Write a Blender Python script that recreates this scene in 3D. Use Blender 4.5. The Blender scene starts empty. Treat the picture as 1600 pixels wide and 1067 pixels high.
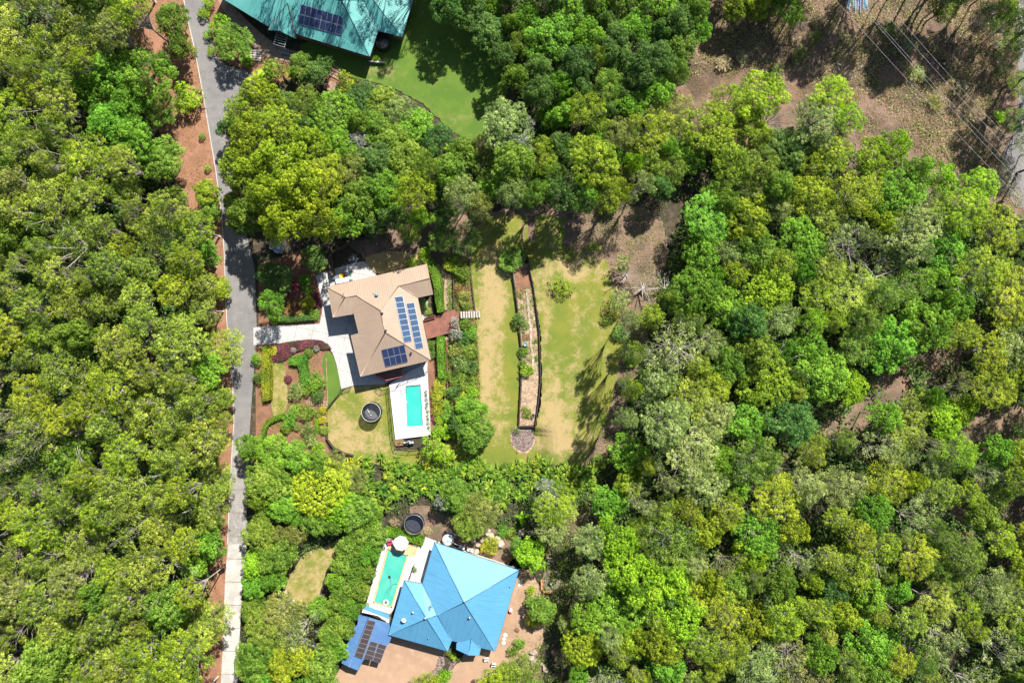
import bpy, math, random
import numpy as np
from mathutils import Vector, Matrix
from mathutils.geometry import delaunay_2d_cdt
sc = bpy.context.scene
R = math.radians
# ------------------------------------------------------------ camera, sky, sun, exposure
CAMH = 125.0
K = 1.5/1600
camd = bpy.data.cameras.new('camera'); cam = bpy.data.objects.new('camera', camd)
sc.collection.objects.link(cam); sc.camera = cam
cam.location = (0, 0, CAMH); cam.rotation_euler = (0, 0, 0)
camd.lens = 24; camd.sensor_width = 36; camd.clip_start = 1; camd.clip_end = 5000
SUN_EL, SX, SY = 47.0, 0.47, 0.88          # the sun stands up and to the right of the picture
w = bpy.data.worlds.new('World'); sc.world = w; w.use_nodes = True
nt = w.node_tree; nt.nodes.clear()
sky = nt.nodes.new('ShaderNodeTexSky'); sky.sky_type = 'NISHITA'; sky.sun_disc = False
sky.sun_elevation = R(SUN_EL); sky.sun_rotation = math.atan2(SX, SY)
bg = nt.nodes.new('ShaderNodeBackground'); bg.inputs[1].default_value = 0.06
wo = nt.nodes.new('ShaderNodeOutputWorld')
nt.links.new(sky.outputs[0], bg.inputs[0]); nt.links.new(bg.outputs[0], wo.inputs[0])
sd = bpy.data.lights.new('sun', 'SUN'); sd.energy = 5.0; sd.angle = R(0.5); sd.color = (1.0, 0.95, 0.86)
so = bpy.data.objects.new('sun', sd); sc.collection.objects.link(so)
sdir = Vector((SX, SY, 0)).normalized()*math.cos(R(SUN_EL)) + Vector((0, 0, math.sin(R(SUN_EL))))
so.rotation_euler = sdir.to_track_quat('Z', 'Y').to_euler(); so.location = sdir*200
sc.view_settings.view_transform = 'Standard'; sc.view_settings.look = 'None'
sc.view_settings.exposure = 1.5; sc.view_settings.gamma = 1.0
sc.cycles.max_bounces = 6; sc.cycles.diffuse_bounces = 3; sc.cycles.glossy_bounces = 2
sc.cycles.transmission_bounces = 4; sc.cycles.transparent_max_bounces = 6

# ------------------------------------------------------------ helpers
def G(u, v, z=0.0):
    s = (CAMH - z)*K
    return Vector(((u-800)*s, (533.5-v)*s, z))
def sstep(t): t = min(1, max(0, t)); return t*t*(3-2*t)
WALL_PX = [(818, 380), (825, 411), (833, 450), (843, 518), (844.5, 590), (841, 630), (835.5, 665), (832, 700)]
def wall_u(v):
    p = WALL_PX
    if v <= p[0][1]: return p[0][0]
    for a, b in zip(p, p[1:]):
        if v <= b[1]: return a[0] + (b[0]-a[0])*(v-a[1])/(b[1]-a[1])
    return p[-1][0]
STEP = 1.3
def hpx(u, v, lawn=False):                  # height of the ground: the block steps up east of the garden wall
    d = u - wall_u(v)
    h = STEP*sstep(d/38.0)
    if lawn and d > -1:
        wv = sstep((v-392)/18.0)*sstep((682-v)/18.0)
        h = h*(1-wv) + STEP*wv
    return h
def hxy(x, y, lawn=False):
    u, v = x/(CAMH*K)+800, 533.5-y/(CAMH*K)
    h = hpx(u, v, lawn)
    u, v = x/((CAMH-h)*K)+800, 533.5-y/((CAMH-h)*K)
    return hpx(u, v, lawn)
def GT(u, v, dz=0.0):                       # point on the terrain seen at that place
    h = hpx(u, v)+dz
    return G(u, v, h)

def setp(o, label=None, cat=None, group=None, kind=None):
    if label: o['label'] = label
    if cat: o['category'] = cat
    if group: o['group'] = group
    if kind: o['kind'] = kind
    return o
def link(o): sc.collection.objects.link(o); return o
def thing(name, loc, label, cat, group=None):
    o = bpy.data.objects.new(name, None); o.empty_display_size = 0.3
    o.location = loc; link(o); o['_b'] = tuple(loc)
    return setp(o, label, cat, group)
def base_of(o):
    while o is not None:
        if '_b' in o: return Vector(o['_b'])
        o = o.parent
    return Vector((0, 0, 0))

def mesh_np(name, verts, faces, smooth=False, attrs=None):
    """verts (n,3), faces (m,k) arrays with constant k"""
    verts = np.asarray(verts, np.float32); faces = np.asarray(faces, np.int32)
    me = bpy.data.meshes.new(name); k = faces.shape[1]
    me.vertices.add(len(verts)); me.vertices.foreach_set('co', verts.ravel())
    me.loops.add(faces.size); me.loops.foreach_set('vertex_index', faces.ravel())
    me.polygons.add(len(faces)); me.polygons.foreach_set('loop_start', np.arange(0, faces.size, k, dtype=np.int32))
    if smooth: me.polygons.foreach_set('use_smooth', np.ones(len(faces), bool))
    me.update(calc_edges=True)
    for an, (dom, vals) in (attrs or {}).items():
        a = me.attributes.new(an, 'FLOAT', dom); a.data.foreach_set('value', np.asarray(vals, np.float32))
    return me

class MB:
    def __init__(s): s.v = []; s.f = []; s.m = []; s.mi = 0
    def poly(s, pts):
        n = len(s.v); s.v += [tuple(p) for p in pts]; s.f.append(tuple(range(n, n+len(pts)))); s.m.append(s.mi)
    def prism(s, pts, z0, z1):              # pts: xy counter-clockwise or not; z1 may be a list
        n = len(pts); b = len(s.v)
        a = sum(pts[i][0]*pts[(i+1) % n][1]-pts[(i+1) % n][0]*pts[i][1] for i in range(n))
        if a < 0: pts = list(pts)[::-1]
        s.v += [(p[0], p[1], z0) for p in pts] + [(p[0], p[1], z1) for p in pts]
        s.f.append(tuple(range(b+n-1, b-1, -1))); s.f.append(tuple(range(b+n, b+2*n)))
        for i in range(n): j = (i+1) % n; s.f.append((b+i, b+j, b+n+j, b+n+i))
        s.m += [s.mi]*(n+2)
    def box(s, c, sz, rz=0.0, rx=0.0):
        M = Matrix.Translation(Vector(c)) @ Matrix.Rotation(rz, 4, 'Z') @ Matrix.Rotation(rx, 4, 'X')
        b = len(s.v)
        for dz in (-.5, .5):
            for dx, dy in ((-.5, -.5), (.5, -.5), (.5, .5), (-.5, .5)):
                s.v.append(tuple(M @ Vector((dx*sz[0], dy*sz[1], dz*sz[2]))))
        for f in ((3, 2, 1, 0), (4, 5, 6, 7), (0, 1, 5, 4), (1, 2, 6, 5), (2, 3, 7, 6), (3, 0, 4, 7)):
            s.f.append(tuple(b+i for i in f)); s.m.append(s.mi)
    def bar(s, a, b_, wd, ht):              # a box from a to b
        a, b_ = Vector(a), Vector(b_); d = (b_-a); L = d.length
        if L < 1e-5: return
        d.normalize(); up = Vector((0, 0, 1)) if abs(d.z) < .95 else Vector((1, 0, 0))
        x = d.cross(up).normalized()*wd/2; y = x.cross(d).normalized()*ht/2
        n = len(s.v)
        for p in (a, b_):
            for q in (-x-y, x-y, x+y, -x+y): s.v.append(tuple(p+q))
        for f in ((0, 1, 2, 3), (7, 6, 5, 4), (0, 4, 5, 1), (1, 5, 6, 2), (2, 6, 7, 3), (3, 7, 4, 0)):
            s.f.append(tuple(n+i for i in f)); s.m.append(s.mi)
    def tube(s, pts, rads, k=6, cap=True):
        pts = [Vector(p) for p in pts]
        if not hasattr(rads, '__len__'): rads = [rads]*len(pts)
        b = len(s.v); ref = Vector((0.13, 0.37, 0.9))
        for i, p in enumerate(pts):
            d = (pts[min(i+1, len(pts)-1)]-pts[max(i-1, 0)]).normalized()
            r = ref if abs(d.dot(ref)) < .96 else Vector((1, 0, 0))
            x = d.cross(r).normalized(); y = d.cross(x)
            for j in range(k):
                a = 2*math.pi*j/k; s.v.append(tuple(p + (x*math.cos(a)+y*math.sin(a))*rads[i]))
        for i in range(len(pts)-1):
            for j in range(k):
                j2 = (j+1) % k; s.f.append((b+i*k+j, b+i*k+j2, b+(i+1)*k+j2, b+(i+1)*k+j)); s.m.append(s.mi)
        if cap:
            s.f.append(tuple(b+j for j in range(k))); s.m.append(s.mi)
            e = b+(len(pts)-1)*k; s.f.append(tuple(e+k-1-j for j in range(k))); s.m.append(s.mi)
    def lathe(s, c, prof, k=20):            # prof: (r, z) list
        b = len(s.v); c = Vector(c)
        for r, z in prof:
            for j in range(k):
                a = 2*math.pi*j/k; s.v.append((c.x+r*math.cos(a), c.y+r*math.sin(a), c.z+z))
        for i in range(len(prof)-1):
            for j in range(k):
                j2 = (j+1) % k; s.f.append((b+i*k+j, b+i*k+j2, b+(i+1)*k+j2, b+(i+1)*k+j)); s.m.append(s.mi)
    def blob(s, c, r, rng, jit=.2, sub=1):
        t = (1+5**.5)/2
        vs = [Vector(p).normalized() for p in ((-1, t, 0), (1, t, 0), (-1, -t, 0), (1, -t, 0), (0, -1, t), (0, 1, t), (0, -1, -t), (0, 1, -t), (t, 0, -1), (t, 0, 1), (-t, 0, -1), (-t, 0, 1))]
        fs = [(0, 11, 5), (0, 5, 1), (0, 1, 7), (0, 7, 10), (0, 10, 11), (1, 5, 9), (5, 11, 4), (11, 10, 2), (10, 7, 6), (7, 1, 8), (3, 9, 4), (3, 4, 2), (3, 2, 6), (3, 6, 8), (3, 8, 9), (4, 9, 5), (2, 4, 11), (6, 2, 10), (8, 6, 7), (9, 8, 1)]
        b = len(s.v)
        for p in vs:
            q = 1+rng.uniform(-jit, jit); s.v.append((c[0]+p.x*r[0]*q, c[1]+p.y*r[1]*q, c[2]+p.z*r[2]*q))
        for f in fs: s.f.append(tuple(b+i for i in f)); s.m.append(s.mi)
    def build(s, name, mats, parent=None, smooth=False, uv=False):
        me = bpy.data.meshes.new(name); off = base_of(parent)
        me.from_pydata([(a-off.x, b-off.y, c-off.z) for a, b, c in s.v], [], s.f)
        if not isinstance(mats, (list, tuple)): mats = [mats]
        for m in mats: me.materials.append(m)
        if len(mats) > 1: me.polygons.foreach_set('material_index', s.m)
        if smooth: me.polygons.foreach_set('use_smooth', [True]*len(s.f))
        if uv:
            ul = me.uv_layers.new(name='UVMap')
            for p in me.polygons:
                n = p.normal
                t = Vector((0, 0, 1)).cross(n)
                t = t.normalized() if t.length > 1e-3 else Vector((1, 0, 0))
                q = n.cross(t)
                for li in p.loop_indices:
                    co = me.vertices[me.loops[li].vertex_index].co
                    ul.data[li].uv = (co.dot(t), co.dot(q))
        me.update()
        o = bpy.data.objects.new(name, me); link(o)
        if parent: o.parent = parent
        return o

# ------------------------------------------------------------ materials
def newmat(name):
    m = bpy.data.materials.new(name); m.use_nodes = True
    return m, m.node_tree, m.node_tree.nodes['Principled BSDF']
def N(nt, t, **kw):
    n = nt.nodes.new(t)
    for k, v in kw.items():
        if k.startswith('i_'):
            kk = k[2:]; n.inputs[int(kk) if kk.isdigit() else kk].default_value = v
        else: setattr(n, k, v)
    return n
def mix(nt, a, b, f):
    n = nt.nodes.new('ShaderNodeMix'); n.data_type = 'RGBA'
    for i, x in ((6, a), (7, b)):
        if isinstance(x, (tuple, list)): n.inputs[i].default_value = (*x, 1)
        else: nt.links.new(x, n.inputs[i])
    if isinstance(f, (int, float)): n.inputs[0].default_value = f
    else: nt.links.new(f, n.inputs[0])
    return n.outputs[2]
def noise(nt, vec, scale, detail=3, rough=.6):
    n = N(nt, 'ShaderNodeTexNoise', i_Scale=scale, i_Detail=detail, i_Roughness=rough)
    nt.links.new(vec, n.inputs['Vector']); return n.outputs['Fac']
def ramp(nt, f, lo, hi):
    n = N(nt, 'ShaderNodeMapRange', interpolation_type='SMOOTHSTEP'); n.inputs[1].default_value = lo; n.inputs[2].default_value = hi
    nt.links.new(f, n.inputs[0]); return n.outputs[0]
ALB = .79      # one factor on every built surface's reflectance, balanced with the exposure above
def al(c): return tuple(x*ALB for x in c)
def mat_noise(name, c1, c2, s1, c3=None, s2=None, rough=.9, bump=0.0, bs=None, lo=.4, hi=.6, lo3=.5, hi3=.65, spec=.3):
    c1, c2, c3 = al(c1), al(c2), c3 and al(c3)
    m, nt, b = newmat(name); tc = N(nt, 'ShaderNodeTexCoord').outputs['Object']
    col = mix(nt, c1, c2, ramp(nt, noise(nt, tc, s1, 5), lo, hi))
    if c3: col = mix(nt, col, c3, ramp(nt, noise(nt, tc, s2 or s1*4, 4), lo3, hi3))
    nt.links.new(col, b.inputs['Base Color']); b.inputs['Roughness'].default_value = rough
    b.inputs['Specular IOR Level'].default_value = spec
    if bump:
        bn = N(nt, 'ShaderNodeBump', i_Strength=1.0, i_Distance=bump)
        nt.links.new(noise(nt, tc, bs or s1*6, 4), bn.inputs['Height']); nt.links.new(bn.outputs[0], b.inputs['Normal'])
    return m
def mat_plain(name, c, rough=.5, metal=0.0, spec=.5):
    c = al(c)
    m, nt, b = newmat(name); tc = N(nt, 'ShaderNodeTexCoord').outputs['Object']
    d = tuple(x*.82 for x in c)
    nt.links.new(mix(nt, d, c, ramp(nt, noise(nt, tc, 3.0, 4), .35, .6)), b.inputs['Base Color'])
    b.inputs['Roughness'].default_value = rough; b.inputs['Metallic'].default_value = metal
    b.inputs['Specular IOR Level'].default_value = spec
    return m
def mat_leaf(name, dark, mid, light, hue=.03, trans=.42, rough=.55):
    dark, mid, light = [tuple(x*f for x in c) for c, f in ((dark, 1.3), (mid, 1.5), (light, 1.6))]
    """leaves: tone attribute picks between three leaf colours, each plant shifts a little"""
    m, nt, b = newmat(name); out = nt.nodes['Material Output']
    at = N(nt, 'ShaderNodeAttribute', attribute_name='tone').outputs['Fac']
    oi = N(nt, 'ShaderNodeObjectInfo').outputs['Random']
    ad = N(nt, 'ShaderNodeMath', operation='MULTIPLY_ADD'); ad.inputs[1].default_value = .3; ad.inputs[2].default_value = -.15
    nt.links.new(oi, ad.inputs[0]); s = N(nt, 'ShaderNodeMath', operation='ADD'); nt.links.new(at, s.inputs[0]); nt.links.new(ad.outputs[0], s.inputs[1])
    c = mix(nt, dark, mid, ramp(nt, s.outputs[0], 0.0, .5)); c = mix(nt, c, light, ramp(nt, s.outputs[0], .5, 1.0))
    hs = N(nt, 'ShaderNodeHueSaturation'); hm = N(nt, 'ShaderNodeMath', operation='MULTIPLY_ADD'); hm.inputs[1].default_value = hue; hm.inputs[2].default_value = .5-hue/2
    fr = N(nt, 'ShaderNodeMath', operation='FRACT'); f2 = N(nt, 'ShaderNodeMath', operation='MULTIPLY'); f2.inputs[1].default_value = 7.31
    nt.links.new(oi, f2.inputs[0]); nt.links.new(f2.outputs[0], fr.inputs[0]); nt.links.new(fr.outputs[0], hm.inputs[0]); nt.links.new(hm.outputs[0], hs.inputs['Hue'])
    nt.links.new(c, hs.inputs['Color'])
    nt.links.new(hs.outputs[0], b.inputs['Base Color']); b.inputs['Roughness'].default_value = rough; b.inputs['Specular IOR Level'].default_value = .2
    tr = N(nt, 'ShaderNodeBsdfTranslucent'); nt.links.new(mix(nt, hs.outputs[0], (.22, .38, .02), .35), tr.inputs[0])
    mx = N(nt, 'ShaderNodeMixShader'); mx.inputs[0].default_value = trans
    nt.links.new(b.outputs[0], mx.inputs[1]); nt.links.new(tr.outputs[0], mx.inputs[2]); nt.links.new(mx.outputs[0], out.inputs[0])
    return m
def mat_roof(name, c, c2, rough=.45, rib=.6, pitch=.38):
    c, c2 = al(c), al(c2)
    m, nt, b = newmat(name); tc = N(nt, 'ShaderNodeTexCoord')
    uv = tc.outputs['UV']; ob = tc.outputs['Object']
    col = mix(nt, c, c2, ramp(nt, noise(nt, ob, .35, 4), .35, .7))
    mp = N(nt, 'ShaderNodeMapping'); mp.inputs['Scale'].default_value = (1.1, .12, 1); nt.links.new(uv, mp.inputs[0])
    col = mix(nt, col, tuple(x*.86 for x in c), ramp(nt, noise(nt, mp.outputs[0], 2.0, 4), .45, .75))
    nt.links.new(col, b.inputs['Base Color']); b.inputs['Roughness'].default_value = rough; b.inputs['Specular IOR Level'].default_value = .25
    wv = N(nt, 'ShaderNodeTexWave', wave_type='BANDS', bands_direction='X', i_Scale=1/(pitch*3.2)); nt.links.new(uv, wv.inputs[0])
    bn = N(nt, 'ShaderNodeBump', i_Strength=rib, i_Distance=.02); nt.links.new(wv.outputs[1], bn.inputs['Height']); nt.links.new(bn.outputs[0], b.inputs['Normal'])
    return m
def mat_lawn(name, green, lush, straw, dirt):
    green, lush, straw, dirt = al(green), al(lush), al(straw), al(dirt)
    m, nt, b = newmat(name); tc = N(nt, 'ShaderNodeTexCoord').outputs['Object']
    dry = N(nt, 'ShaderNodeAttribute', attribute_name='dry').outputs['Fac']
    bare = N(nt, 'ShaderNodeAttribute', attribute_name='bare').outputs['Fac']
    c = mix(nt, green, lush, ramp(nt, noise(nt, tc, .25, 3), .35, .65))
    n1 = N(nt, 'ShaderNodeMath', operation='MULTIPLY_ADD'); n1.inputs[1].default_value = 2.2; n1.inputs[2].default_value = -1.1
    nt.links.new(noise(nt, tc, .55, 6, .68), n1.inputs[0]); a = N(nt, 'ShaderNodeMath', operation='ADD'); nt.links.new(n1.outputs[0], a.inputs[0]); nt.links.new(dry, a.inputs[1])
    n2 = N(nt, 'ShaderNodeMath', operation='MULTIPLY_ADD'); n2.inputs[1].default_value = .9; n2.inputs[2].default_value = -.45
    nt.links.new(noise(nt, tc, 2.5, 5, .7), n2.inputs[0]); a2 = N(nt, 'ShaderNodeMath', operation='ADD'); nt.links.new(n2.outputs[0], a2.inputs[0]); nt.links.new(a.outputs[0], a2.inputs[1])
    c = mix(nt, c, straw, ramp(nt, a2.outputs[0], .15, .85))
    a3 = N(nt, 'ShaderNodeMath', operation='ADD'); nt.links.new(n2.outputs[0], a3.inputs[0]); nt.links.new(bare, a3.inputs[1])
    a4 = N(nt, 'ShaderNodeMath', operation='ADD'); nt.links.new(n1.outputs[0], a4.inputs[0]); nt.links.new(a3.outputs[0], a4.inputs[1])
    c = mix(nt, c, dirt, ramp(nt, a4.outputs[0], .3, .8))
    fine = noise(nt, tc, 9.0, 3, .7)
    c = mix(nt, c, tuple(x*.55 for x in green), ramp(nt, fine, .52, .8))
    nt.links.new(c, b.inputs['Base Color']); b.inputs['Roughness'].default_value = .95; b.inputs['Specular IOR Level'].default_value = .1
    bn = N(nt, 'ShaderNodeBump', i_Strength=.8, i_Distance=.08); nt.links.new(fine, bn.inputs['Height']); nt.links.new(bn.outputs[0], b.inputs['Normal'])
    return m

MT = {}
MT['ground'] = mat_noise('forest_floor', (.045, .035, .022), (.022, .028, .011), .12, (.085, .06, .04), 1.3, bump=.15, bs=1.5)
MT['dirt'] = mat_noise('bare_dirt', (.19, .122, .088), (.07, .048, .036), .2, (.11, .088, .05), .6, bump=.12, bs=2.2, lo=.38, hi=.66, lo3=.5, hi3=.7)
MT['track'] = mat_noise('track_dirt', (.19, .12, .085), (.10, .07, .05), .4, (.10, .10, .04), .8, bump=.05)
MT['verge'] = mat_noise('bark_verge', (.29, .145, .09), (.22, .11, .065), .5, (.16, .09, .05), 5, bump=.08, bs=6)
MT['mulch'] = mat_noise('bark_mulch', (.24, .115, .07), (.17, .085, .05), .7, (.12, .07, .045), 4.5, bump=.08, bs=7)
MT['palemulch'] = mat_noise('pale_mulch', (.32, .22, .14), (.22, .145, .09), .9, (.40, .34, .26), 3.5, bump=.08, bs=6)
MT['asphalt'] = mat_noise('asphalt', (.18, .172, .172), (.14, .135, .138), .18, (.2, .19, .187), .5, bump=.01, bs=20, lo=.3, hi=.7, lo3=.4, hi3=.8)
MT['road_concrete'] = mat_noise('road_concrete', (.40, .38, .35), (.32, .30, .28), .25, (.44, .42, .39), .6, bump=.01, bs=10)
MT['grey_concrete'] = mat_noise('grey_road_concrete', (.25, .238, .225), (.2, .19, .18), .3, (.29, .275, .26), .8); MT['concrete'] = mat_noise('concrete', (.40, .39, .39), (.34, .335, .33), .25, (.35, .335, .315), 1.4, rough=.85, lo=.3, hi=.75)
MT['patiodeck'] = mat_noise('pool_concrete', (.50, .49, .50), (.45, .445, .45), .4, (.43, .42, .415), 2.4, rough=.8)
MT['tandrive'] = mat_noise('tan_gravel', (.33, .215, .14), (.28, .18, .12), .22, (.36, .25, .17), .7, bump=.02, bs=9, lo=.3, hi=.7, lo3=.45, hi3=.8)
MT['gravel'] = mat_noise('grey_gravel', (.20, .15, .13), (.09, .065, .06), 2.2, (.28, .22, .2), 5, bump=.1, bs=5)
MT['pathgravel'] = mat_noise('brown_path', (.27, .19, .14), (.2, .14, .10), 1.2, (.33, .25, .19), 6, bump=.02)
MT['lawn_a'] = mat_lawn('lawn_field', (.168, .178, .03), (.12, .155, .026), (.33, .25, .12), (.27, .18, .12))
MT['lawn_b'] = mat_lawn('lawn_lush', (.10, .165, .026), (.075, .14, .024), (.22, .20, .08), (.26, .18, .12))
def add_joints(m, size, rot, dark=.8, joints=True):
    nt = m.node_tree; b = nt.nodes['Principled BSDF']; src = b.inputs['Base Color'].links[0].from_socket; tc = N(nt, 'ShaderNodeTexCoord').outputs['Object']
    mp = N(nt, 'ShaderNodeMapping'); mp.inputs['Rotation'].default_value = (0, 0, rot); nt.links.new(tc, mp.inputs[0])
    br = N(nt, 'ShaderNodeTexBrick', offset=0.0, i_Scale=1/size); br.inputs['Mortar Size'].default_value = .012; br.inputs['Brick Width'].default_value = 1; br.inputs['Row Height'].default_value = 1
    br.inputs['Color1'].default_value = br.inputs['Color2'].default_value = (1, 1, 1, 1); br.inputs['Mortar'].default_value = (dark*.7,)*3+(1,); nt.links.new(mp.outputs[0], br.inputs[0])
    st = mix(nt, (1, 1, 1), (dark, dark*.97, dark*.92), ramp(nt, noise(nt, tc, .9, 6, .7), .5, .75))
    for o_ in ((br.outputs[0], st) if joints else (st,)):
        x = nt.nodes.new('ShaderNodeMix'); x.data_type = 'RGBA'; x.blend_type = 'MULTIPLY'; x.inputs[0].default_value = 1; nt.links.new(src, x.inputs[6]); nt.links.new(o_, x.inputs[7]); src = x.outputs[2]
    nt.links.new(src, b.inputs['Base Color'])
add_joints(MT['concrete'], 3.0, .22); add_joints(MT['patiodeck'], 1.2, .08, .88); add_joints(MT['asphalt'], 60, 0, .8, False); add_joints(MT['grey_concrete'], 60, 0, .82, False)
MT['timber'] = mat_noise('dark_timber', (.07, .05, .04), (.04, .03, .025), 2, rough=.8)
MT['deckwood'] = mat_noise('deck_boards', (.20, .08, .055), (.15, .06, .042), 1.2, rough=.6)
MT['wood'] = mat_noise('weathered_wood', (.3, .2, .14), (.2, .13, .09), 3)
MT['white'] = mat_plain('white_paint', (.6, .6, .6)); MT['cream'] = mat_plain('cream_wall', (.5, .45, .38), .8)
MT['brick'] = mat_noise('brown_brick', (.27, .15, .11), (.2, .11, .08), 4, rough=.9)
MT['black'] = mat_plain('black_metal', (.02, .02, .022), .45); MT['grey'] = mat_plain('grey_metal', (.3, .31, .32), .4, .4)
MT['silver'] = mat_plain('galvanised', (.5, .52, .54), .35, .7)
MT['glass'] = mat_plain('window_glass', (.02, .03, .035), .06)
MT['roof_tan'] = mat_roof('tan_roof', (.31, .23, .17), (.28, .21, .16))
MT['roof_blue'] = mat_roof('blue_roof', (.078, .245, .40), (.085, .265, .42), rough=.5, rib=.3)
MT['roof_shed'] = mat_roof('shed_roof', (.07, .15, .30), (.085, .17, .33), rough=.4, rib=.5)
MT['roof_green'] = mat_roof('green_roof', (.07, .27, .26), (.10, .32, .30), rough=.5, rib=.4)
MT['cap_tan'] = mat_plain('tan_trim', (.32, .22, .15), .4); MT['cap_blue'] = mat_plain('blue_trim', (.045, .15, .26), .4)
MT['cap_green'] = mat_plain('green_trim', (.08, .22, .22), .4); MT['fascia'] = mat_plain('brown_fascia', (.16, .07, .05), .6)
MT['pink'] = mat_plain('pink_red_rail', (.5, .12, .13), .5)
MT['red'] = mat_plain('red_plastic', (.6, .02, .04), .35); MT['yellow'] = mat_plain('yellow_plastic', (.8, .65, .01), .35)
MT['mint'] = mat_plain('mint_plastic', (.35, .75, .6), .35); MT['bluep'] = mat_plain('blue_plastic', (.08, .3, .5), .4)
MT['magenta'] = mat_plain('magenta_cloth', (.45, .02, .13), .8)
def mat_cells(name, c1, c2):
    m, nt, b = newmat(name); tc = N(nt, 'ShaderNodeTexCoord').outputs['UV']
    oi = N(nt, 'ShaderNodeObjectInfo').outputs['Random']
    col = mix(nt, c1, c2, oi)
    br = N(nt, 'ShaderNodeTexBrick', offset=0.0, i_Scale=6.2, i_2=(0.2, .25, .35, 1)); br.inputs['Mortar Size'].default_value = .012
    br.inputs['Brick Width'].default_value = 1.0; br.inputs['Row Height'].default_value = 1.0
    nt.links.new(tc, br.inputs[0]); nt.links.new(col, br.inputs['Color1']); nt.links.new(col, br.inputs['Color2'])
    br.inputs['Mortar'].default_value = (*[min(1, x*2.0+.02) for x in c1], 1)
    nt.links.new(br.outputs[0], b.inputs['Base Color']); b.inputs['Roughness'].default_value = .12; b.inputs['Specular IOR Level'].default_value = .6
    return m
MT['cells_light'] = mat_cells('sky_blue_cells', (.03, .058, .11), (.026, .05, .095)); MT['cells'] = mat_cells('navy_cells', (.012, .018, .055), (.016, .024, .065))
MT['cells_brown'] = mat_cells('dark_brown_cells', (.035, .026, .026), (.045, .034, .034))
def mat_water(name, c, c2):
    c, c2 = al(c), al(c2)
    m, nt, b = newmat(name); tc = N(nt, 'ShaderNodeTexCoord').outputs['Object']
    nt.links.new(mix(nt, c, c2, ramp(nt, noise(nt, tc, .35, 2), .35, .65)), b.inputs['Base Color'])
    b.inputs['Roughness'].default_value = .08
    bn = N(nt, 'ShaderNodeBump', i_Strength=.25, i_Distance=.03); nt.links.new(noise(nt, tc, 3.5, 2), bn.inputs['Height']); nt.links.new(bn.outputs[0], b.inputs['Normal'])
    return m
MT['water_a'] = mat_water('turquoise_water', (.03, .39, .305), (.045, .43, .335)); MT['water_b'] = mat_water('green_water', (.05, .34, .27), (.08, .38, .30))
MT['stone'] = mat_noise('stone', (.35, .29, .24), (.22, .17, .14), 1.5, rough=.9); MT['palestone'] = mat_noise('pale_stone', (.42, .35, .27), (.28, .22, .17), 1.5)
MT['yellowstone'] = mat_noise('sandstone_coping', (.5, .38, .2), (.4, .3, .16), 2)
# bark
MT['bark_pale'] = mat_noise('pale_bark', (.40, .37, .33), (.26, .23, .2), 2.5, (.18, .14, .11), 1)
MT['bark'] = mat_noise('brown_bark', (.17, .125, .09), (.10, .075, .055), 3); MT['bark_grey'] = mat_noise('grey_bark', (.36, .33, .30), (.25, .22, .2), 3)
MT['palewood'] = mat_noise('pale_timber', (.42, .38, .34), (.34, .3, .27), 3); MT['wood2'] = mat_noise('orange_timber', (.42, .2, .1), (.33, .15, .08), 2); MT['wire'] = mat_plain('pale_wire', (.6, .6, .62), .4); MT['paleblue'] = mat_plain('pale_blue_pipe', (.22, .45, .62), .4); MT['bluegrey'] = mat_plain('blue_grey_paint', (.2, .25, .3), .5)
# leaves
L = {}
L['gum'] = mat_leaf('gum_leaf', (.045, .075, .01), (.13, .18, .016), (.27, .325, .045))
L['bright'] = mat_leaf('bright_leaf', (.035, .09, .008), (.085, .19, .014), (.17, .31, .03))
L['lime'] = mat_leaf('lime_leaf', (.06, .13, .006), (.14, .25, .01), (.24, .36, .02))
L['yellowgreen'] = mat_leaf('yellowgreen_leaf', (.05, .085, .006), (.135, .19, .01), (.26, .31, .02))
L['dark'] = mat_leaf('dark_leaf', (.022, .055, .014), (.05, .11, .022), (.11, .18, .035))
L['mid'] = mat_leaf('mid_leaf', (.03, .07, .008), (.085, .15, .014), (.18, .25, .035))
L['sage'] = mat_leaf('sage_leaf', (.055, .085, .022), (.14, .19, .045), (.26, .31, .10))
L['silver'] = mat_leaf('silver_leaf', (.08, .09, .07), (.15, .16, .13), (.24, .25, .21), trans=.15)
L['olive'] = mat_leaf('olive_leaf', (.055, .075, .013), (.13, .15, .028), (.24, .25, .06))
L['hedge'] = mat_leaf('hedge_leaf', (.045, .11, .012), (.09, .20, .016), (.16, .29, .03))
L['gold'] = mat_leaf('gold_leaf', (.10, .14, .01), (.22, .24, .014), (.40, .37, .03))
L['burgundy'] = mat_leaf('burgundy_leaf', (.045, .008, .018), (.10, .016, .035), (.19, .04, .07), trans=.2)
L['rust'] = mat_leaf('rust_leaf', (.10, .055, .02), (.20, .105, .04), (.29, .20, .06))
L['blade'] = mat_leaf('blade_leaf', (.03, .075, .008), (.085, .155, .012), (.19, .23, .02))
L['drygrass'] = mat_leaf('dry_grass', (.08, .07, .035), (.17, .14, .07), (.28, .23, .12), trans=.2)
L['under'] = mat_leaf('undergrowth_leaf', (.018, .045, .012), (.045, .085, .02), (.09, .13, .03))
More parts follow.
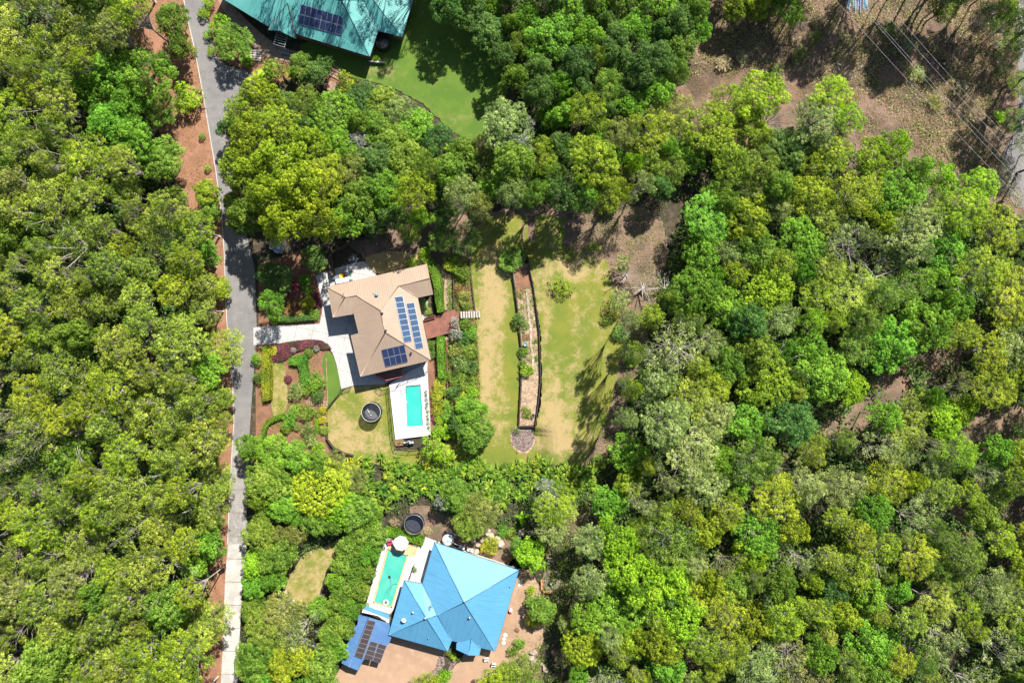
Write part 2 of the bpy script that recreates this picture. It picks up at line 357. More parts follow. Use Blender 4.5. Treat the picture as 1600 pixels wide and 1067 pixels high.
# ------------------------------------------------------------ foliage
def unit(a): return a/np.maximum(np.linalg.norm(a, axis=1, keepdims=True), 1e-6)
def leaf_quads(rg, P, Nn, size, asp=.55, tone=None, jit=.35):
    n = len(P); t = unit(np.cross(Nn, rg.normal(size=(n, 3)))); b = np.cross(Nn, t)
    s = size*(1+rg.uniform(-jit, jit, n))[:, None]*.5
    V = np.empty((n, 4, 3)); V[:, 0] = P-t*s; V[:, 1] = P+b*s*asp; V[:, 2] = P+t*s; V[:, 3] = P-b*s*asp
    return V.reshape(-1, 3), np.arange(4*n).reshape(-1, 4), (np.full(n, .5) if tone is None else tone)
def puffs_to_leaves(rg, C, pr, npl, leaf, asp=.55, zmin=-.35, rnd=.38, up=.3, tvar=.22):
    k = len(C); D = unit(rg.normal(size=(k*npl, 3))); D[:, 2] = np.where(D[:, 2] < zmin, -D[:, 2], D[:, 2])
    r = np.repeat(pr, npl) if hasattr(pr, '__len__') else np.full(k*npl, pr)
    sq = np.ones((k*npl, 3)); sq[:, 2] = .75
    P = np.repeat(C, npl, 0) + D*sq*(r*rg.uniform(.55, 1.05, k*npl))[:, None]
    Nn = unit(D + rg.normal(size=D.shape)*rnd + np.array([0, 0, up]))
    tone = np.clip(np.repeat(rg.normal(.5, tvar*.7, k), npl) + rg.normal(0, tvar, k*npl), 0, 1)
    return leaf_quads(rg, P, Nn, leaf, asp, tone)
def fib(n, rg):
    i = np.arange(n)+.5; ph = np.arccos(1-2*i/n); th = np.pi*(1+5**.5)*i + rg.uniform(0, 6.3)
    return np.stack([np.cos(th)*np.sin(ph), np.sin(th)*np.sin(ph), np.cos(ph)], 1)
SHAPES = {   # R crown radius, H total height, CH crown depth, lobes, lobe radius range, puffs per lobe, puff r, leaves, leaf size
 'tuft':  dict(R=4.5, H=16, CH=6, nl=26, sp=.7, lr=(.7, 1.25), pp=13, pr=.44, npl=44, leaf=.23, asp=.5, gap=.14, limbs=1, fork=.42),
 'round': dict(R=4.5, H=11, CH=6, nl=22, sp=.68, lr=(.8, 1.55), pp=20, pr=.50, npl=48, leaf=.26, asp=.62, gap=.12, limbs=.8, fork=.35),
 'cauli': dict(R=4.5, H=10, CH=5.5, nl=26, sp=.74, lr=(.75, 1.3), pp=20, pr=.38, npl=40, leaf=.22, asp=.6, gap=.08, limbs=.4, fork=.35),
 'loose': dict(R=4.5, H=11, CH=6, nl=22, sp=.7, lr=(.65, 1.25), pp=12, pr=.55, npl=44, leaf=.25, asp=.42, gap=.2, limbs=1.3, fork=.35),
 'dome':  dict(R=4.5, H=7, CH=5.0, nl=1, lr=(4.3, 4.3), pp=330, pr=.42, npl=44, leaf=.24, asp=.5, gap=0, limbs=.2, fork=.3),
 'sparse': dict(R=4.5, H=11, CH=5.0, nl=12, lr=(.7, 1.2), pp=9, pr=.5, npl=34, leaf=.22, asp=.45, gap=.15, limbs=1.8, fork=.3),
 'shrub': dict(R=1.5, H=2.2, CH=1.9, nl=6, lr=(.5, .8), pp=13, pr=.30, npl=38, leaf=.17, asp=.55, gap=0, limbs=.2, fork=.25),
 'ball':  dict(R=1.0, H=1.4, CH=1.6, nl=1, lr=(.85, .85), pp=42, pr=.22, npl=40, leaf=.12, asp=.55, gap=0, limbs=.1, fork=.2),
 'airy':  dict(R=1.5, H=2.4, CH=1.8, nl=7, lr=(.4, .7), pp=8, pr=.32, npl=30, leaf=.2, asp=.4, gap=.1, limbs=.8, fork=.2),
}
def make_shape(key, seed):
    S = SHAPES[key]; rg = np.random.default_rng(seed*97+sum(map(ord, key))); Rr, H, CH = S['R'], S['H'], S['CH']
    cz = H-CH*.55
    lobes = []
    if S['nl'] == 1: lobes = [(np.array([0, 0, cz]), S['lr'][0])]
    else:
        tries = 0
        while len(lobes) < S['nl'] and tries < 900:
            tries += 1
            r = rg.uniform(*S['lr']); a = rg.uniform(0, 6.283); d = math.sqrt(rg.uniform(0, 1))*max(.05, Rr-r)
            d *= 1+.10*math.sin(3*a+seed)+.10*math.sin(2*a+seed*2.3)
            z = cz + CH*.42*(1-(d/Rr)**2)*rg.uniform(.1, 1.0) - CH*.34*rg.random()*(d/Rr)
            p = np.array([d*math.cos(a), d*math.sin(a), z])
            if all(np.linalg.norm((p-q)*[1, 1, .7]) > (r+qr)*S.get('sp', .6) for q, qr in lobes): lobes.append((p, r))
    C = []; LT = []
    for li, (p, r) in enumerate(lobes):
        D = fib(int(S['pp']*(r/np.mean(S['lr']))**2*1.45), rg); D = D[D[:, 2] > (-.25 if S['nl'] > 1 else -.15)]
        sq = np.array([1, 1, .72 if S['nl'] > 1 else CH*.5/r])
        Q = p + D*sq*(r*rg.uniform(.78, 1.08, len(D)))[:, None]
        keep = np.ones(len(Q), bool)
        for lj, (q, qr) in enumerate(lobes):
            if lj != li: keep &= np.linalg.norm(Q-q, axis=1) > qr*.72
        keep &= rg.random(len(Q)) > S['gap']
        C.append(Q[keep]); LT.append(np.full(keep.sum(), rg.normal(0, .17)))
    C = np.concatenate(C); LT = np.concatenate(LT)
    V, F, T = puffs_to_leaves(rg, C, S['pr']*rg.uniform(.8, 1.25, len(C)), S['npl'], S['leaf'], S['asp'])
    T = np.clip(T+np.repeat(LT, S['npl']), 0, 1)
    crown = mesh_np('crown', V, F, attrs={'tone': ('FACE', T)})
    # trunk and limbs
    mb = MB(); rr = random.Random(seed*31+7); tr = .0115*H if H > 4 else .04
    fz = H*S['fork']
    bend = [Vector((rr.uniform(-.15, .15)*i*.5, rr.uniform(-.15, .15)*i*.5, fz*i/4)) for i in range(5)]
    mb.tube(bend, [tr*(1.25-.09*i) if i else tr*1.5 for i in range(5)], 7)
    top = bend[-1]; nl = 0
    for p, r in (lobes if S['nl'] > 1 else [(np.array([math.cos(a)*Rr*.5, math.sin(a)*Rr*.5, cz]), 1.) for a in (0.4, 2.2, 4.3)]):
        p = Vector(p); m = (top+p)*.5 + Vector((rr.uniform(-.3, .3), rr.uniform(-.3, .3), rr.uniform(-.1, .4)))*(Rr/4.5)
        mb.tube([top - Vector((0, 0, rr.uniform(0, fz*.2))), m, p], [tr*.6, tr*.38, tr*.2], 5)
        for j in range(int(4*S['limbs'])):
            a = rr.uniform(0, 6.283); e = p + Vector((math.cos(a)*r*rr.uniform(.7, 1.25), math.sin(a)*r*rr.uniform(.7, 1.25), r*rr.uniform(.0, .85)))
            s = m.lerp(p, rr.uniform(.2, 1)); k = s.lerp(e, .5)+Vector((rr.uniform(-.2, .2), rr.uniform(-.2, .2), .12))
            mb.tube([s, k, e], [tr*.34, tr*.25, tr*.12], 4)
    me = bpy.data.meshes.new('trunk'); me.from_pydata(mb.v, [], mb.f); me.polygons.foreach_set('use_smooth', [True]*len(mb.f)); me.update()
    return crown, me
_sh, _cache = {}, {}
def proto(shape, var, leaf, bark):
    if (shape, var) not in _sh: _sh[(shape, var)] = make_shape(shape, var)
    c, t = _sh[(shape, var)]
    if (shape, var, leaf) not in _cache:
        m = c.copy(); m.materials.append(L[leaf]); _cache[(shape, var, leaf)] = m
    if (shape, var, bark) not in _cache:
        m = t.copy(); m.materials.append(MT[bark]); _cache[(shape, var, bark)] = m
    return _cache[(shape, var, leaf)], _cache[(shape, var, bark)]
PN = {'tree': ('trunk', 'crown'), 'shrub': ('stem', 'foliage')}
rnd = random.Random(11)
ONES = 'zero one two three four five six seven eight nine ten eleven twelve thirteen fourteen fifteen sixteen seventeen eighteen nineteen'.split()
TENS = 'x x twenty thirty forty fifty sixty seventy eighty ninety'.split()
def word(n):
    n = int(round(n))
    if n < 0: return 'minus-'+word(-n)
    if n >= 100: return 'hundred' if n == 100 else 'hundred-'+word(n-100)
    return ONES[n] if n < 20 else TENS[n//10]+('-'+ONES[n % 10] if n % 10 else '')
def PCT(u, v): return f'{word(u/16)} percent across, {word(v/10.67)} percent down'
NOGO = []
def inpoly(u, v, pl):
    r = False; j = len(pl)-1
    for i in range(len(pl)):
        if (pl[i][1] > v) != (pl[j][1] > v) and u < (pl[j][0]-pl[i][0])*(v-pl[i][1])/(pl[j][1]-pl[i][1])+pl[i][0]: r = not r
        j = i
    return r
def clearbase(u, v, H, frac=.8):
    """the tallest height up to H whose trunk does not come up through a road, roof, lawn or pool"""
    for h in (H, H*.85, H*.72, H*.6, H*.5, H*.42):
        p = G(u, v, hpx(u, v)+h*frac); a, b = p.x/(CAMH*K)+800, 533.5-p.y/(CAMH*K)
        if not any(inpoly(a, b, q) for q in NOGO): return h
    return None
def UV(p): return p.x/((CAMH-p.z)*K)+800, 533.5-p.y/((CAMH-p.z)*K)
allplants = []
def plant(name, u, v, rpx, shape, leaf, bark, label, cat, group=None, H=None, var=None, parts='tree', seen_frac=.8):
    """crown centre seen at (u, v); the trunk stands straight below it on the terrain"""
    S = SHAPES[shape]; H = H or S['H']; var = rnd.randrange(6) if var is None else var
    h0 = hpx(u, v); p = G(u, v, h0+H*seen_frac); z0 = hxy(p.x, p.y)
    rad = rpx*(CAMH-h0-H*seen_frac)*K*(1.08 if parts == 'tree' else 1.2)
    t = thing(name, (p.x, p.y, z0-.03), label, cat, group); s = rad/S['R']
    t.scale = (s*rnd.uniform(.93, 1.07), s*rnd.uniform(.93, 1.07), H/S['H']); t.rotation_euler = (0, 0, rnd.uniform(0, 6.283))
    c, tr = proto(shape, var, leaf, bark)
    for nm, me in zip(PN[parts], (tr, c)):
        o = bpy.data.objects.new(nm, me); link(o); o.parent = t
    allplants.append((u, v, rpx, name)); return t
def leafmass(name, px, H, leaf, size, dens, label, cat, group=None, z0=None, ref=None, bump=.12, asp=.6, kind=None, round_=.0, rg=None, core=True):
    """a clipped hedge or a low planting: leaves over the top and sides of a polygon, stems inside"""
    rg = rg or np.random.default_rng(int(abs(px[0][0]*13+px[0][1]*7)))
    P = [G(u, v, (hpx(u, v)+H if z0 is None else z0+H)) for u, v in px]
    zb = (min(p.z for p in P)-H); xy = np.array([(p.x, p.y) for p in P]); c = xy.mean(0)
    t = thing(name, (c[0], c[1], zb), label, cat, group) if kind is None else None
    def inside(q):
        r = np.zeros(len(q), bool); j = len(xy)-1
        for i in range(len(xy)):
            a, b = xy[i], xy[j]; cnd = ((a[1] > q[:, 1]) != (b[1] > q[:, 1]))
            with np.errstate(divide='ignore', invalid='ignore'):
                r ^= cnd & (q[:, 0] < (b[0]-a[0])*(q[:, 1]-a[1])/(b[1]-a[1]+1e-12)+a[0])
            j = i
        return r
    lo, hi = xy.min(0), xy.max(0); n = int((hi-lo).prod()*dens)
    q = rg.uniform(lo, hi, (n, 2)); q = q[inside(q)]
    # height falls off towards the edge when rounded
    ed = np.full(len(q), 9.); per = []
    for i in range(len(xy)):
        a, b = xy[i], xy[(i+1) % len(xy)]; d = b-a; L2 = (d**2).sum(); tt = np.clip(((q-a)@d)/L2, 0, 1)
        ed = np.minimum(ed, np.linalg.norm(q-(a+tt[:, None]*d), axis=1)); per.append((a, b, math.sqrt(L2)))
    z = zb + H*(1-round_*np.clip(1-ed/.6, 0, 1)**2) + bump*(np.sin(q[:, 0]*3.1+1)*np.sin(q[:, 1]*2.7)+rg.normal(0, .6, len(q))) - H*.02
    Pt = np.column_stack([q, z]); Nt = unit(rg.normal(0, .5, Pt.shape)+[0, 0, 1])
    Ps, Ns = [], []
    for a, b, ln in per:
        m = int(ln*H*dens*.8)+1; tt = rg.random(m)[:, None]; d = (b-a)/ln; nn = np.array([d[1], -d[0]])
        pp = a+(b-a)*tt + nn*rg.normal(0, .06, m)[:, None]; Ps.append(np.column_stack([pp, zb+rg.random(m)*H])); Ns.append(unit(np.column_stack([np.tile(nn, (m, 1)), np.full(m, .3)])+rg.normal(0, .5, (m, 3))))
    P3 = np.concatenate([Pt]+Ps); N3 = np.concatenate([Nt]+Ns)
    tone = np.clip(.5+.25*np.sin(P3[:, 0]*1.3)*np.sin(P3[:, 1]*1.1+2)+rg.normal(0, .22, len(P3)), 0, 1)
    if t is not None: P3 = P3-[c[0], c[1], zb]
    V, F, T = leaf_quads(rg, P3, N3, size, asp, tone)
    me = mesh_np('foliage', V, F, attrs={'tone': ('FACE', T)}); me.materials.append(L[leaf])
    if kind: o = bpy.data.objects.new(name, me); link(o); return setp(o, label, cat, None, kind)
    o = bpy.data.objects.new('foliage', me); link(o); o.parent = t
    if core and H > .35:
        mb = MB(); cc = Vector((c[0], c[1])); pts = [(p.x+(cc.x-p.x)/max(1e-3, (Vector((p.x, p.y))-cc).length)*.15, p.y+(cc.y-p.y)/max(1e-3, (Vector((p.x, p.y))-cc).length)*.15) for p in P]
        mb.prism(pts, zb, zb+H*.8); mb.build('stems', L['under'], t)
    return t
def blade_mesh(seed, n=16, L0=1.3, W=.2, rise=1.1, droop=.9, stem=.5):
    rg = np.random.default_rng(seed); V, F, T = [], [], []
    for i in range(n):
        a = i*2.4+rg.uniform(-.3, .3); ln = L0*rg.uniform(.7, 1.15); el = rg.uniform(.35, 1.25); ca, sa = math.cos(a), math.sin(a)
        b = len(V); tn = np.clip(rg.normal(.5, .28), 0, 1); seg = 6
        for k in range(seg+1):
            t = k/seg; r = ln*t*math.cos(el)*1.05+.04; z = stem+ln*t*math.sin(el)*rise - droop*ln*t*t*.75
            wd = W*math.sin(math.pi*min(1, .12+t*.88))**.7*.5 if k < seg else .01
            px, py = r*ca, r*sa
            V.append((px+sa*wd, py-ca*wd, z+wd*.35)); V.append((px, py, z)); V.append((px-sa*wd, py+ca*wd, z+wd*.35))
        for k in range(seg):
            for j in (0, 1): F.append((b+3*k+j, b+3*k+j+1, b+3*k+j+4, b+3*k+j+3)); T.append(tn)
    me = mesh_np('leaves', np.array(V), np.array(F), True, {'tone': ('FACE', T)}); return me
_bl = {}
def blade_plant(name, u, v, scale, kind, leaf, label, cat, group=None, dz=0.0):
    """kind: row (ginger-like), banana, tuft"""
    prm = dict(row=dict(n=15, L0=1.35, W=.24, stem=.5), banana=dict(n=9, L0=2.6, W=.62, stem=1.2, rise=1.0), tuft=dict(n=26, L0=.8, W=.07, stem=.02, droop=.7), palm=dict(n=20, L0=3.0, W=.4, stem=4.5, rise=.8, droop=1.0))[kind]
    var = rnd.randrange(3); k = (kind, var, leaf)
    if k not in _bl:
        m = blade_mesh(var+5, **prm); m.materials.append(L[leaf])
        mb = MB(); sh = prm['stem']; mb.tube([(0, 0, 0), (.02, .01, sh*.6), (0, 0, sh+.1)], [.09 if kind != 'palm' else .2, .07 if kind != 'palm' else .16, .05], 6)
        s = bpy.data.meshes.new('stem'); s.from_pydata(mb.v, [], mb.f); s.materials.append(MT['bark']); s.update(); _bl[k] = (m, s)
    h = hpx(u, v); p = G(u, v, h+prm['stem']*scale+.3); z0 = hxy(p.x, p.y)
    t = thing(name, (p.x, p.y, z0+dz), label, cat, group); t.scale = (scale,)*3; t.rotation_euler = (0, 0, rnd.uniform(0, 6.28))
    for nm, me in zip(('foliage', 'stem'), _bl[k]):
        o = bpy.data.objects.new(nm, me); link(o); o.parent = t
    return t

# ------------------------------------------------------------ ground sheets
def jag(px, amp, step=4.0, seed=1):         # roughen an outline in picture units
    rr = random.Random(seed); out = []
    for i in range(len(px)):
        a, b = px[i], px[(i+1) % len(px)]; d = math.hypot(b[0]-a[0], b[1]-a[1]); n = max(1, int(d/step))
        for k in range(n):
            t = k/n; out.append((a[0]+(b[0]-a[0])*t+rr.uniform(-amp, amp)*(k > 0), a[1]+(b[1]-a[1])*t+rr.uniform(-amp, amp)*(k > 0)))
    return out
def smooth(px, it=2):
    for _ in range(it):
        q = []
        for i in range(len(px)):
            a, b = px[i], px[(i+1) % len(px)]
            q += [(a[0]*.75+b[0]*.25, a[1]*.75+b[1]*.25), (a[0]*.25+b[0]*.75, a[1]*.25+b[1]*.75)]
        px = q
    return px
def patch(name, px, mat, dz, cell=None, jit=0.0, dry=None, bare=None, kind='structure', lawn=False, holes=(), zabs=None, sides=0.0, parent=None):
    px = jag(px, jit, seed=int(px[0][0])) if jit else px
    def P3(u, v):
        if zabs is not None: return G(u, v, zabs)
        return G(u, v, hpx(u, v, lawn)+dz)
    pts = [P3(*p) for p in px]; v2 = [Vector((p.x, p.y)) for p in pts]; n = len(v2)
    edges = [(i, (i+1) % n) for i in range(n)]
    for hpts in holes:
        b = len(v2); hp = [P3(*p) for p in hpts]; v2 += [Vector((p.x, p.y)) for p in hp]
        edges += [(b+i, b+(i+1) % len(hp)) for i in range(len(hp))]
    poly = [(p.x, p.y) for p in v2[:n]]
    def ins(x, y):
        r = False; j = n-1
        for i in range(n):
            if (poly[i][1] > y) != (poly[j][1] > y) and x < (poly[j][0]-poly[i][0])*(y-poly[i][1])/(poly[j][1]-poly[i][1])+poly[i][0]: r = not r
            j = i
        return r
    if cell:
        x0, x1 = min(p[0] for p in poly), max(p[0] for p in poly); y0, y1 = min(p[1] for p in poly), max(p[1] for p in poly)
        y = y0+cell*.5
        while y < y1:
            x = x0+cell*.5
            while x < x1:
                if ins(x, y): v2.append(Vector((x, y)))
                x += cell
            y += cell
    ov, oe, of, *_ = delaunay_2d_cdt(v2, edges, [], 2 if holes else 1, 1e-5)
    if holes:                                # drop faces inside a hole or outside the outline
        hs = [[(P3(*p).x, P3(*p).y) for p in h] for h in holes]
        def inp(x, y, pl):
            r = False; j = len(pl)-1
            for i in range(len(pl)):
                if (pl[i][1] > y) != (pl[j][1] > y) and x < (pl[j][0]-pl[i][0])*(y-pl[i][1])/(pl[j][1]-pl[i][1])+pl[i][0]: r = not r
                j = i
            return r
        g = []
        for f in of:
            cx = sum(ov[i].x for i in f)/len(f); cy = sum(ov[i].y for i in f)/len(f)
            if ins(cx, cy) and not any(inp(cx, cy, h) for h in hs): g.append(f)
        of = g
    V = []
    for p in ov:
        if zabs is not None: z = zabs
        else: z = hxy(p.x, p.y, lawn)+dz
        V.append((p.x, p.y, z))
    F = [tuple(f) for f in of]
    if sides:
        for loop in [px]+list(holes):
            b = len(V); q = [P3(*p) for p in loop]
            V += [(p.x, p.y, p.z) for p in q]+[(p.x, p.y, p.z-sides) for p in q]; m = len(q)
            F += [(b+i, b+(i+1) % m, b+m+(i+1) % m, b+m+i) for i in range(m)]
    me = bpy.data.meshes.new(name); off = base_of(parent); me.from_pydata([(a-off.x, b-off.y, c-off.z) for a, b, c in V], [], F); me.materials.append(MT[mat])
    if dry is not None or bare is not None:
        for an, bl in (('dry', dry or (0, [])), ('bare', bare or (-1, []))):
            a = me.attributes.new(an, 'FLOAT', 'POINT'); vals = []
            for x, y, z in V:
                u, v = x/((CAMH-z)*K)+800, 533.5-y/((CAMH-z)*K); s = bl[0]
                for bu, bv, ru, rv, am in bl[1]:
                    s += am*math.exp(-((u-bu)/ru)**2-((v-bv)/rv)**2)
                vals.append(s)
            a.data.foreach_set('value', vals)
    me.update(); me.validate()
    # faces up
    if sum(p.normal.z*p.area for p in me.polygons) < 0: me.flip_normals()
    o = bpy.data.objects.new(name, me); link(o)
    if parent: o.parent = parent
    else: o['kind'] = kind
    return o
# ------------------------------------------------------------ the setting
def ground():
    n_u, n_v = 300, 220; us = np.linspace(-220, 1820, n_u); vs = np.linspace(-180, 1250, n_v)
    V = []
    for v in vs:
        for u in us:
            h = hpx(u, v); p = G(u, v, 0)
            V.append((p.x, p.y, h + .0))
    V = np.array(V); V[:, 2] += -0.06 + .05*np.sin(V[:, 0]*.3)*np.cos(V[:, 1]*.23)
    idx = np.arange(n_u*n_v).reshape(n_v, n_u)
    F = np.stack([idx[1:, :-1], idx[1:, 1:], idx[:-1, 1:], idx[:-1, :-1]], -1).reshape(-1, 4)
    # a skirt that carries the sheet out to the horizon
    far = 3000; b = len(V); ring = [idx[0, 0], idx[0, -1], idx[-1, -1], idx[-1, 0]]
    out = np.array([(-far, far, 0), (far, far, 1.3), (far, -far, 1.3), (-far, -far, 0)], float)
    V = np.concatenate([V, out])
    me = bpy.data.meshes.new('ground'); extra = []
    sides = [idx[0, :], idx[:, -1], idx[-1, ::-1], idx[::-1, 0]]
    faces = [tuple(f) for f in F]
    for k, s in enumerate(sides): faces.append(tuple(int(i) for i in s) + (b+(k+1) % 4, b+k))
    me.from_pydata([tuple(v) for v in V], [], [tuple(int(i) for i in f) for f in faces]); me.materials.append(MT['ground']); me.update()
    o = bpy.data.objects.new('ground', me); link(o); o['kind'] = 'structure'
ground()
patch('dirt_ground', smooth([(1000, 200), (1060, 60), (1090, -80), (1700, -80), (1700, 380), (1560, 350), (1440, 320), (1350, 290), (1300, 240), (1180, 240), (1080, 250)], 1), 'dirt', .0, cell=3, jit=5)
patch('dirt_track', [(1230, 700), (1290, 655), (1340, 610), (1390, 575), (1440, 540), (1500, 520), (1620, 470), (1640, 520), (1500, 570), (1440, 600), (1400, 650), (1330, 690), (1270, 720)], 'track', .0, jit=3)
patch('dirt_clearing', [(1480, 640), (1560, 630), (1680, 640), (1680, 700), (1560, 690), (1500, 690)], 'track', .0, jit=3)
patch('dirt_clearing', [(1480, 790), (1540, 765), (1680, 760), (1680, 850), (1560, 840), (1500, 850)], 'dirt', .0, jit=3)
patch('side_track', smooth([(865, 800), (905, 780), (925, 820), (912, 870), (900, 930), (885, 990), (872, 1120), (825, 1120), (840, 1000), (846, 950), (850, 880)], 1), 'track', .02, jit=2)
patch('cleared_earth', smooth([(880, 330), (940, 330), (1010, 320), (1045, 360), (1040, 430), (1015, 520), (990, 600), (965, 680), (935, 745), (840, 745), (870, 690), (920, 640), (955, 560), (965, 490), (930, 430), (880, 400)], 1), 'dirt', .03, cell=2, jit=3, lawn=True)
patch('cleared_earth', [(540, 380), (640, 350), (760, 330), (900, 320), (900, 380), (760, 400), (735, 500), (700, 500), (690, 420), (600, 425)], 'track', .0, cell=2, jit=3)
patch('shaded_lawn', [(734, 408), (732, 360), (770, 338), (850, 335), (905, 345), (925, 375), (905, 400), (870, 402), (828, 402), (818, 392), (790, 392), (758, 394)], 'lawn_a', .02, cell=1.2, dry=(.25, []), bare=(-.35, [(900, 370, 30, 30, .5)]), jit=2)
patch('bark_verge', [(150, -60), (282, -60), (296, 20), (310, 80), (322, 150), (332, 210), (342, 270), (349, 330), (354, 400), (357, 470), (360, 540), (366, 600), (368, 660), (364, 720), (360, 800), (355, 900), (351, 1000), (346, 1120), (270, 1120), (300, 1000), (320, 800), (320, 600), (310, 450), (280, 300), (230, 150), (180, 60)], 'verge', .0)
road_l = [(277, -60), (291, 20), (305, 80), (318, 150), (328, 210), (338, 270), (346, 330), (351, 400), (353, 470), (357, 540), (364, 600), (366, 660), (362, 720), (358, 800), (356, 850)]
road_r = [(386, 850), (386, 800), (387, 720), (391, 660), (395, 600), (400, 540), (401, 510), (400, 480), (398, 420), (384, 360), (368, 300), (360, 240), (352, 195), (364, 165), (388, 152), (402, 140), (398, 124), (384, 110), (356, 104), (339, 92), (329, 50), (318, 0), (306, -60)]
patch('road', road_l+road_r, 'asphalt', .03)
patch('concrete_road', [(364, 690), (362, 720), (358, 800), (356, 852), (386, 852), (386, 800), (387, 720), (389, 690)], 'grey_concrete', .033, jit=1.2)
patch('concrete_road', [(356, 850), (352, 900), (348, 1000), (343, 1120), (368, 1120), (374, 1000), (380, 900), (386, 850)], 'road_concrete', .035)
for i in range(-4, 7):                            # joints between the slabs
    v = 872+i*36; patch('road_joint', [(354.5-(v-850)*.048, v), (383.5-(v-850)*.05, v+1), (383.5-(v-850)*.05, v+1.8), (354.5-(v-850)*.048, v+.8)], 'gravel', .05)
mb = MB()
for a, b in zip(road_l, road_l[1:]): p, q = G(*a), G(*b); mb.bar((p.x, p.y, .07), (q.x, q.y, .07), .16, .14)
o = mb.build('road_kerb', MT['road_concrete']); o['kind'] = 'structure'
patch('highway', [(1586, -80), (1590, 100), (1592, 190), (1566, 244), (1556, 290), (1590, 325), (1720, 330), (1720, -80)], 'asphalt', .04, cell=3, jit=1)
mb = MB(); ln = [GT(1553+i*3.3, -40+i*20, .07) for i in range(12)]
ln = [GT(1556, 20, .07), GT(1563, 60, .07), GT(1578, 105, .07), GT(1590, 150, .07), GT(1597, 185, .07)]
ln2 = [GT(1584, -60, .07), GT(1592, 0, .07), GT(1600, 50, .07), GT(1612, 110, .07)]
for l_ in (ln2,):
    for a, b in zip(l_, l_[1:]): mb.bar(a, b, .14, .01)
mb.build('road_marking', MT['white'])['kind'] = 'structure'
# north block
patch('north_lawn', smooth([(468, 62), (560, 60), (620, 40), (650, -60), (740, -60), (762, 40), (785, 100), (796, 150), (780, 190), (745, 222), (715, 212), (690, 190), (665, 165), (630, 145), (598, 132), (570, 126), (500, 112), (470, 96)], 1), 'lawn_b', .03, cell=1.2, dry=(.0, [(600, 115, 30, 14, .6), (700, 190, 50, 20, .3)]), bare=(-.9, [(595, 105, 14, 10, .9), (640, 148, 30, 8, .8), (700, 200, 40, 12, .8), (770, 80, 25, 60, .6), (745, 200, 20, 20, .6)]), jit=1.6)
patch('garden_strip', [(310, -60), (330, 50), (340, 92), (384, 110), (402, 138), (470, 120), (520, 130), (560, 128), (470, 96), (400, 85), (360, 40), (335, -10), (330, -60)], 'mulch', .0)
patch('garden_path', smooth([(332, -20), (345, 12), (365, 38), (385, 58), (396, 76), (404, 84), (430, 94), (446, 98), (470, 94), (470, 82), (452, 78), (436, 72), (420, 62), (398, 44), (376, 22), (360, 4), (345, -20)], 1), 'pathgravel', .05)
patch('garden_lawn', smooth([(366, 44), (386, 62), (395, 78), (396, 92), (384, 104), (374, 100), (370, 70)], 1), 'lawn_b', .04, cell=1.2, dry=(-.3, []), bare=(-1, []))
# middle block
patch('garden_bed', [(399, 542), (430, 535), (501, 530), (520, 555), (512, 640), (508, 690), (520, 716), (400, 735)], 'mulch', .01)
patch('garden_bed', [(404, 412), (500, 380), (520, 420), (494, 430), (504, 480), (502, 506), (404, 511)], 'mulch', .01)
patch('driveway', [(396, 539), (396, 512), (420, 509), (462, 508), (499.5, 506), (504, 484), (501, 462), (497, 446), (493, 431), (518, 421.4), (545, 413), (568, 408), (578, 417), (590, 432), (640, 440), (668, 470), (668, 572), (600, 600), (549, 603), (533, 608), (531, 594), (526, 570), (520, 552), (511, 539), (492, 531), (470, 532), (445, 535.5), (420, 538)], 'concrete', .05, sides=.08)
patch('trampoline_lawn', [(512, 640), (533, 610), (548, 604), (600, 600), (609, 602), (617, 686), (619, 704), (660, 702), (700, 694), (742, 690), (775, 700), (775, 742), (600, 728), (548, 716), (522, 701), (511, 688), (510, 664)], 'lawn_a', .04, cell=.9, dry=(.34, [(530, 670, 22, 40, .3), (580, 615, 30, 12, .25), (612, 640, 8, 40, -.7), (560, 680, 40, 15, .2), (600, 700, 60, 10, .3), (690, 705, 60, 14, -.6), (545, 630, 15, 12, -.3)]), bare=(-1, []))
patch('side_lawn', smooth([(517, 545.7), (530, 584), (533, 608), (524, 622), (512, 636), (509, 603), (501, 558.5)], 1), 'lawn_b', .045, cell=.9, dry=(-.15, [(512, 590, 8, 8, .35)]), bare=(-1, []))
patch('front_lawn', smooth([(421, 563), (445, 566), (447, 592), (451.7, 628), (441, 650), (426, 652), (422, 620)], 1), 'lawn_a', .045, cell=.9, dry=(.45, []), bare=(-1, []))
fl = [(732.8, 402), (760, 386), (786, 391.7), (797, 429), (808, 482), (813.5, 540), (814, 600), (811, 664), (806, 690), (820, 712), (835, 700), (836, 664), (844, 588), (843, 518), (833, 450), (826, 412), (870, 400), (905, 396), (940, 392), (948, 420), (955, 450), (965, 490), (968, 540), (958, 590), (948, 640), (925, 690), (890, 735), (830, 744), (770, 742), (745, 738), (747, 716), (760, 696), (757, 660), (750, 625), (748.5, 589), (747, 540), (743.5, 497), (738, 450)]
fl_l = [(732.8, 402), (760, 384), (792, 384), (803, 429), (811, 482), (816, 540), (816, 600), (813, 664), (806, 700), (812, 744), (770, 742), (740, 738), (700, 735), (700, 700), (747, 690), (757, 660), (750, 625), (748.5, 589), (747, 540), (743.5, 497), (738, 450)]
patch('terrace_lawn', jag(fl_l, .8), 'lawn_a', .05, cell=.8, dry=(.36, [(768, 440, 22, 55, .32), (770, 540, 20, 90, .28), (757, 600, 8, 80, .35), (800, 540, 10, 120, -.55), (745, 425, 8, 30, -.3), (790, 650, 14, 30, .1), (760, 715, 60, 22, -.5), (785, 470, 20, 20, .3)]), bare=(-.8, [(745, 540, 4, 90, .7), (775, 480, 18, 60, .25), (770, 590, 18, 60, .25)]))
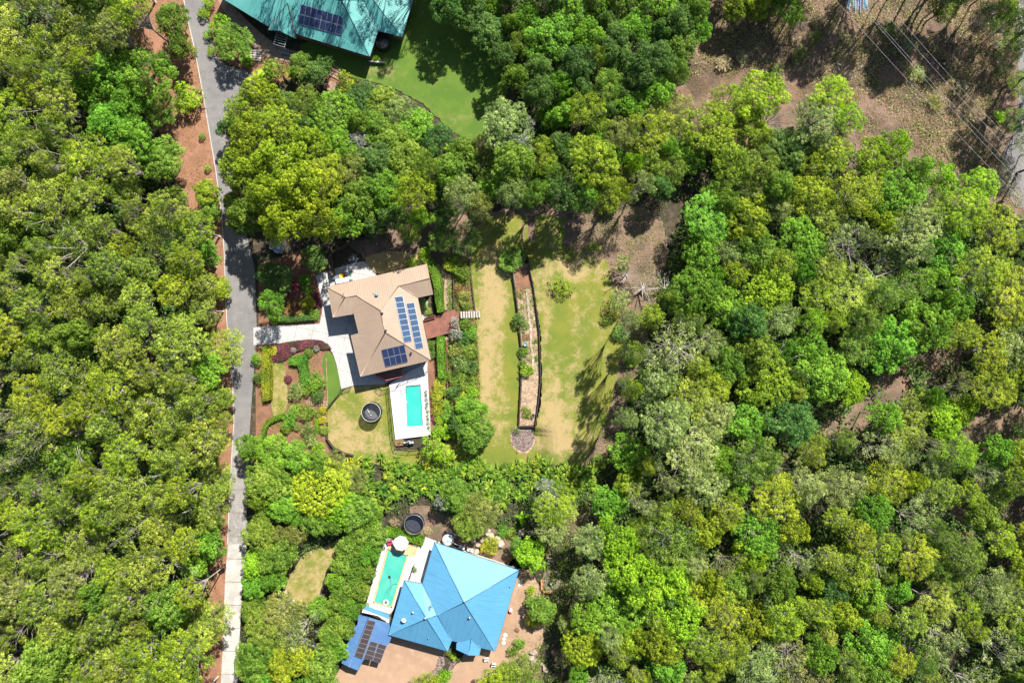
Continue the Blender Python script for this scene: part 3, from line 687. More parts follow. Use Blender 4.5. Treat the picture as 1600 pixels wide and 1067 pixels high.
fl_r = [(812, 744), (806, 700), (812, 668), (837, 667), (845.5, 630), (846.5, 588), (845, 518), (835, 450), (827, 411), (823, 392), (870, 392), (905, 390), (940, 384), (950, 412), (957, 445), (968, 480), (974, 530), (966, 580), (955, 630), (932, 690), (900, 740), (850, 746)]
patch('upper_lawn', jag(fl_r, 1.2), 'lawn_a', .055, cell=.8, lawn=True, dry=(.2, [(850, 470, 12, 60, .35), (862, 640, 22, 60, .6), (900, 420, 50, 25, .5), (855, 720, 40, 25, -.2), (880, 690, 40, 30, .5), (830, 735, 60, 12, .3), (900, 560, 12, 100, .12), (880, 520, 10, 60, -.2)]), bare=(-.95, [(925, 400, 40, 22, 1.0), (945, 450, 20, 40, .6), (850, 450, 8, 30, .5), (900, 715, 30, 30, .9), (962, 560, 22, 120, 1.1), (890, 660, 30, 30, .5), (905, 395, 90, 14, .8), (865, 690, 25, 25, .5), (850, 395, 20, 10, .6)]))
patch('gravel_patch', smooth([(800, 676), (806, 667), (832, 666), (836, 680), (832, 695), (822, 707), (810, 703), (801, 694)], 2), 'gravel', .12, cell=1)
patch('pale_edging', smooth([(797, 674), (804, 664), (834, 665), (839, 680), (834, 698), (822, 711), (808, 706), (798, 696)], 2), 'palemulch', .085, cell=1)
patch('dry_grass_yard', smooth([(567, 406), (578, 398), (610, 392), (650, 396), (665, 412), (666, 420), (640, 424), (590, 432)], 1), 'lawn_a', .05, cell=1, dry=(.75, []), bare=(-.4, []), jit=1)
patch('bed_path', [(696, 430), (705, 425), (709, 482), (700, 488), (692, 480)], 'palemulch', .03, jit=.6)
patch('bed_path', [(690, 528), (702, 524), (700, 600), (697, 690), (690, 700), (692, 600)], 'palemulch', .03, jit=.6)
patch('garden_bed', [(709, 430), (733, 402), (738, 450), (743, 500), (747, 540), (748.5, 589), (750, 625), (757, 660), (748, 700), (700, 700), (696, 600), (702, 520), (709, 482)], 'mulch', .03, cell=2)
patch('garden_bed', [(667, 565), (692, 560), (697, 700), (668, 700), (674, 680)], 'mulch', .03)
# south block
patch('side_yard', [(474, 865), (497, 857), (522, 848), (540, 850), (510, 890), (500, 925), (497, 945), (480, 950), (443, 935), (444, 925), (451, 902)], 'lawn_a', .04, cell=1, dry=(.5, []), bare=(-.6, [(470, 930, 30, 12, .8)]), jit=.8)
patch('gravel_drive', [(534, 1040), (600, 960), (700, 1000), (691, 1028), (685, 1044), (665, 1058), (640, 1068), (640, 1140), (480, 1140), (520, 1062)], 'tandrive', .03)
patch('back_yard', [(740, 1000), (800, 870), (825, 880), (845, 920), (850, 1000), (820, 1060), (790, 1120), (645, 1120), (665, 1068), (700, 1050), (720, 1030)], 'tandrive', .02, jit=1)
patch('back_path', [(640, 790), (700, 790), (780, 830), (840, 870), (820, 900), (740, 860), (690, 850), (640, 835)], 'track', .02, jit=1)

# ------------------------------------------------------------ roofs on rays through the photograph's corners
def plane3(a, b, c):
    n = (b-a).cross(c-a).normalized(); return (n if n.z > 0 else -n), a
def onplane(u, v, pl, off=0.0):
    n, p = pl; o = Vector((0, 0, CAMH)); d = Vector(((u-800)*K, (533.5-v)*K, -1))
    t = (p+n*off-o).dot(n)/d.dot(n); return o+d*t
def roof(root, pts, planes, mroof, mcap, lines, eaves, cap_r=.11):
    P = {k: G(*v) for k, v in pts.items()}
    mb = MB()
    for f in planes:
        q = [P[k] for k in f]
        n = sum(((q[i]-q[0]).cross(q[i+1]-q[0]) for i in range(1, len(q)-1)), Vector())
        if n.z < 0: q = q[::-1]
        if len(q) > 4:
            c = sum(q, Vector())/len(q)
            mb.poly(q)
        else: mb.poly(q)
    r = mb.build('roof', MT[mroof], root, uv=True)
    md = r.modifiers.new('thick', 'SOLIDIFY'); md.thickness = .10; md.offset = -1
    for a, b in lines:
        m = MB(); m.tube([P[a]+Vector((0, 0, .02)), P[b]+Vector((0, 0, .02))], cap_r, 6); m.build('ridge_cap', MT[mcap], r, True)
    for a, b in eaves:
        m = MB(); m.bar(P[a]-Vector((0, 0, .09)), P[b]-Vector((0, 0, .09)), .14, .17); m.build('gutter', MT[mcap], r)
    return P
def offset_in(px, d):
    pts = [Vector((p.x, p.y)) for p in px]; n = len(pts)
    a = sum(pts[i].x*pts[(i+1) % n].y-pts[(i+1) % n].x*pts[i].y for i in range(n)); s = 1 if a > 0 else -1
    out = []
    for i in range(n):
        e1 = (pts[i]-pts[i-1]).normalized(); e2 = (pts[(i+1) % n]-pts[i]).normalized()
        n1 = Vector((-e1.y, e1.x))*s; n2 = Vector((-e2.y, e2.x))*s; b = (n1+n2); b = b/max(.3, b.dot(n1)) if b.length > 1e-3 else n1
        out.append(pts[i]+b*d)
    return out
def walls(root, P, keys, mat, z1=2.85, inset=.55, wins=()):
    q = offset_in([P[k] for k in keys], inset); mb = MB(); mb.prism([(p.x, p.y) for p in q], 0, z1); mb.build('wall', MT[mat], root)
    n = len(q)
    for i, t, wd, kind in wins:
        a, b = q[i], q[(i+1) % n]; d = (b-a).normalized(); c = a.lerp(b, t); ang = math.atan2(d.y, d.x)
        z0, h = (.0, 2.1) if kind == 'door' else (.9, 1.2)
        m = MB(); m.box((c.x, c.y, z0+h/2), (wd, .12, h), ang); w_ = m.build('door' if kind == 'door' else 'window', MT['white'], root)
        m = MB(); m.box((c.x, c.y, z0+h/2), (wd-.14, .15, h-.14), ang); m.build('pane', MT['glass'], w_)
def panels(root, quad, nc, nr, pl, cells, gap=.04, off=.12, skip=()):
    a, b, c, d = [onplane(u, v, pl, off) for u, v in quad]    # tl tr br bl
    for j in range(nr):
        for i in range(nc):
            if (i, j) in skip: continue
            def at(s, t): return (a.lerp(b, s)).lerp(d.lerp(c, s), t)
            q = [at(i/nc, j/nr), at((i+1)/nc, j/nr), at((i+1)/nc, (j+1)/nr), at(i/nc, (j+1)/nr)]
            ce = sum(q, Vector())/4; n = pl[0]
            def ring(f, o_): return [p+(ce-p).normalized()*f + n*o_ for p in q]
            m = MB(); top = ring(.09, .035)
            bq = ring(.09, 0)
            m.poly(top[::-1]);
            me = m.build('solar_panel', MT[cells], root)
            if me.data.polygons[0].normal.z < 0: me.data.flip_normals()
            ul = me.data.uv_layers.new(name='UVMap')
            for li, uv in zip(range(4), ((0, 0), (1, 0), (1, 1), (0, 1))): ul.data[li].uv = uv
            m = MB(); up, lo = ring(.02, .028), ring(.02, -.01); bb = len(m.v); m.v += [tuple(p) for p in up+lo]
            m.f += [(3, 2, 1, 0), (4, 5, 6, 7), (0, 1, 5, 4), (1, 2, 6, 5), (2, 3, 7, 6), (3, 0, 4, 7)]; m.m += [0]*6
            m.build('frame', MT['silver'], me)
# ---- the tan house
hs = thing('house', GT(600, 510), 'tan metal roofed house with many solar panels beside the trampoline lawn and turquoise pool', 'house')
pts = dict(A=(511.9, 448.6, 4.1), B=(666.5, 413.1, 4.1), T=(670.9, 435.2, 5.05), C=(676.2, 459.5, 4.1), D=(652.1, 464.6, 4.1), V=(623.6, 446.1, 5.05), P=(594, 484.8, 6.35), Q=(602.2, 519.3, 6.35), E=(672.8, 562.3, 4.1), F=(563.3, 587.8, 4.1), Gg=(548.6, 524.3, 4.1), H=(560.9, 520.9, 4.6), I=(552.6, 487.5, 4.6), R2=(557.5, 462, 5.07), R1=(539.2, 464.1, 5), J=(520.4, 495.6, 4.1), I2=(553.6, 489.9, 4.3))
Pt = roof(hs, pts, [('A', 'B', 'T', 'V', 'P', 'R2', 'R1'), ('V', 'T', 'C', 'D'), ('V', 'D', 'E', 'Q', 'P'), ('Q', 'E', 'F'), ('P', 'Q', 'F', 'Gg', 'H', 'I', 'R2'), ('A', 'R1', 'J'), ('R1', 'R2', 'I2', 'J')], 'roof_tan', 'cap_tan',
     [('A', 'R1'), ('R1', 'R2'), ('R2', 'P'), ('P', 'Q'), ('Q', 'E'), ('Q', 'F'), ('V', 'T'), ('V', 'P'), ('V', 'D'), ('R1', 'J')],
     [('A', 'B'), ('B', 'T'), ('T', 'C'), ('C', 'D'), ('D', 'E'), ('E', 'F'), ('F', 'Gg'), ('Gg', 'H'), ('H', 'I'), ('J', 'A'), ('J', 'I2')], .09)
walls(hs, Pt, ['A', 'B', 'C', 'D', 'E', 'F', 'Gg', 'H', 'I2', 'J'], 'cream', 3.95, .6, wins=[(0, .25, 1.6, 'window'), (0, .5, 2.4, 'door'), (0, .75, 1.6, 'window'), (3, .3, 2.4, 'door'), (3, .7, 1.8, 'window'), (4, .3, 2.6, 'door'), (4, .7, 1.6, 'window'), (5, .3, 1.4, 'window'), (5, .7, 1.4, 'window'), (8, .5, 2.2, 'door')])
plE = plane3(Pt['D'], Pt['E'], Pt['P']); plS = plane3(Pt['Q'], Pt['E'], Pt['F']); plN = plane3(Pt['A'], Pt['B'], Pt['P'])
panels(hs, [(615.8, 464.1), (629.6, 462.6), (644.1, 532.9), (630.9, 535.6)], 1, 8, plE, 'cells_light')
panels(hs, [(634.3, 474.2), (647.3, 472.4), (661.9, 543.2), (649.1, 545.8)], 1, 8, plE, 'cells_light')
panels(hs, [(595.6, 546.4), (631.8, 538.1), (637.4, 565.2), (602.3, 573.2)], 4, 2, plS, 'cells')
def vent(root, u, v, pl, r=.16, h=.4, m='black', nm='roof_vent'):
    p = onplane(u, v, pl); mb = MB(); mb.tube([p-Vector((0, 0, .2)), p+Vector((0, 0, h))], r*.7, 10); mb.lathe(p+Vector((0, 0, h-.12)), [(0.02, .2), (r*.8, .16), (r*1.25, .06), (r*1.3, -.02), (r*.7, -.06)], 12); return mb.build(nm, MT[m], root, True)
vent(hs, 597.6, 489.5, plE); vent(hs, 603, 516.5, plE); vent(hs, 642.5, 551.5, plS)
p = onplane(589, 461, plN); mb = MB(); mb.blob(p+Vector((0, 0, .35)), (.35, .3, .3), random.Random(1), .05); mb.tube([p+Vector((0, 0, -.1)), p+Vector((0, 0, .4))], .1, 8); mb.build('roof_vent', MT['bluep'], hs, True)
m = MB(); m.bar(p+Vector((-.7, .45, .12)), p+Vector((.5, -.6, .12)), .05, .05); m.bar(p+Vector((-.2, -.7, .12)), p+Vector((.3, .6, .12)), .05, .05); m.build('vent_brace', MT['grey'], hs)
p = onplane(537, 459.5, plN); m = MB(); m.tube([p, p+Vector((0, 0, .8)), p+Vector((.35, .1, .95))], .035, 6); m.bar(p+Vector((-.3, -.35, .6)), p+Vector((.3, .35, .6)), .03, .03); m.build('antenna', MT['grey'], hs)
# balcony with its pink red rail under the south eave
mb = MB(); q = [GT(590, 588), GT(603, 595), GT(631, 588), GT(628, 572), GT(585, 580)]; mb.prism([(p.x, p.y) for p in q], .06, .75); mb.build('balcony', MT['fascia'], hs)
mb = MB(); q = [G(591.5, 588.5, 1.7), G(603, 594, 1.7), G(630, 587, 1.7), G(627.8, 578, 1.7)]
for a, b in zip(q, q[1:]):
    mb.bar(a, b, .17, .09); mb.bar(a-Vector((0, 0, .85)), b-Vector((0, 0, .85)), .06, .06)
    for t in np.linspace(0, 1, 9): c = a.lerp(b, t); mb.bar(c, c-Vector((0, 0, .95)), .03, .03)
mb.build('railing', MT['pink'], hs)
# ---- the blue house
hb = thing('house', GT(700, 940), 'large blue metal roofed house with two hipped roofs beside the green pool', 'house')
pts = dict(a=(678.7, 847.2, 3), b=(810.4, 890.8, 3), c=(773.6, 1017.2, 3), M=(724.9, 941.3, 6.3), w2=(660.4, 911.8, 3.03), v=(683.2, 960.7, 4.75), w5=(705.5, 1000.6, 3.05), w1=(631.6, 906.9, 3), w3=(607.4, 991.1, 3), w4=(699.6, 1016.6, 3), r=(666.6, 966.5, 5.3),
           p0=(736.5, 993.8, 3.55), p1=(713.6, 1005, 3.02), p2=(713.2, 1014, 2.9), p3=(732.4, 1023, 3.4), p4=(748.6, 1023.6, 2.9), p5=(751.2, 1012, 3.0))
Pb = roof(hb, pts, [('a', 'M', 'b'), ('b', 'M', 'c'), ('a', 'w2', 'v', 'M'), ('M', 'v', 'w5', 'c'), ('w1', 'r', 'w3'), ('w3', 'r', 'w4'), ('w1', 'w2', 'v', 'r'), ('r', 'v', 'w5', 'w4'), ('p0', 'p1', 'p2', 'p3'), ('p0', 'p3', 'p4', 'p5')], 'roof_blue', 'cap_blue',
     [('a', 'M'), ('b', 'M'), ('c', 'M'), ('M', 'v'), ('v', 'w2'), ('v', 'w5'), ('v', 'r'), ('w1', 'r'), ('w3', 'r'), ('w4', 'r'), ('p0', 'p3'), ('p0', 'p1'), ('p0', 'p5')],
     [('a', 'b'), ('b', 'c'), ('a', 'w2'), ('w1', 'w2'), ('w1', 'w3'), ('w3', 'w4'), ('w4', 'w5'), ('p1', 'p2'), ('p4', 'p5'), ('p2', 'p3'), ('p3', 'p4')], .065)
Pb['n'] = G(714, 1001, 3)
walls(hb, Pb, ['a', 'b', 'c', 'w5', 'w2'], 'cream', wins=[(0, .3, 1.6, 'window'), (0, .7, 1.6, 'window'), (1, .3, 1.8, 'window'), (1, .7, 2.2, 'door'), (2, .2, 1.5, 'window')])
walls(hb, Pb, ['w1', 'w2', 'w5', 'w4', 'w3'], 'cream', 2.8, wins=[(3, .3, 2.6, 'door'), (3, .7, 2.6, 'door'), (4, .5, 1.6, 'window')])
for k in ('p2', 'p4'): mb = MB(); mb.box((Pb[k].x, Pb[k].y+.25, 1.35), (.12, .12, 2.7)); mb.build('porch_post', MT['white'], hb)
plL = plane3(Pb['w1'], Pb['r'], Pb['w3']); plB = plane3(Pb['w3'], Pb['r'], Pb['w4']); plM = plane3(Pb['M'], Pb['v'], Pb['c']); plT = plane3(Pb['a'], Pb['M'], Pb['b']); plW = plane3(Pb['r'], Pb['v'], Pb['w2'])
for u, v, pl in ((725.5, 937.5, plT), (664.8, 964.5, plW), (733.8, 963.5, plM), (674, 945.5, plW), (645.5, 955.5, plL)): vent(hb, u, v, pl, .17, .45, 'silver')
vent(hb, 669.5, 996, plB, .08, .3, 'grey'); vent(hb, 797, 915.5, plane3(Pb['b'], Pb['M'], Pb['c']), .09, .3, 'grey')
p = onplane(675, 944, plW); m = MB(); m.tube([p, p+Vector((0, 0, 1.6))], .03, 6)
for i in range(5): m.bar(p+Vector((-.3+.02*i, -.1+.16*i, 1.5)), p+Vector((.3-.02*i, .1+.16*i, 1.5)), .03, .03)
m.bar(p+Vector((0, -.2, 1.5)), p+Vector((0, .7, 1.5)), .04, .04); m.build('antenna', MT['grey'], hb)
p = onplane(632.5, 965, plL); m = MB(); m.tube([p, p+Vector((0, 0, .7))], .04, 6); m.lathe(p+Vector((0, 0, .75)), [(.02, -.02), (.2, .0), (.38, .1), (.42, .16)], 16); m.build('satellite_dish', MT['white'], hb, True)
m = MB(); m.tube([p+Vector((0, 0, .1)), onplane(626, 972, plL, .05), onplane(620, 980, plL, .05)], .03, 5); m.build('cable', MT['grey'], hb)
# ---- the carport
cp = thing('carport', GT(575, 1000), 'blue roofed carport with dark solar panels between the hedge and the gravel drive', 'carport')
pts = dict(a=(561, 960, 2.7), t=(576, 964, 3.0), b=(608, 974, 2.5), c=(610.8, 996, 2.45), d=(606.7, 1006.5, 2.45), e=(586, 1001, 2.8), f=(567, 1031.5, 2.7), g=(559.2, 1047, 2.5), h=(545, 1041.4, 3.0), i=(534.4, 1036, 2.6), j=(536.6, 1020.8, 2.6), k=(553, 981, 2.68), l=(559, 975.5, 2.72))
Pc = roof(cp, pts, [('a', 't', 'h', 'i', 'j', 'k', 'l'), ('t', 'b', 'c', 'd', 'f', 'g', 'h')], 'roof_shed', 'cap_blue', [('t', 'h')], [('a', 'l'), ('l', 'k'), ('k', 'j'), ('j', 'i'), ('g', 'f'), ('b', 'c'), ('c', 'd')], .05)
for k in ('a', 'b', 'c', 'd', 'f', 'g', 'i', 'j', 'k'):
    m = MB(); q = Pc[k].lerp(Pc['e'], .06); m.box((q.x, q.y, 1.25), (.1, .1, 2.5)); m.build('post', MT['silver'], cp)
plC = plane3(Pc['t'], Pc['b'], Pc['h'])
panels(cp, [(575.1, 967.6), (587.6, 970.6), (566.7, 1028.3), (553.2, 1024.4)], 1, 8, plC, 'cells_brown', off=.15)
panels(cp, [(578.4, 1000.8), (591, 1003.8), (581.5, 1031.8), (568, 1028)], 1, 4, plC, 'cells_brown', off=.15)
panels(cp, [(591.6, 1004.2), (604.3, 1008.1), (594.4, 1035.8), (581.9, 1032)], 1, 4, plC, 'cells_brown', off=.15)
sh = thing('awning', GT(588, 957), 'white and blue strip awning between the pool end and the carport', 'awning')
mb = MB(); q = [G(567.3, 951.3, 2.6), G(565.2, 956.3, 2.6), G(590, 961.5, 2.6), G(607.8, 973, 2.6), G(608, 967, 2.6)]; mb.prism([(p.x, p.y) for p in q], 2.5, 2.6); mb.build('white_sheet', MT['white'], sh)
mb = MB(); q = [G(572, 945.8, 2.7), G(567.8, 950.8, 2.7), G(607.9, 966.6, 2.7), G(608.2, 960.6, 2.7)]; mb.prism([(p.x, p.y) for p in q], 2.6, 2.7); mb.build('blue_sheet', MT['roof_blue'], sh)
for u, v in ((567, 956), (607, 972), (572, 947), (607, 962)): m = MB(); q = G(u, v, 2.5); m.box((q.x, q.y, 1.25), (.08, .08, 2.5)); m.build('post', MT['silver'], sh)
# ---- the green roofed house
hg = thing('house', GT(520, 10), 'green metal roofed house with navy solar panels at the top edge of the photo', 'house')
pts = dict(a=(335, -10, 3.4), b=(418.5, 41, 3.4), c=(466.5, 54, 3.4), d=(577.6, 88, 3.4), e=(590.3, 47.5, 3.4), f=(628, 57.6, 3.4), g=(655, -36, 3.4), h=(440, -70, 3.4), i=(352, -45, 3.4), R1=(436, -22, 5.6), R2=(534, 1, 6.4), R3=(572, -14, 5.4), x=(569, 3, 4.6),
           q0=(450, 7.5, 4.9), q1=(418.7, 47.6, 3.15), q2=(437, 49, 3.3), q3=(462.3, 61.3, 3.1), rb=(560, -70, 6))
Pg = roof(hg, pts, [('a', 'b', 'q0', 'R1'), ('b', 'c', 'q0'), ('q0', 'c', 'd', 'R2', 'R1'), ('d', 'e', 'x', 'R2'), ('e', 'f', 'R3', 'x'), ('x', 'R3', 'R2'), ('f', 'g', 'R3'), ('g', 'h', 'R1', 'R2', 'R3'), ('h', 'i', 'R1'), ('i', 'a', 'R1')], 'roof_green', 'cap_green',
     [('d', 'R2'), ('R2', 'R1'), ('x', 'e'), ('R2', 'R3'), ('a', 'R1'), ('f', 'R3'), ('h', 'R1')], [('a', 'b'), ('c', 'd'), ('d', 'e'), ('e', 'f'), ('f', 'g'), ('g', 'h'), ('i', 'a')], .07)
Pq = {k: G(*pts[k]) for k in pts}
mb = MB(); lift = Vector((0, 0, .35))
mb.poly([Pq['q0']+lift, G(418.7, 47.6, 3.3), G(437, 49, 3.75)+lift*.3][::1]); mb.poly([Pq['q0']+lift, G(437, 49, 3.75)+lift*.3, G(462.3, 61.3, 3.3)])
gr = mb.build('porch_roof', MT['roof_green'], hg, uv=True)
for p in gr.data.polygons:
    pass
if gr.data.polygons[0].normal.z < 0: gr.data.flip_normals()
mdf = gr.modifiers.new('thick', 'SOLIDIFY'); mdf.thickness = .1; mdf.offset = 0
for a_, b_ in ((Pq['q0']+lift, G(418.7, 47.6, 3.3)), (Pq['q0']+lift, G(462.3, 61.3, 3.3))):
    m = MB(); m.tube([a_, b_], .09, 6); m.build('ridge_cap', MT['fascia'], gr, True)
walls(hg, Pg, ['a', 'b', 'd', 'e', 'f', 'g', 'h', 'i'], 'brick', 3.2, .6, wins=[(0, .6, 1.8, 'window'), (1, .45, 2.0, 'window'), (1, .7, 2.0, 'window'), (1, .88, 1.4, 'window'), (3, .5, 1.6, 'window'), (4, .4, 2.4, 'door')])
panels(hg, [(470.3, 7), (537.8, 26.2), (532.5, 55.8), (465.3, 37.6)], 8, 2, plane3(Pg['q0'], Pg['c'], Pg['d']), 'cells')
# ------------------------------------------------------------ pools and paving
dk = patch('pool_deck', [(607.9, 600), (640, 580), (667, 566), (673.2, 680), (617.6, 686.5)], 'patiodeck', 0, zabs=.4, sides=.4, holes=[[(633.6, 603.2), (656.9, 600.9), (660.7, 664.8), (636, 666.2)]])
def pool(label, quad, z, deckz, water, lin, extra):
    c = sum((G(u, v, z) for u, v in quad), Vector())/4
    t = thing('swimming_pool', (c.x, c.y, z), label, 'pool')
    out = [G(u, v, deckz) for u, v in quad]
    ins = [p+(Vector((c.x, c.y, p.z))-p).normalized()*.0 for p in out]
    mb = MB(); mb.poly([Vector((p.x, p.y, z)) for p in out][::-1]); o = mb.build('water', MT[water], t)
    if o.data.polygons[0].normal.z < 0: o.data.flip_normals()
    mb = MB()
    for i in range(len(out)):
        a, b = out[i], out[(i+1) % len(out)]; mb.poly([a, b, Vector((b.x, b.y, z-.3)), Vector((a.x, a.y, z-.3))])
    mb.build('pool_wall', MT[lin], t)
    extra(t, out); return t
def ex_a(t, o):
    mb = MB()
    for k in range(2):
        p = G(629.5, 606+k*4.5, .4); mb.tube([p+Vector((-.35, 0, 0)), p+Vector((-.3, 0, .55)), p+Vector((.2, 0, .75)), p+Vector((.75, 0, .3)), p+Vector((.8, 0, -.15))], .035, 6)
    mb.build('handrail', MT['silver'], t, True)
    mb = MB(); mb.box(G(634.6, 628, .43), (.3, .35, .04)); mb.build('skimmer_lid', MT['white'], t)
MT['liner_a'] = mat_plain('turquoise_liner', (.01, .27, .27), .3); MT['liner_b'] = mat_plain('green_liner', (.02, .22, .17), .3)
pool('rectangular turquoise pool in white paving beside the trampoline lawn', [(633.6, 603.2), (656.9, 600.9), (660.7, 664.8), (636, 666.2)], .12, .4, 'water_a', 'liner_a', ex_a)
dk2 = patch('pool_deck', [(601.5, 841), (571.5, 946), (609.6, 959.5), (616, 950), (630, 912), (638, 906), (650, 884), (656, 862), (656, 846), (630, 838)], 'patiodeck', 0, zabs=.3, sides=.3, holes=[[(607, 858.5), (635.8, 867.5), (611, 946.8), (585, 940)]])
patch('house_paving', [(661, 837), (682, 845), (668, 890), (660, 915), (640, 908), (646, 880), (655, 850)], 'patiodeck', .06)
patch('timber_deck', [(606, 846), (655, 850), (650, 866), (641, 871), (636.5, 866), (607, 857)], 'yellowstone', 0, zabs=.33)
patch('timber_deck', [(636, 846), (655, 848.5), (655, 852), (636, 850)], 'deckwood', 0, zabs=.345)
def ex_b(t, o):
    q = [G(607, 858.5, .3), G(635.8, 867.5, .3), G(611, 946.8, .3), G(585, 940, .3)]; mb = MB()
    for i, wdt in zip(range(4), (.3, .3, .3, .35)):
        a, b = q[i], q[(i+1) % 4]; d = (b-a).normalized(); nn = Vector((d.y, -d.x, 0)); c = (q[0]+q[2])/2
        if nn.dot(c-a) > 0: nn = -nn
        mb.bar(a+nn*wdt*.5-d*.2, b+nn*wdt*.5+d*.2, wdt, .05)
    mb.build('coping', MT['yellowstone'], t)
pool('long green pool beside the blue roofed house and tall hedge', [(607, 858.5), (635.8, 867.5), (611, 946.8), (585, 940)], .1, .3, 'water_b', 'liner_b', ex_b)
mb = MB(); P_ = [(608.5, 901), (610, 906), (611.5, 911), (610.5, 916), (606, 921), (604, 924.5), (605.5, 926), (609, 923), (611, 917), (614, 912), (620, 911.5)]
q = [G(u, v, .16) for u, v in P_]; o = thing('pool_cleaner', q[0], 'dark pool cleaner with a looping hose in the green pool', 'pool cleaner')
mb.tube(q, .045, 6); mb.build('hose', MT['cap_green'], o, True); mb = MB(); mb.box(q[0], (.35, .45, .12), .3); mb.box(q[0]+Vector((0, 0, .08)), (.2, .25, .1), .3); mb.build('body', MT['black'], o)
c = G(602.8, 941, .35); o = thing('pool_ring', c, 'white inflatable ring at the lower end of the green pool', 'pool ring')
mb = MB(); mb.tube([c+Vector((.42*math.cos(a), .42*math.sin(a), 0)) for a in np.linspace(0, 6.283, 18)], .15, 8, False); mb.build('ring', MT['white'], o, True)
mb = MB(); mb.tube([c+Vector((-.2, -.1, .12)), c+Vector((0, 0, .2)), c+Vector((.2, .1, .12))], .05, 6); mb.build('handle', MT['fascia'], o)
# ------------------------------------------------------------ trampolines
def trampoline(u, v, rpx, label, net, top=2.5):
    z = .85; c = G(u, v, z); r = rpx*(CAMH-z)*K; t = thing('trampoline', (c.x, c.y, 0), label, 'trampoline', None); c0 = Vector((c.x, c.y, 0)); k = 8
    mb = MB(); mb.lathe(c0, [(0.001, z), (r*.82, z)], 32); o = mb.build('mat', MT['tramat' if net == 'light' else 'navymat'], t)
    for p in o.data.polygons:
        pass
    mb = MB(); mb.lathe(c0, [(r*.82, z+.02), (r*.84, z+.05), (r, z+.05), (r*1.02, z), (r, z-.05), (r*.84, z-.04)], 32); mb.build('pad', MT['pad'], t)
    for i in range(k):
        a = 6.283*i/k+.2; d = Vector((math.cos(a), math.sin(a), 0)); p = c0+d*r*1.02; m = MB()
        m.tube([p, p+Vector((0, 0, top*.8)), c0+d*r*.98+Vector((0, 0, top))], .035, 6); m.build('pole', MT['grey'], t)
    m = MB(); m.tube([c0+Vector((math.cos(a)*r, math.sin(a)*r, top)) for a in np.linspace(0, 6.283, 33)], .036 if net == 'light' else .04, 6, False); m.build('top_ring', MT['white'] if net == 'light' else MT['grey'], t, True)
    m = MB(); m.lathe(c0, [(r*.97, z+.05), (r*.98, top)], 32); m.build('safety_net', MT['net'], t)
    for i in range(4):
        a = 6.283*i/4+.5; d = Vector((math.cos(a), math.sin(a), 0)); e = Vector((-d.y, d.x, 0)); m = MB(); p = c0+d*r*.9
        m.tube([p-e*.5+Vector((0, 0, z)), p-e*.45+Vector((0, 0, .03)), p+e*.45+Vector((0, 0, .03)), p+e*.5+Vector((0, 0, z))], .03, 6); m.build('leg', MT['grey'], t)
    return c0, r
MT['navymat'] = mat_plain('navy_mat', (.02, .026, .045), .6); MT['tramat'] = mat_plain('trampoline_mat', (.085, .09, .1), .7); MT['pad'] = mat_plain('dark_pad', (.02, .022, .03), .6)
m_, nt_, b_ = newmat('net'); b_.inputs['Base Color'].default_value = (.012, .012, .014, 1); b_.inputs['Roughness'].default_value = .9
tr_ = N(nt_, 'ShaderNodeBsdfTransparent'); mx_ = N(nt_, 'ShaderNodeMixShader'); mx_.inputs[0].default_value = .8
nt_.links.new(tr_.outputs[0], mx_.inputs[1]); nt_.links.new(b_.outputs[0], mx_.inputs[2]); nt_.links.new(mx_.outputs[0], nt_.nodes['Material Output'].inputs[0]); MT['net'] = m_
c0, r0 = trampoline(582.5, 642.5, 14.6, 'black netted trampoline with a pale top ring on the dry lawn', 'light')
for i, (dx, dy) in enumerate(((-.9, .3), (-.8, 0), (-.65, -.2), (-.3, -.7))):
    m = MB(); p = c0+Vector((dx, dy, .98)); m.blob(p, (.12, .12, .12), random.Random(i), .02); o = m.build('ball', MT['white'], None, True)
    setp(o, ['leftmost small white ball on the trampoline mat', 'second white ball from the left on the trampoline mat', 'third white ball from the left on the trampoline mat', 'lowest white ball on the trampoline mat'][i], 'ball', 'white balls on the trampoline')
c1, r1 = trampoline(648.5, 816, 15, 'dark navy trampoline in shade behind the bright hedge and the umbrella', 'dark', 2.3)

NOGO += [[(272, -90), (288, 20), (303, 90), (316, 155), (326, 215), (336, 270), (342, 330), (346, 400), (349, 470), (352, 540), (360, 600), (362, 660), (358, 720), (354, 800), (350, 900), (344, 1000), (338, 1150), (372, 1150), (382, 980), (392, 800), (394, 700), (402, 560), (404, 420), (390, 360), (374, 300), (364, 200), (400, 160), (406, 130), (388, 104), (345, 90), (322, 0), (310, -90)],
 [(335, -60), (418, 45), (470, 60), (580, 92), (594, 50), (630, 62), (655, -40)], [(404, 512), (500, 506), (504, 480), (495, 430), (568, 405), (592, 432), (668, 410), (680, 460), (716, 486), (712, 520), (670, 530), (674, 686), (617, 690), (606, 606), (533, 610), (520, 555), (500, 532), (404, 540)],
 [(514, 640), (550, 606), (606, 604), (620, 690), (618, 706), (556, 712), (524, 696), (512, 680)], [(735, 405), (760, 390), (900, 395), (945, 410), (960, 500), (945, 620), (900, 720), (850, 740), (775, 738), (752, 700), (752, 600), (742, 500)],
 [(600, 838), (655, 846), (680, 842), (812, 890), (776, 1020), (700, 1024), (612, 1000), (590, 1052), (530, 1040), (560, 960), (575, 935)], [(600, 115), (680, 60), (745, 60), (775, 110), (770, 180), (735, 205), (700, 180)], [(535, 1040), (640, 1010), (690, 1020), (690, 1045), (640, 1067), (520, 1080)], [(455, 925), (455, 895), (485, 865), (520, 855), (500, 895), (480, 930)], [(1480, 45), (1600, 120), (1560, 260), (1400, 150), (1350, 40)]]
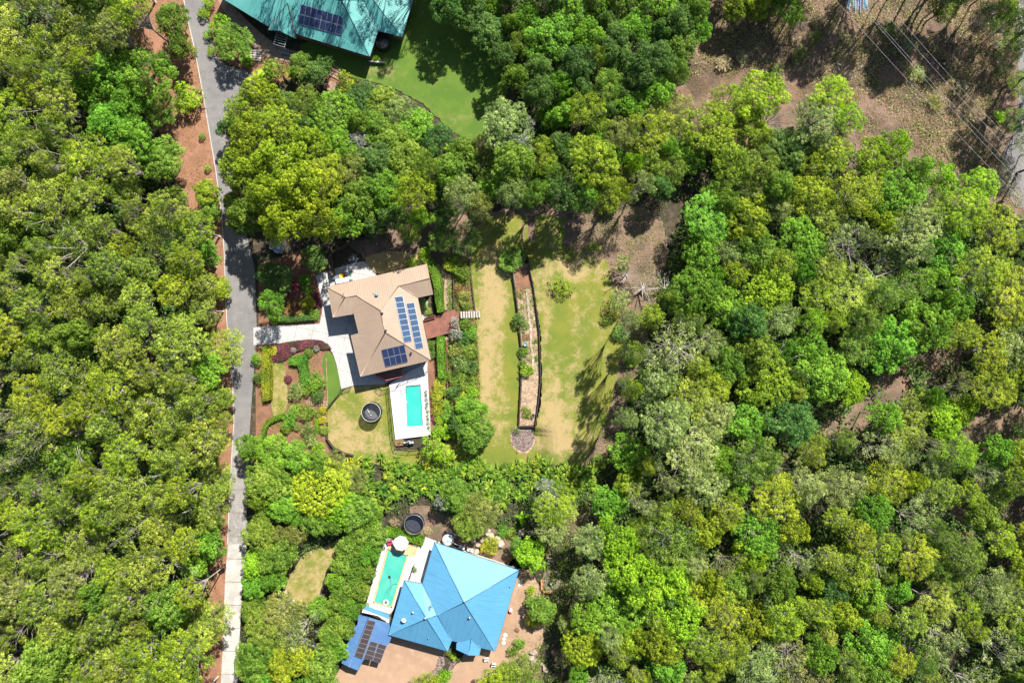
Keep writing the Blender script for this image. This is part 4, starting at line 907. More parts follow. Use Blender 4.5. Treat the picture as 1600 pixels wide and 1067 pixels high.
# ------------------------------------------------------------ walls, fences, steps, decks
def runwall(name, pxs, wd, z0, z1, mat, label, cat, post=None):
    c = GT(*pxs[len(pxs)//2]); t = thing(name, (c.x, c.y, hxy(c.x, c.y)), label, cat)
    q = [G(u, v, z1) for u, v in pxs]; mb = MB()
    for a, b in zip(q, q[1:]):
        n = int((z1-z0)/.2)+1
        for i in range(n): zz = z1-.1-i*.2; mb.bar(Vector((a.x, a.y, zz)), Vector((b.x, b.y, zz)), wd-(i % 2)*.02, .19)
    mb.build('sleepers', MT[mat], t)
    if post:
        for a, b in zip(q, q[1:]):
            n = max(1, int((b-a).length/post))
            for i in range(n):
                p = a.lerp(b, i/n); m = MB(); m.box((p.x, p.y, (z0+z1)/2+.06), (wd+.05, wd+.05, z1-z0+.12), .1); m.build('post', MT[mat], t)
    return t
strip = [(800, 412), (826, 411), (834, 450), (843, 518), (844.5, 590), (841, 630), (835.5, 664), (811.5, 665), (814, 600), (814.7, 540), (809, 482), (803, 440)]
patch('raised_bed', strip, 'palemulch', 0, cell=1.5, zabs=.75, sides=.75)
patch('raised_bed_soil', [(803, 425), (826, 415), (832, 450), (822, 452), (814, 470), (808, 462)], 'mulch', 0, zabs=.77)
runwall('retaining_wall', [(802, 432), (805, 450), (809, 482), (814.7, 540), (814.5, 600), (811, 666), (835, 666)], .22, 0, .85, 'timber', 'dark timber sleeper wall along the left of the raised garden strip', 'retaining wall', 2.4)
runwall('retaining_wall', [(819, 385), (826, 411), (834, 450), (843, 518), (845, 590), (841.5, 630), (836, 668)], .12, .6, 1.5, 'timber', 'dark timber sleeper wall along the right of the raised garden strip', 'retaining wall', 2.4)
runwall('retaining_wall', [(733.5, 404), (738, 450), (743, 494)], .2, 0, .45, 'timber', 'low dark timber edging along the upper left of the terrace lawn', 'retaining wall')
runwall('retaining_wall', [(708.5, 430), (709, 482)], .18, 0, .8, 'timber', 'short dark timber wall beside the sandy path above the deck', 'retaining wall')
runwall('retaining_wall', [(698, 530), (699, 600), (699, 640), (696, 690)], .18, 0, .5, 'deckwood', 'long reddish timber edging below the deck beside the yellow shrubs', 'retaining wall')
runwall('retaining_wall', [(510.5, 660), (510.7, 686), (520, 699), (536, 707.5), (552, 712)], .22, 0, .5, 'timber', 'curved dark timber wall around the lower left of the trampoline lawn', 'retaining wall')
runwall('retaining_wall', [(421, 566), (422, 600), (423, 628)], .2, 0, .3, 'timber', 'dark timber edging between the lime hedge and the front lawn', 'retaining wall')
runwall('retaining_wall', [(509.5, 560), (511, 600), (512, 636)], .15, 0, .2, 'wood', 'thin timber edging on the left side of the green side lawn', 'retaining wall')
runwall('boundary_wall', [(505, 383), (513, 396), (518.5, 430)], .5, 0, 1.7, 'timber', 'dark screen wall leading to the upper corner of the tan roofed house', 'wall')
runwall('boundary_wall', [(513, 396), (548, 378), (600, 364)], .3, 0, 1.5, 'timber', 'dark fence line in the shade above the concrete patio', 'wall')
def steps(label, a, b, n, wpx, z0, z1, mat, tread=.32, name='steps'):
    c = G(*a, z0); t = thing(name, (c.x, c.y, min(z0, z1)), label, 'steps'); A, B = G(*a, z0), G(*b, z1); d = (B-A); dh = Vector((d.x, d.y, 0)).normalized(); ang = math.atan2(dh.y, dh.x); wd = wpx*CAMH*K
    for i in range(n):
        p = A.lerp(B, (i+.5)/n); m = MB(); m.box((p.x, p.y, p.z-.05+.06), (tread, wd, .12), ang); m.build('step', MT[mat], t)
steps('pale timber steps from the red deck down to the terrace lawn', (719, 492), (751, 491), 8, 10.5, .8, .3, 'palewood', .3)
steps('weathered timber steps crossing the garden beds beside the side lawn', (478, 629), (512, 630), 9, 8, .15, .12, 'wood', .3)
steps('pale steps from the asphalt bay up to the brown garden path', (399, 96), (401, 78), 5, 17, .1, .1, 'palewood', .3)
steps('grey steps in shade below the green roofed house', (530, 105), (521, 122), 4, 18, .1, .1, 'wood', .45)
steps('lower grey steps between dark shrubs below the green roofed house', (519, 128), (514, 142), 4, 16, .1, .1, 'wood', .4)
steps('reddish steps crossing the raised garden strip', (816, 527), (829, 526.5), 6, 9, .8, .8, 'deckwood', .18)
t = thing('deck', GT(688, 507), 'red brown timber deck on the right side of the tan roofed house', 'deck')
mb = MB(); q = [G(661, 500, .6), G(708, 483.5, .6), G(718, 489, .6), G(716.5, 500, .6), G(712, 517, .6), G(667.5, 529.5, .6)]; qd = [(p.x, p.y) for p in q]; mb.prism(qd, .45, .6); mb.build('floor', MT['deckwood'], t)
m = MB()
for i in range(6):
    for a in (q[i],): m.box((a.x*.995, a.y*.99, .22), (.12, .12, .45))
m.build('post', MT['timber'], t)
mb = MB(); mb.bar(q[5]+Vector((0, 0, .12)), q[4]+Vector((0, 0, .12)), .12, .2); mb.build('edge_beam', MT['fascia'], t)
o = thing('bench', G(672, 496, .6), 'low red brown timber bench on the upper edge of the deck', 'bench')
mb = MB(); a, b = G(663, 499.5, 1.05), G(680, 494.5, 1.05); mb.bar(a, b, .45, .07); mb.build('seat', MT['deckwood'], o)
for f in (.1, .9): m = MB(); p = a.lerp(b, f); m.box((p.x, p.y, .8), (.1, .4, .42)); m.build('leg', MT['deckwood'], o)
mb = MB(); mb.bar(a+Vector((0, .25, .35)), b+Vector((0, .25, .35)), .05, .35); mb.build('backrest', MT['deckwood'], o)
def fence(label, pxs, z0=0., h=1.2, mat='black', bars=.14):
    q = [G(u, v, z0) for u, v in pxs]; t = thing('fence', q[0], label, 'fence')
    for a, b in zip(q, q[1:]):
        n = max(1, round((b-a).length/2.0))
        for i in range(n+(b is q[-1])):
            p = a.lerp(b, i/n); m = MB(); m.box((p.x, p.y, z0+h/2+.03), (.07, .07, h+.06)); m.build('post', MT[mat], t)
        m = MB(); d = Vector((0, 0, 1))
        m.bar(a+d*(h-.04), b+d*(h-.04), .05, .05); m.bar(a+d*.1, b+d*.1, .04, .04); nb = int((b-a).length/bars)
        for i in range(1, nb): p = a.lerp(b, i/nb); m.bar(p+d*.1, p+d*(h-.04), .018, .018)
        m.build('panel', MT[mat], t)
fence('black bar fence down the left side of the turquoise pool paving', [(606.5, 606), (614, 686)], 0, 1.25)
fence('black bar fence around the planter at the lower end of the turquoise pool', [(614, 686), (618, 701), (640, 704), (664, 701.5)], 0, 1.2)
fence('black bar fence across the pool paving below the house eave', [(590, 604), (597, 609.5), (621, 603.5), (624.5, 598.5), (668, 580)], .05, 1.3)
fence('black bar fence from the driveway corner down to the garden beds', [(549, 605), (537, 608.5), (530, 616), (512.5, 638)], 0, 1.2)
fence('black bar fence beside the green pool and the blue roofed house', [(648, 880), (643, 895), (640, 905)], .3, 1.2)
# ------------------------------------------------------------ smaller things
MT_dummy = 0
def simple(name, label, cat, loc): return thing(name, loc, label, cat)
# planter, lounger and pots by the turquoise pool
o = simple('planter_box', 'square brick planter at the lower left corner of the turquoise pool', 'planter', GT(624, 691)); mb = MB(); q = [G(618, 687.2, .4), G(629.5, 686.3, .4), G(629.8, 695, .4), G(618.6, 696, .4)]
for a, b in zip(q, q[1:]+q[:1]): mb.bar(a-Vector((0, 0, .2)), b-Vector((0, 0, .2)), .16, .4)
mb.build('brick_edge', MT['brick'], o); mb = MB(); mb.prism([(p.x, p.y) for p in q], 0, .3); mb.build('soil', MT['mulch'], o)
blade_plant('potted_plant', 624, 691, .42, 'row', 'mid', 'small leafy plant growing in the square brick planter by the pool', 'plant', dz=.2)
o = simple('pool_pump', 'white and grey pool pump and filter on its dark stand below the turquoise pool', 'pool pump', GT(638, 690)); p = G(638, 691, 0)
mb = MB(); mb.box((p.x, p.y, .3), (2.1, .9, .1)); mb.box((p.x-.8, p.y, .15), (.1, .8, .3)); mb.box((p.x+.8, p.y, .15), (.1, .8, .3)); mb.build('stand', MT['black'], o)
mb = MB(); mb.tube([p+Vector((-.8, 0, .55)), p+Vector((-.1, .05, .55))], .18, 12); mb.lathe(p+Vector((.45, 0, .35)), [(.28, 0), (.3, .35), (.24, .55), (.02, .6)], 16); mb.build('filter_tank', MT['silver'], o, True)
mb = MB(); mb.tube([p+Vector((-.1, .1, .6)), p+Vector((.1, .3, .6)), p+Vector((.4, .32, .6))], .05, 8); mb.box(p+Vector((.9, .1, .6)), (.25, .3, .5)); mb.build('pipe', MT['white'], o)
for i in range(10):
    u, v = 665.2+i*.55+rnd.uniform(-.8, .8), 611+i*6.2; p = G(u, v, .4)
    o = thing('potted_plant', p, f'spiky plant in a dark pot right of the turquoise pool, {ONES[i+1]} from the top', 'potted plant', 'potted plants beside the turquoise pool')
    m = MB(); m.lathe(Vector((p.x, p.y, p.z)), [(.001, 0), (.14, 0), (.2, .3), (.17, .3), (.15, .26), (.001, .26)], 12); m.build('pot', MT['grey'], o)
    me = blade_mesh(30+i % 3, n=12, L0=.5, W=.08, stem=.27); me.materials.append(L['sage'] if i % 2 else L['silver']); f_ = bpy.data.objects.new('foliage', me); link(f_); f_.parent = o
# patio toys
for col, u, v, lab, r in (('yellow', 533.3, 431.2, 'round yellow plastic tub on the white patio', .36), ('red', 538.8, 429.6, 'round red plastic seat beside the yellow tub on the patio', .33), ('mint', 545, 428.5, 'pale mint plastic tub on the patio', .36)):
    p = G(u, v, .4); p.z = .06; o = thing('play_tub', p, lab, 'toy'); m = MB(); m.lathe(p, [(.001, 0), (r*.85, 0), (r, .42), (r*1.05, .42), (r*1.05, .46), (r*.9, .46), (r*.8, .1), (.001, .1)], 18); m.build('tub', MT[col], o, True)
    m = MB(); m.tube([p+Vector((-r, 0, .44)), p+Vector((-r*.5, 0, .58)), p+Vector((r*.5, 0, .58)), p+Vector((r, 0, .44))], .025, 6); m.build('handle', MT['white' if col == 'red' else col], o)
o = simple('table', 'white low table on the patio beside the yellow tub', 'table', G(537, 438, .05)); p = G(537, 438, 0)
mb = MB(); mb.box((p.x, p.y, .55), (2.7, .9, .06), .2); mb.build('table_top', MT['white'], o)
for sx in (-1, 1):
    for sy in (-1, 1): m = MB(); q = Matrix.Rotation(.2, 3, 'Z') @ Vector((sx*1.2, sy*.35, 0)); m.box((p.x+q.x, p.y+q.y, .29), (.07, .07, .48)); m.build('leg', MT['white'], o)
o = simple('cool_box', 'dark green storage box on the patio against the screen wall', 'box', G(525, 433.5, .05)); p = G(525, 433.5, 0)
mb = MB(); mb.box((p.x, p.y, .35), (.95, .5, .58), .2); mb.build('body', MT['cap_green'], o); mb = MB(); mb.box((p.x, p.y, .68), (1.0, .55, .08), .2); mb.build('lid', MT['grey'], o)
o = simple('clothes_line', 'small pale clothes line standing at the top corner of the patio', 'clothes line', G(556, 407, .05)); p = G(556, 407, 0)
mb = MB(); mb.tube([p, p+Vector((0, 0, 1.9))], .05, 8); mb.build('pole', MT['silver'], o); mb = MB()
for a in (0.1, 1.67, 3.24, 4.81): mb.bar(p+Vector((0, 0, 1.8)), p+Vector((1.0*math.cos(a), 1.0*math.sin(a), 1.95)), .04, .04)
for f in (.4, .7, 1.0):
    q = [p+Vector((f*math.cos(a), f*math.sin(a), 1.8+.15*f)) for a in (0.1, 1.67, 3.24, 4.81, 6.38)]
    for a, b in zip(q, q[1:]): mb.bar(a, b, .02, .02)
mb.build('arms', MT['silver'], o)
o = simple('water_heater', 'slim grey cylinder standing on the patio against the house eave', 'heater', G(549, 438, .05)); p = G(549.5, 438, .05)
mb = MB(); mb.lathe(Vector((p.x, p.y, .05)), [(.001, 0), (.22, 0), (.22, 1.5), (.1, 1.6), (.001, 1.6)], 14); mb.build('tank', MT['grey'], o, True); mb = MB(); mb.tube([(p.x, p.y, 1.6), (p.x, p.y-.2, 1.9)], .04, 6); mb.build('pipe', MT['grey'], o)
# trailer at the roadside
p = G(436, 387, .0); t = thing('trailer', p, 'grey box trailer parked in shade under the trees beside the road', 'trailer'); M = Matrix.Translation(p) @ Matrix.Rotation(R(-24), 4, 'Z')
def W(x, y, z): return M @ Vector((x, y, z))
mb = MB(); mb.box(W(0, 0, .55), (2.4, 1.5, .06), R(-24)); mb.build('floor', MT['grey'], t)
mb = MB()
for a, b in (((-1.2, -.75), (1.2, -.75)), ((1.2, -.75), (1.2, .75)), ((1.2, .75), (-1.2, .75)), ((-1.2, .75), (-1.2, -.75))): mb.bar(W(*a, .78), W(*b, .78), .05, .42)
for a, b in (((-1.2, -.75), (1.2, -.75)), ((1.2, -.75), (1.2, .75)), ((1.2, .75), (-1.2, .75)), ((-1.2, .75), (-1.2, -.75))): mb.bar(W(*a, 1.02), W(*b, 1.02), .09, .07)
mb.build('side_panels', MT['silver'], t)
mb = MB(); mb.bar(W(-.8, -.72, 1.0), W(-.8, .72, 1.0), .08, .06); mb.box(W(.25, 0, .85), (1.5, 1.1, .35), R(-24)); mb.build('load', MT['grey'], t)
mb = MB(); mb.bar(W(-1.2, .35, .5), W(-2.2, 0, .5), .08, .08); mb.bar(W(-1.2, -.35, .5), W(-2.2, 0, .5), .08, .08); mb.bar(W(-2.2, 0, .5), W(-2.45, 0, .52), .1, .1); mb.build('drawbar', MT['silver'], t)
for s in (-1, 1):
    m = MB(); m.tube([W(.1, s*.82, .33), W(.1, s*1.0, .33)], .32, 18); wobj = m.build('wheel', MT['black'], t); m = MB(); m.tube([W(.1, s*1.0, .33), W(.1, s*1.02, .33)], .17, 12); m.build('rim', MT['silver'], wobj)
    m = MB(); m.box(W(.1, s*.92, .72), (.9, .28, .05), R(-24)); m.build('mudguard', MT['silver'], t)
# umbrella and seat by the green pool
p = G(626.2, 849, 2.4); t = thing('umbrella', (p.x, p.y, .3), 'white octagonal pool umbrella beside the green pool', 'umbrella'); mb = MB(); k = 8; rr_ = 1.38; c = Vector((p.x, p.y, 2.75))
rim = [Vector((p.x+rr_*math.cos(a), p.y+rr_*math.sin(a), 2.3)) for a in [6.283*i/k+.15 for i in range(k)]]
for i in range(k): a, b = rim[i], rim[(i+1) % k]; m_ = (a+b)/2-Vector((0, 0, .0)); mb.poly([c, a, b]); mb.poly([a, a-Vector((0, 0, .16)), b-Vector((0, 0, .16)), b])
mb.build('canopy', MT['white'], t); mb = MB(); mb.tube([(p.x, p.y, .3), (p.x, p.y, 2.85)], .035, 8); mb.build('pole', MT['grey'], t)
mb = MB()
for a in rim: mb.bar(c-Vector((0, 0, .06)), a-Vector((0, 0, .05)), .03, .03)
mb.build('rib', MT['grey'], t); mb = MB(); mb.lathe(Vector((p.x, p.y, .3)), [(.001, .12), (.3, .1), (.35, 0)], 14); mb.build('base', MT['grey'], t)
p = G(609.8, 846.5, .3); t = thing('armchair', p, 'magenta armchair in front of the hedge beside the white umbrella', 'chair'); mb = MB(); mb.box(p+Vector((0, 0, .3)), (.75, .75, .28), .2); mb.build('seat', MT['magenta'], t)
mb = MB(); mb.box(p+Vector((-.05, .36, .6)), (.75, .16, .6), .2); mb.build('backrest', MT['magenta'], t)
for s in (-1, 1): m = MB(); m.box(p+Vector((s*.38, s*.07, .48)), (.13, .75, .3), .2); m.build('armrest', MT['magenta'], t)
# water tank and white benches behind the blue house
p = G(701.3, 839.3, 0); t = thing('water_tank', p, 'round blue and white water tank behind the blue roofed house', 'water tank'); mb = MB(); mb.lathe(p, [(1.0, 0), (1.0, 1.6), (1.03, 1.65)], 28); mb.build('tank_wall', MT['cap_blue'], t, True)
mb = MB(); mb.lathe(p, [(1.03, 1.65), (.8, 1.8), (.4, 1.92), (.001, 1.95)], 28); mb.build('lid', MT['white'], t, True)
mb = MB(); mb.lathe(p, [(.25, 1.95), (.25, 2.02), (.001, 2.04)], 14); mb.build('hatch', MT['bluep'], t)
t = thing('pipe_run', G(710, 850, 0), 'white pipes curving along the upper edge of the blue roof', 'pipes')
mb = MB(); mb.tube([G(u, v, 2.0) for u, v in ((694, 846), (700, 843.5), (706, 846), (712, 850), (722, 853))], .09, 6); mb.build('pipe', MT['white'], t, True)
for i, (u, v) in enumerate(((722, 854.5), (735, 858.5))):
    p = G(u, v, 0); o = thing('air_conditioner', p, ['white air conditioner unit behind the blue roof nearest the water tank', 'white air conditioner unit behind the blue roof farther from the tank'][i], 'air conditioner')
    m = MB(); m.box(p+Vector((0, .2, .6)), (1.1, .5, .8), -.27); m.build('case', MT['white'], o); m = MB(); m.lathe(p+Vector((0, .2, 1.0)), [(.001, .03), (.2, .03), (.22, 0)], 16); m.build('fan_cover', MT['grey'], o)
# white garden chairs in front of the blue house
for i, (u, v) in enumerate(((760, 1028), (771.5, 1036.5))):
    p = G(u, v, 0); o = thing('garden_chair', p, ['white garden chair nearest the corner of the blue roof', 'white garden chair farther from the blue roof, near the olive tree'][i], 'chair'); a = .2-.3*i
    m = MB(); m.box(p+Vector((0, 0, .4)), (.75, .7, .07), a); m.build('seat', MT['white'], o); m = MB(); m.box(p+Vector((.05, .36, .72)), (.75, .08, .6), a); m.build('backrest', MT['white'], o)
    for sx in (-1, 1):
        m = MB(); m.box(p+Vector((sx*.38, 0, .6)), (.07, .7, .05), a); m.build('armrest', MT['white'], o)
        for sy in (-1, 1): m = MB(); m.box(p+Vector((sx*.3, sy*.28, .19)), (.06, .06, .38), a); m.build('leg', MT['white'], o)
p = G(798, 951, 0); o = thing('gas_box', p, 'small white and red box against the right wall of the blue roofed house', 'box'); m = MB(); m.box(p+Vector((0, 0, .45)), (.5, .4, .9), -.3); m.build('body', MT['white'], o); m = MB(); m.box(p+Vector((-.05, -.4, .3)), (.45, .35, .6), -.3); m.build('red_side', MT['red'], o)
for i in range(16):                           # round stepping stones
    t_ = i/15; u, v = 813-25*t_+2*math.sin(i*.8), 908+96*t_; p = GT(u, v, .05); r = .36+.04*math.sin(i*2.1); m = MB(); m.lathe(p, [(.001, .07), (r*.9, .07), (r, .04), (r, -.03)], 12); o = m.build('stepping_stone', MT['white'])
    setp(o, f'round pale stepping stone beside the blue roofed house, {ONES[i+1]} from the top of the row', 'stepping stone', 'stepping stones beside the blue house')
# dry stone walls
def stones(name, pxs, n, rmin, rmax, mat, label, cat, spread_=2.0, one=True, group=None, hz=.6):
    q = [GT(u, v) for u, v in pxs]; seg = [(b-a).length for a, b in zip(q, q[1:])]; tot = sum(seg); rr = random.Random(n); mb = MB()
    c = q[len(q)//2]; root = thing(name, c, label, cat) if one else None
    for i in range(n):
        d = tot*(i+.5)/n; k = 0
        while k < len(seg)-1 and d > seg[k]: d -= seg[k]; k += 1
        p = q[k].lerp(q[k+1], d/seg[k]); r = rr.uniform(rmin, rmax); p = p+Vector((rr.uniform(-1, 1)*spread_*.1, rr.uniform(-1, 1)*spread_*.1, r*hz*.6))
        if one: mb.blob(p, (r, r*rr.uniform(.7, 1), r*hz), rr, .22)
        else:
            m = MB(); m.blob(p, (r, r*rr.uniform(.7, 1), r*hz), rr, .22); o = m.build(name, MT[mat]); setp(o, f'{label}, {PCT(*UV(p))}', cat, group)
    if one: mb.build('stones', MT[mat], root)
stones('stone_wall', [(690, 1026), (689, 1040), (680, 1052), (668, 1058), (652, 1066), (640, 1074)], 110, .22, .42, 'gravel', 'curved dark stone wall along the gravel drive below the blue roof', 'stone wall', 4)
stones('stone_wall', [(713, 1031), (706, 1040), (702, 1052), (694, 1062), (692, 1072)], 60, .2, .36, 'gravel', 'second dark stone wall, right of the gravel drive wall', 'stone wall', 3)
stones('boulder', [(742, 832), (748, 845), (740, 855)], 5, .6, 1.1, 'palestone', 'pale boulder left of yellow shrub', 'boulder', 10, False, 'sandstone boulders above the blue roof')
stones('boulder', [(752, 826), (768, 838), (776, 850)], 6, .6, 1.1, 'palestone', 'pale boulder right of yellow shrub', 'boulder', 10, False, 'sandstone boulders right of the yellow shrub')
stones('boulder', [(808, 838), (822, 832), (830, 822)], 5, .5, .9, 'palestone', 'pale boulder on the bank', 'boulder', 10, False, 'boulders on the bank')
stones('boulder', [(826, 1015), (834, 1030), (848, 1046)], 6, .4, .9, 'stone', 'brown boulder right of blue house', 'boulder', 10, False, 'boulders right of the blue house')
stones('boulder', [(816, 560), (838, 562)], 3, .3, .5, 'stone', 'grey boulder in the raised garden strip', 'boulder', 6, False, 'boulders in the raised strip')
o = stones('stone_edging', [(440, 905), (446, 925), (452, 938)], 22, .15, .28, 'palestone', 'pale stone edging at the left of the small dry lawn', 'stone edging', 2)
o = stones('stone_pile', [(806, 684), (816, 690), (826, 684), (818, 676), (812, 696)], 120, .1, .24, 'gravel', 'pile of grey brown stones in the oval gravel patch', 'stone pile', 14)
def spath(name, pxs, wd, mat, z, label, cat):
    q = [G(u, v, z) for u, v in pxs]; t = thing(name, (q[0].x, q[0].y, z), label, cat); mb = MB()
    for a, b in zip(q, q[1:]): mb.bar(a, b, wd, .12)
    mb.build('slabs', MT[mat], t)
spath('edging_strip', [(822.5, 452), (825, 470), (826.5, 490), (827.5, 505), (829.5, 520), (830, 540), (833, 560), (833.5, 582)], .42, 'palestone', .83, 'pale stone path running along the raised garden strip', 'stone path')
p = G(821, 538, .75); o = thing('bird_bath', p, 'round teal bowl on a stand in the raised garden strip', 'bird bath'); m = MB(); m.lathe(p, [(.15, 0), (.08, .5), (.12, .55)], 10); m.build('stand', MT['grey'], o); m = MB(); m.lathe(p, [(.05, .55), (.3, .62), (.36, .72), (.3, .7), (.001, .6)], 16); m.build('bowl', MT['cap_green'], o, True)
p = G(832, 650, .75); o = thing('log', p, 'dark log lying at the lower end of the raised strip', 'log'); m = MB(); m.tube([p+Vector((-.15, -.35, .2)), p+Vector((.05, 0, .22)), p+Vector((.2, .4, .2))], [.22, .26, .2], 9); m.build('trunk', MT['timber'], o, True); m = MB(); m.tube([p+Vector((0, 0, .3)), p+Vector((-.3, .2, .5))], [.06, .03], 5); m.build('branch', MT['timber'], o)
# fire pit circle with benches, right of the blue house
patch('fire_pit_circle', smooth([(848, 904), (852, 892), (862, 888), (873, 893), (877, 906), (872, 920), (860, 925), (850, 918)], 2), 'gravel', .06)
p = GT(861.5, 909); o = thing('fire_pit', p, 'black round fire pit on the grey circle right of the blue house', 'fire pit'); m = MB(); m.lathe(p, [(.3, .0), (.42, .35), (.46, .38), (.4, .34), (.001, .15)], 18); m.build('bowl', MT['black'], o, True)
m = MB()
for a in (0, 2.1, 4.2): m.bar(p+Vector((.3*math.cos(a), .3*math.sin(a), .2)), p+Vector((.4*math.cos(a), .4*math.sin(a), 0)), .04, .04)
m.build('leg', MT['black'], o)
for i, (a, b) in enumerate((((849, 924), (864, 925)), ((846.5, 905), (847, 921)))):
    A, B = GT(*a, .4), GT(*b, .4); o = thing('bench', (A+B)/2, ['orange timber bench below the fire pit', 'orange timber bench left of the fire pit'][i], 'bench'); m = MB(); m.bar(A, B, .4, .08); m.build('seat', MT['wood2'] if 'wood2' in MT else MT['wood'], o)
    for f in (.12, .88): m = MB(); c = A.lerp(B, f); m.box((c.x, c.y, c.z-.2), (.3, .3, .36)); m.build('leg', MT['wood'], o)
for i, (u, v) in enumerate(((858, 872), (862, 877), (857, 880))):
    p = GT(u, v); o = thing('camp_chair', p, ['uppermost', 'rightmost', 'lowest'][i]+' dark folding chair with pale frame above the fire pit', 'chair', 'folding chairs above the fire pit'); m = MB(); m.box(p+Vector((0, 0, .42)), (.5, .5, .05), i); m.build('seat', MT['black'], o); m = MB(); m.box(p+Vector((0, .25, .7)), (.5, .06, .5)); m.build('backrest', MT['grey'], o)
    for sx in (-1, 1): m = MB(); m.bar(p+Vector((sx*.22, -.22, 0)), p+Vector((sx*.22, .22, .5)), .04, .04); m.bar(p+Vector((sx*.22, .22, 0)), p+Vector((sx*.22, -.22, .5)), .04, .04); m.build('leg', MT['silver'], o)
# pergola frame and bench near the green roofed house
p = G(446, 70, 0); t = thing('pergola', p, 'pale grey pergola frame below the green entry roof', 'pergola'); a = R(-16)
for sx in (-1, 1):
    for sy in (-1, 1): q = Matrix.Rotation(a, 3, 'Z') @ Vector((sx*1.0, sy*1.3, 0)); m = MB(); m.box((p.x+q.x, p.y+q.y, 1.2), (.09, .09, 2.4), a); m.build('post', MT['grey'], t)
m = MB()
for i in range(7): q = Matrix.Rotation(a, 3, 'Z') @ Vector((0, -1.3+i*.43, 0)); m.box((p.x+q.x, p.y+q.y, 2.45), (2.2, .06, .1), a)
for sx in (-1, 1): q = Matrix.Rotation(a, 3, 'Z') @ Vector((sx, 0, 0)); m.box((p.x+q.x, p.y+q.y, 2.36), (.08, 2.9, .1), a)
m.build('rafters', MT['grey'], t)
p = G(447, 84, 0); t = thing('garden_swing', p, 'blue grey garden swing seat on the brown path below the green roof', 'garden seat'); m = MB(); m.box(p+Vector((0, 0, .5)), (1.6, .6, .08), a); m.build('seat', MT['bluegrey'] if 'bluegrey' in MT else MT['grey'], t)
m = MB(); m.box(p+Vector((.08, .32, .85)), (1.6, .06, .6), a); m.build('backrest', MT['grey'], t)
for sx in (-1, 1): m = MB(); m.bar(p+Vector((sx*.85, -.4, 0)), p+Vector((sx*.8, 0, 1.3)), .06, .06); m.bar(p+Vector((sx*.85, .4, 0)), p+Vector((sx*.8, 0, 1.3)), .06, .06); m.build('leg', MT['silver'], t)
# water tank half hidden at the corner of the green roofed house
p = G(600, 72, 0); t = thing('water_tank', p, 'black round water tank in the corner of the green roofed house', 'water tank'); m = MB(); m.lathe(p, [(1.25, 0), (1.25, 1.7), (1.2, 1.78)], 28); m.build('tank_wall', MT['black'], t, True); m = MB(); m.lathe(p, [(1.2, 1.78), (.6, 1.95), (.001, 2.0)], 28); m.build('lid', MT['black'], t, True); m = MB(); m.lathe(p+Vector((.3, 0, 0)), [(.25, 1.95), (.25, 2.08), (.001, 2.1)], 14); m.build('hatch', MT['black'], t)
p = G(577, 98, 0); q = G(602, 100, 0); t = thing('garden_wall', p, 'low pale wall at the lower corner of the green roofed house', 'wall'); m = MB(); m.bar(p+Vector((0, 0, .3)), q+Vector((0, 0, .3)), .2, .6); m.build('wall', MT['palestone'], t); m = MB(); m.bar(p+Vector((0, 0, .63)), q+Vector((0, 0, .63)), .26, .06); m.build('coping', MT['concrete'], t)
# power lines over the dirt on two poles beyond the frame
ends = [((1290, -20), (1592, 306)), ((1322, -20), (1604, 292)), ((1334, -10), (1612, 288)), ((1352, -20), (1606, 262)), ((1366, -20), (1600, 238))]
for i, (a, b) in enumerate(ends):
    za, zb_ = 12.5-.02*i, 11.5-.02*i; A, B = G(*a, za), G(*b, zb_); D = (B-A)/((B-A).length); A = A-D*6; B = B+D*8; n = 16
    q = [A.lerp(B, k/n)-Vector((0, 0, 4*.8*(k/n)*(1-k/n))) for k in range(n+1)]; m = MB(); m.tube(q, .013, 5); o = m.build('power_line', MT['wire'] if 'wire' in MT else MT['silver'])
    setp(o, ['leftmost pale power line crossing the bare ground at the upper right', 'second power line from the left over the bare ground', 'middle power line over the bare ground', 'second power line from the right over the bare ground', 'rightmost power line over the bare ground'][i], 'power line')
    ends[i] = (A, B)
for k, lab in ((0, 'timber power pole beyond the top edge of the bare ground'), (1, 'timber power pole beyond the right edge by the highway')):
    c = sum((e[k] for e in ends), Vector())/5; t = thing('power_pole', (c.x, c.y, 0), lab, 'power pole'); m = MB(); m.tube([(c.x, c.y, -.2), (c.x, c.y, c.z+.9)], [.18, .13], 10); m.build('pole', MT['wood'], t); m = MB(); m.bar(ends[0][k]-Vector((0, 0, .1)), ends[4][k]-Vector((0, 0, .1)), .14, .12); m.build('crossarm', MT['wood'], t)
rr = random.Random(3)
for i in range(24):                           # pale blue poly pipes lying at the top edge
    u0 = 1319+i*1.55; A = GT(u0+rr.uniform(-1, 1), -24+rr.uniform(-6, 6), .08+.06*(i % 3)); B = GT(u0+rr.uniform(-2, 3), 14+rr.uniform(-5, 7), .08+.06*((i+1) % 3)); m = MB(); m.tube([A, A.lerp(B, .5)+Vector((rr.uniform(-.1, .1), 0, .03)), B], .06, 6)
    o = m.build('plastic_pipe', MT['paleblue' if i % 6 else 'magenta']); setp(o, f"{'dark pink' if i % 6 == 0 else 'pale blue'} plastic pipe, {ONES[i+1] if i < 19 else 'twenty-'+ONES[i-19] if i > 19 else 'twenty'} from the left of the bundle at the top edge", 'pipe', 'pink pipes in the bundle' if i % 6 == 0 else 'blue pipes in the bundle at the top edge')
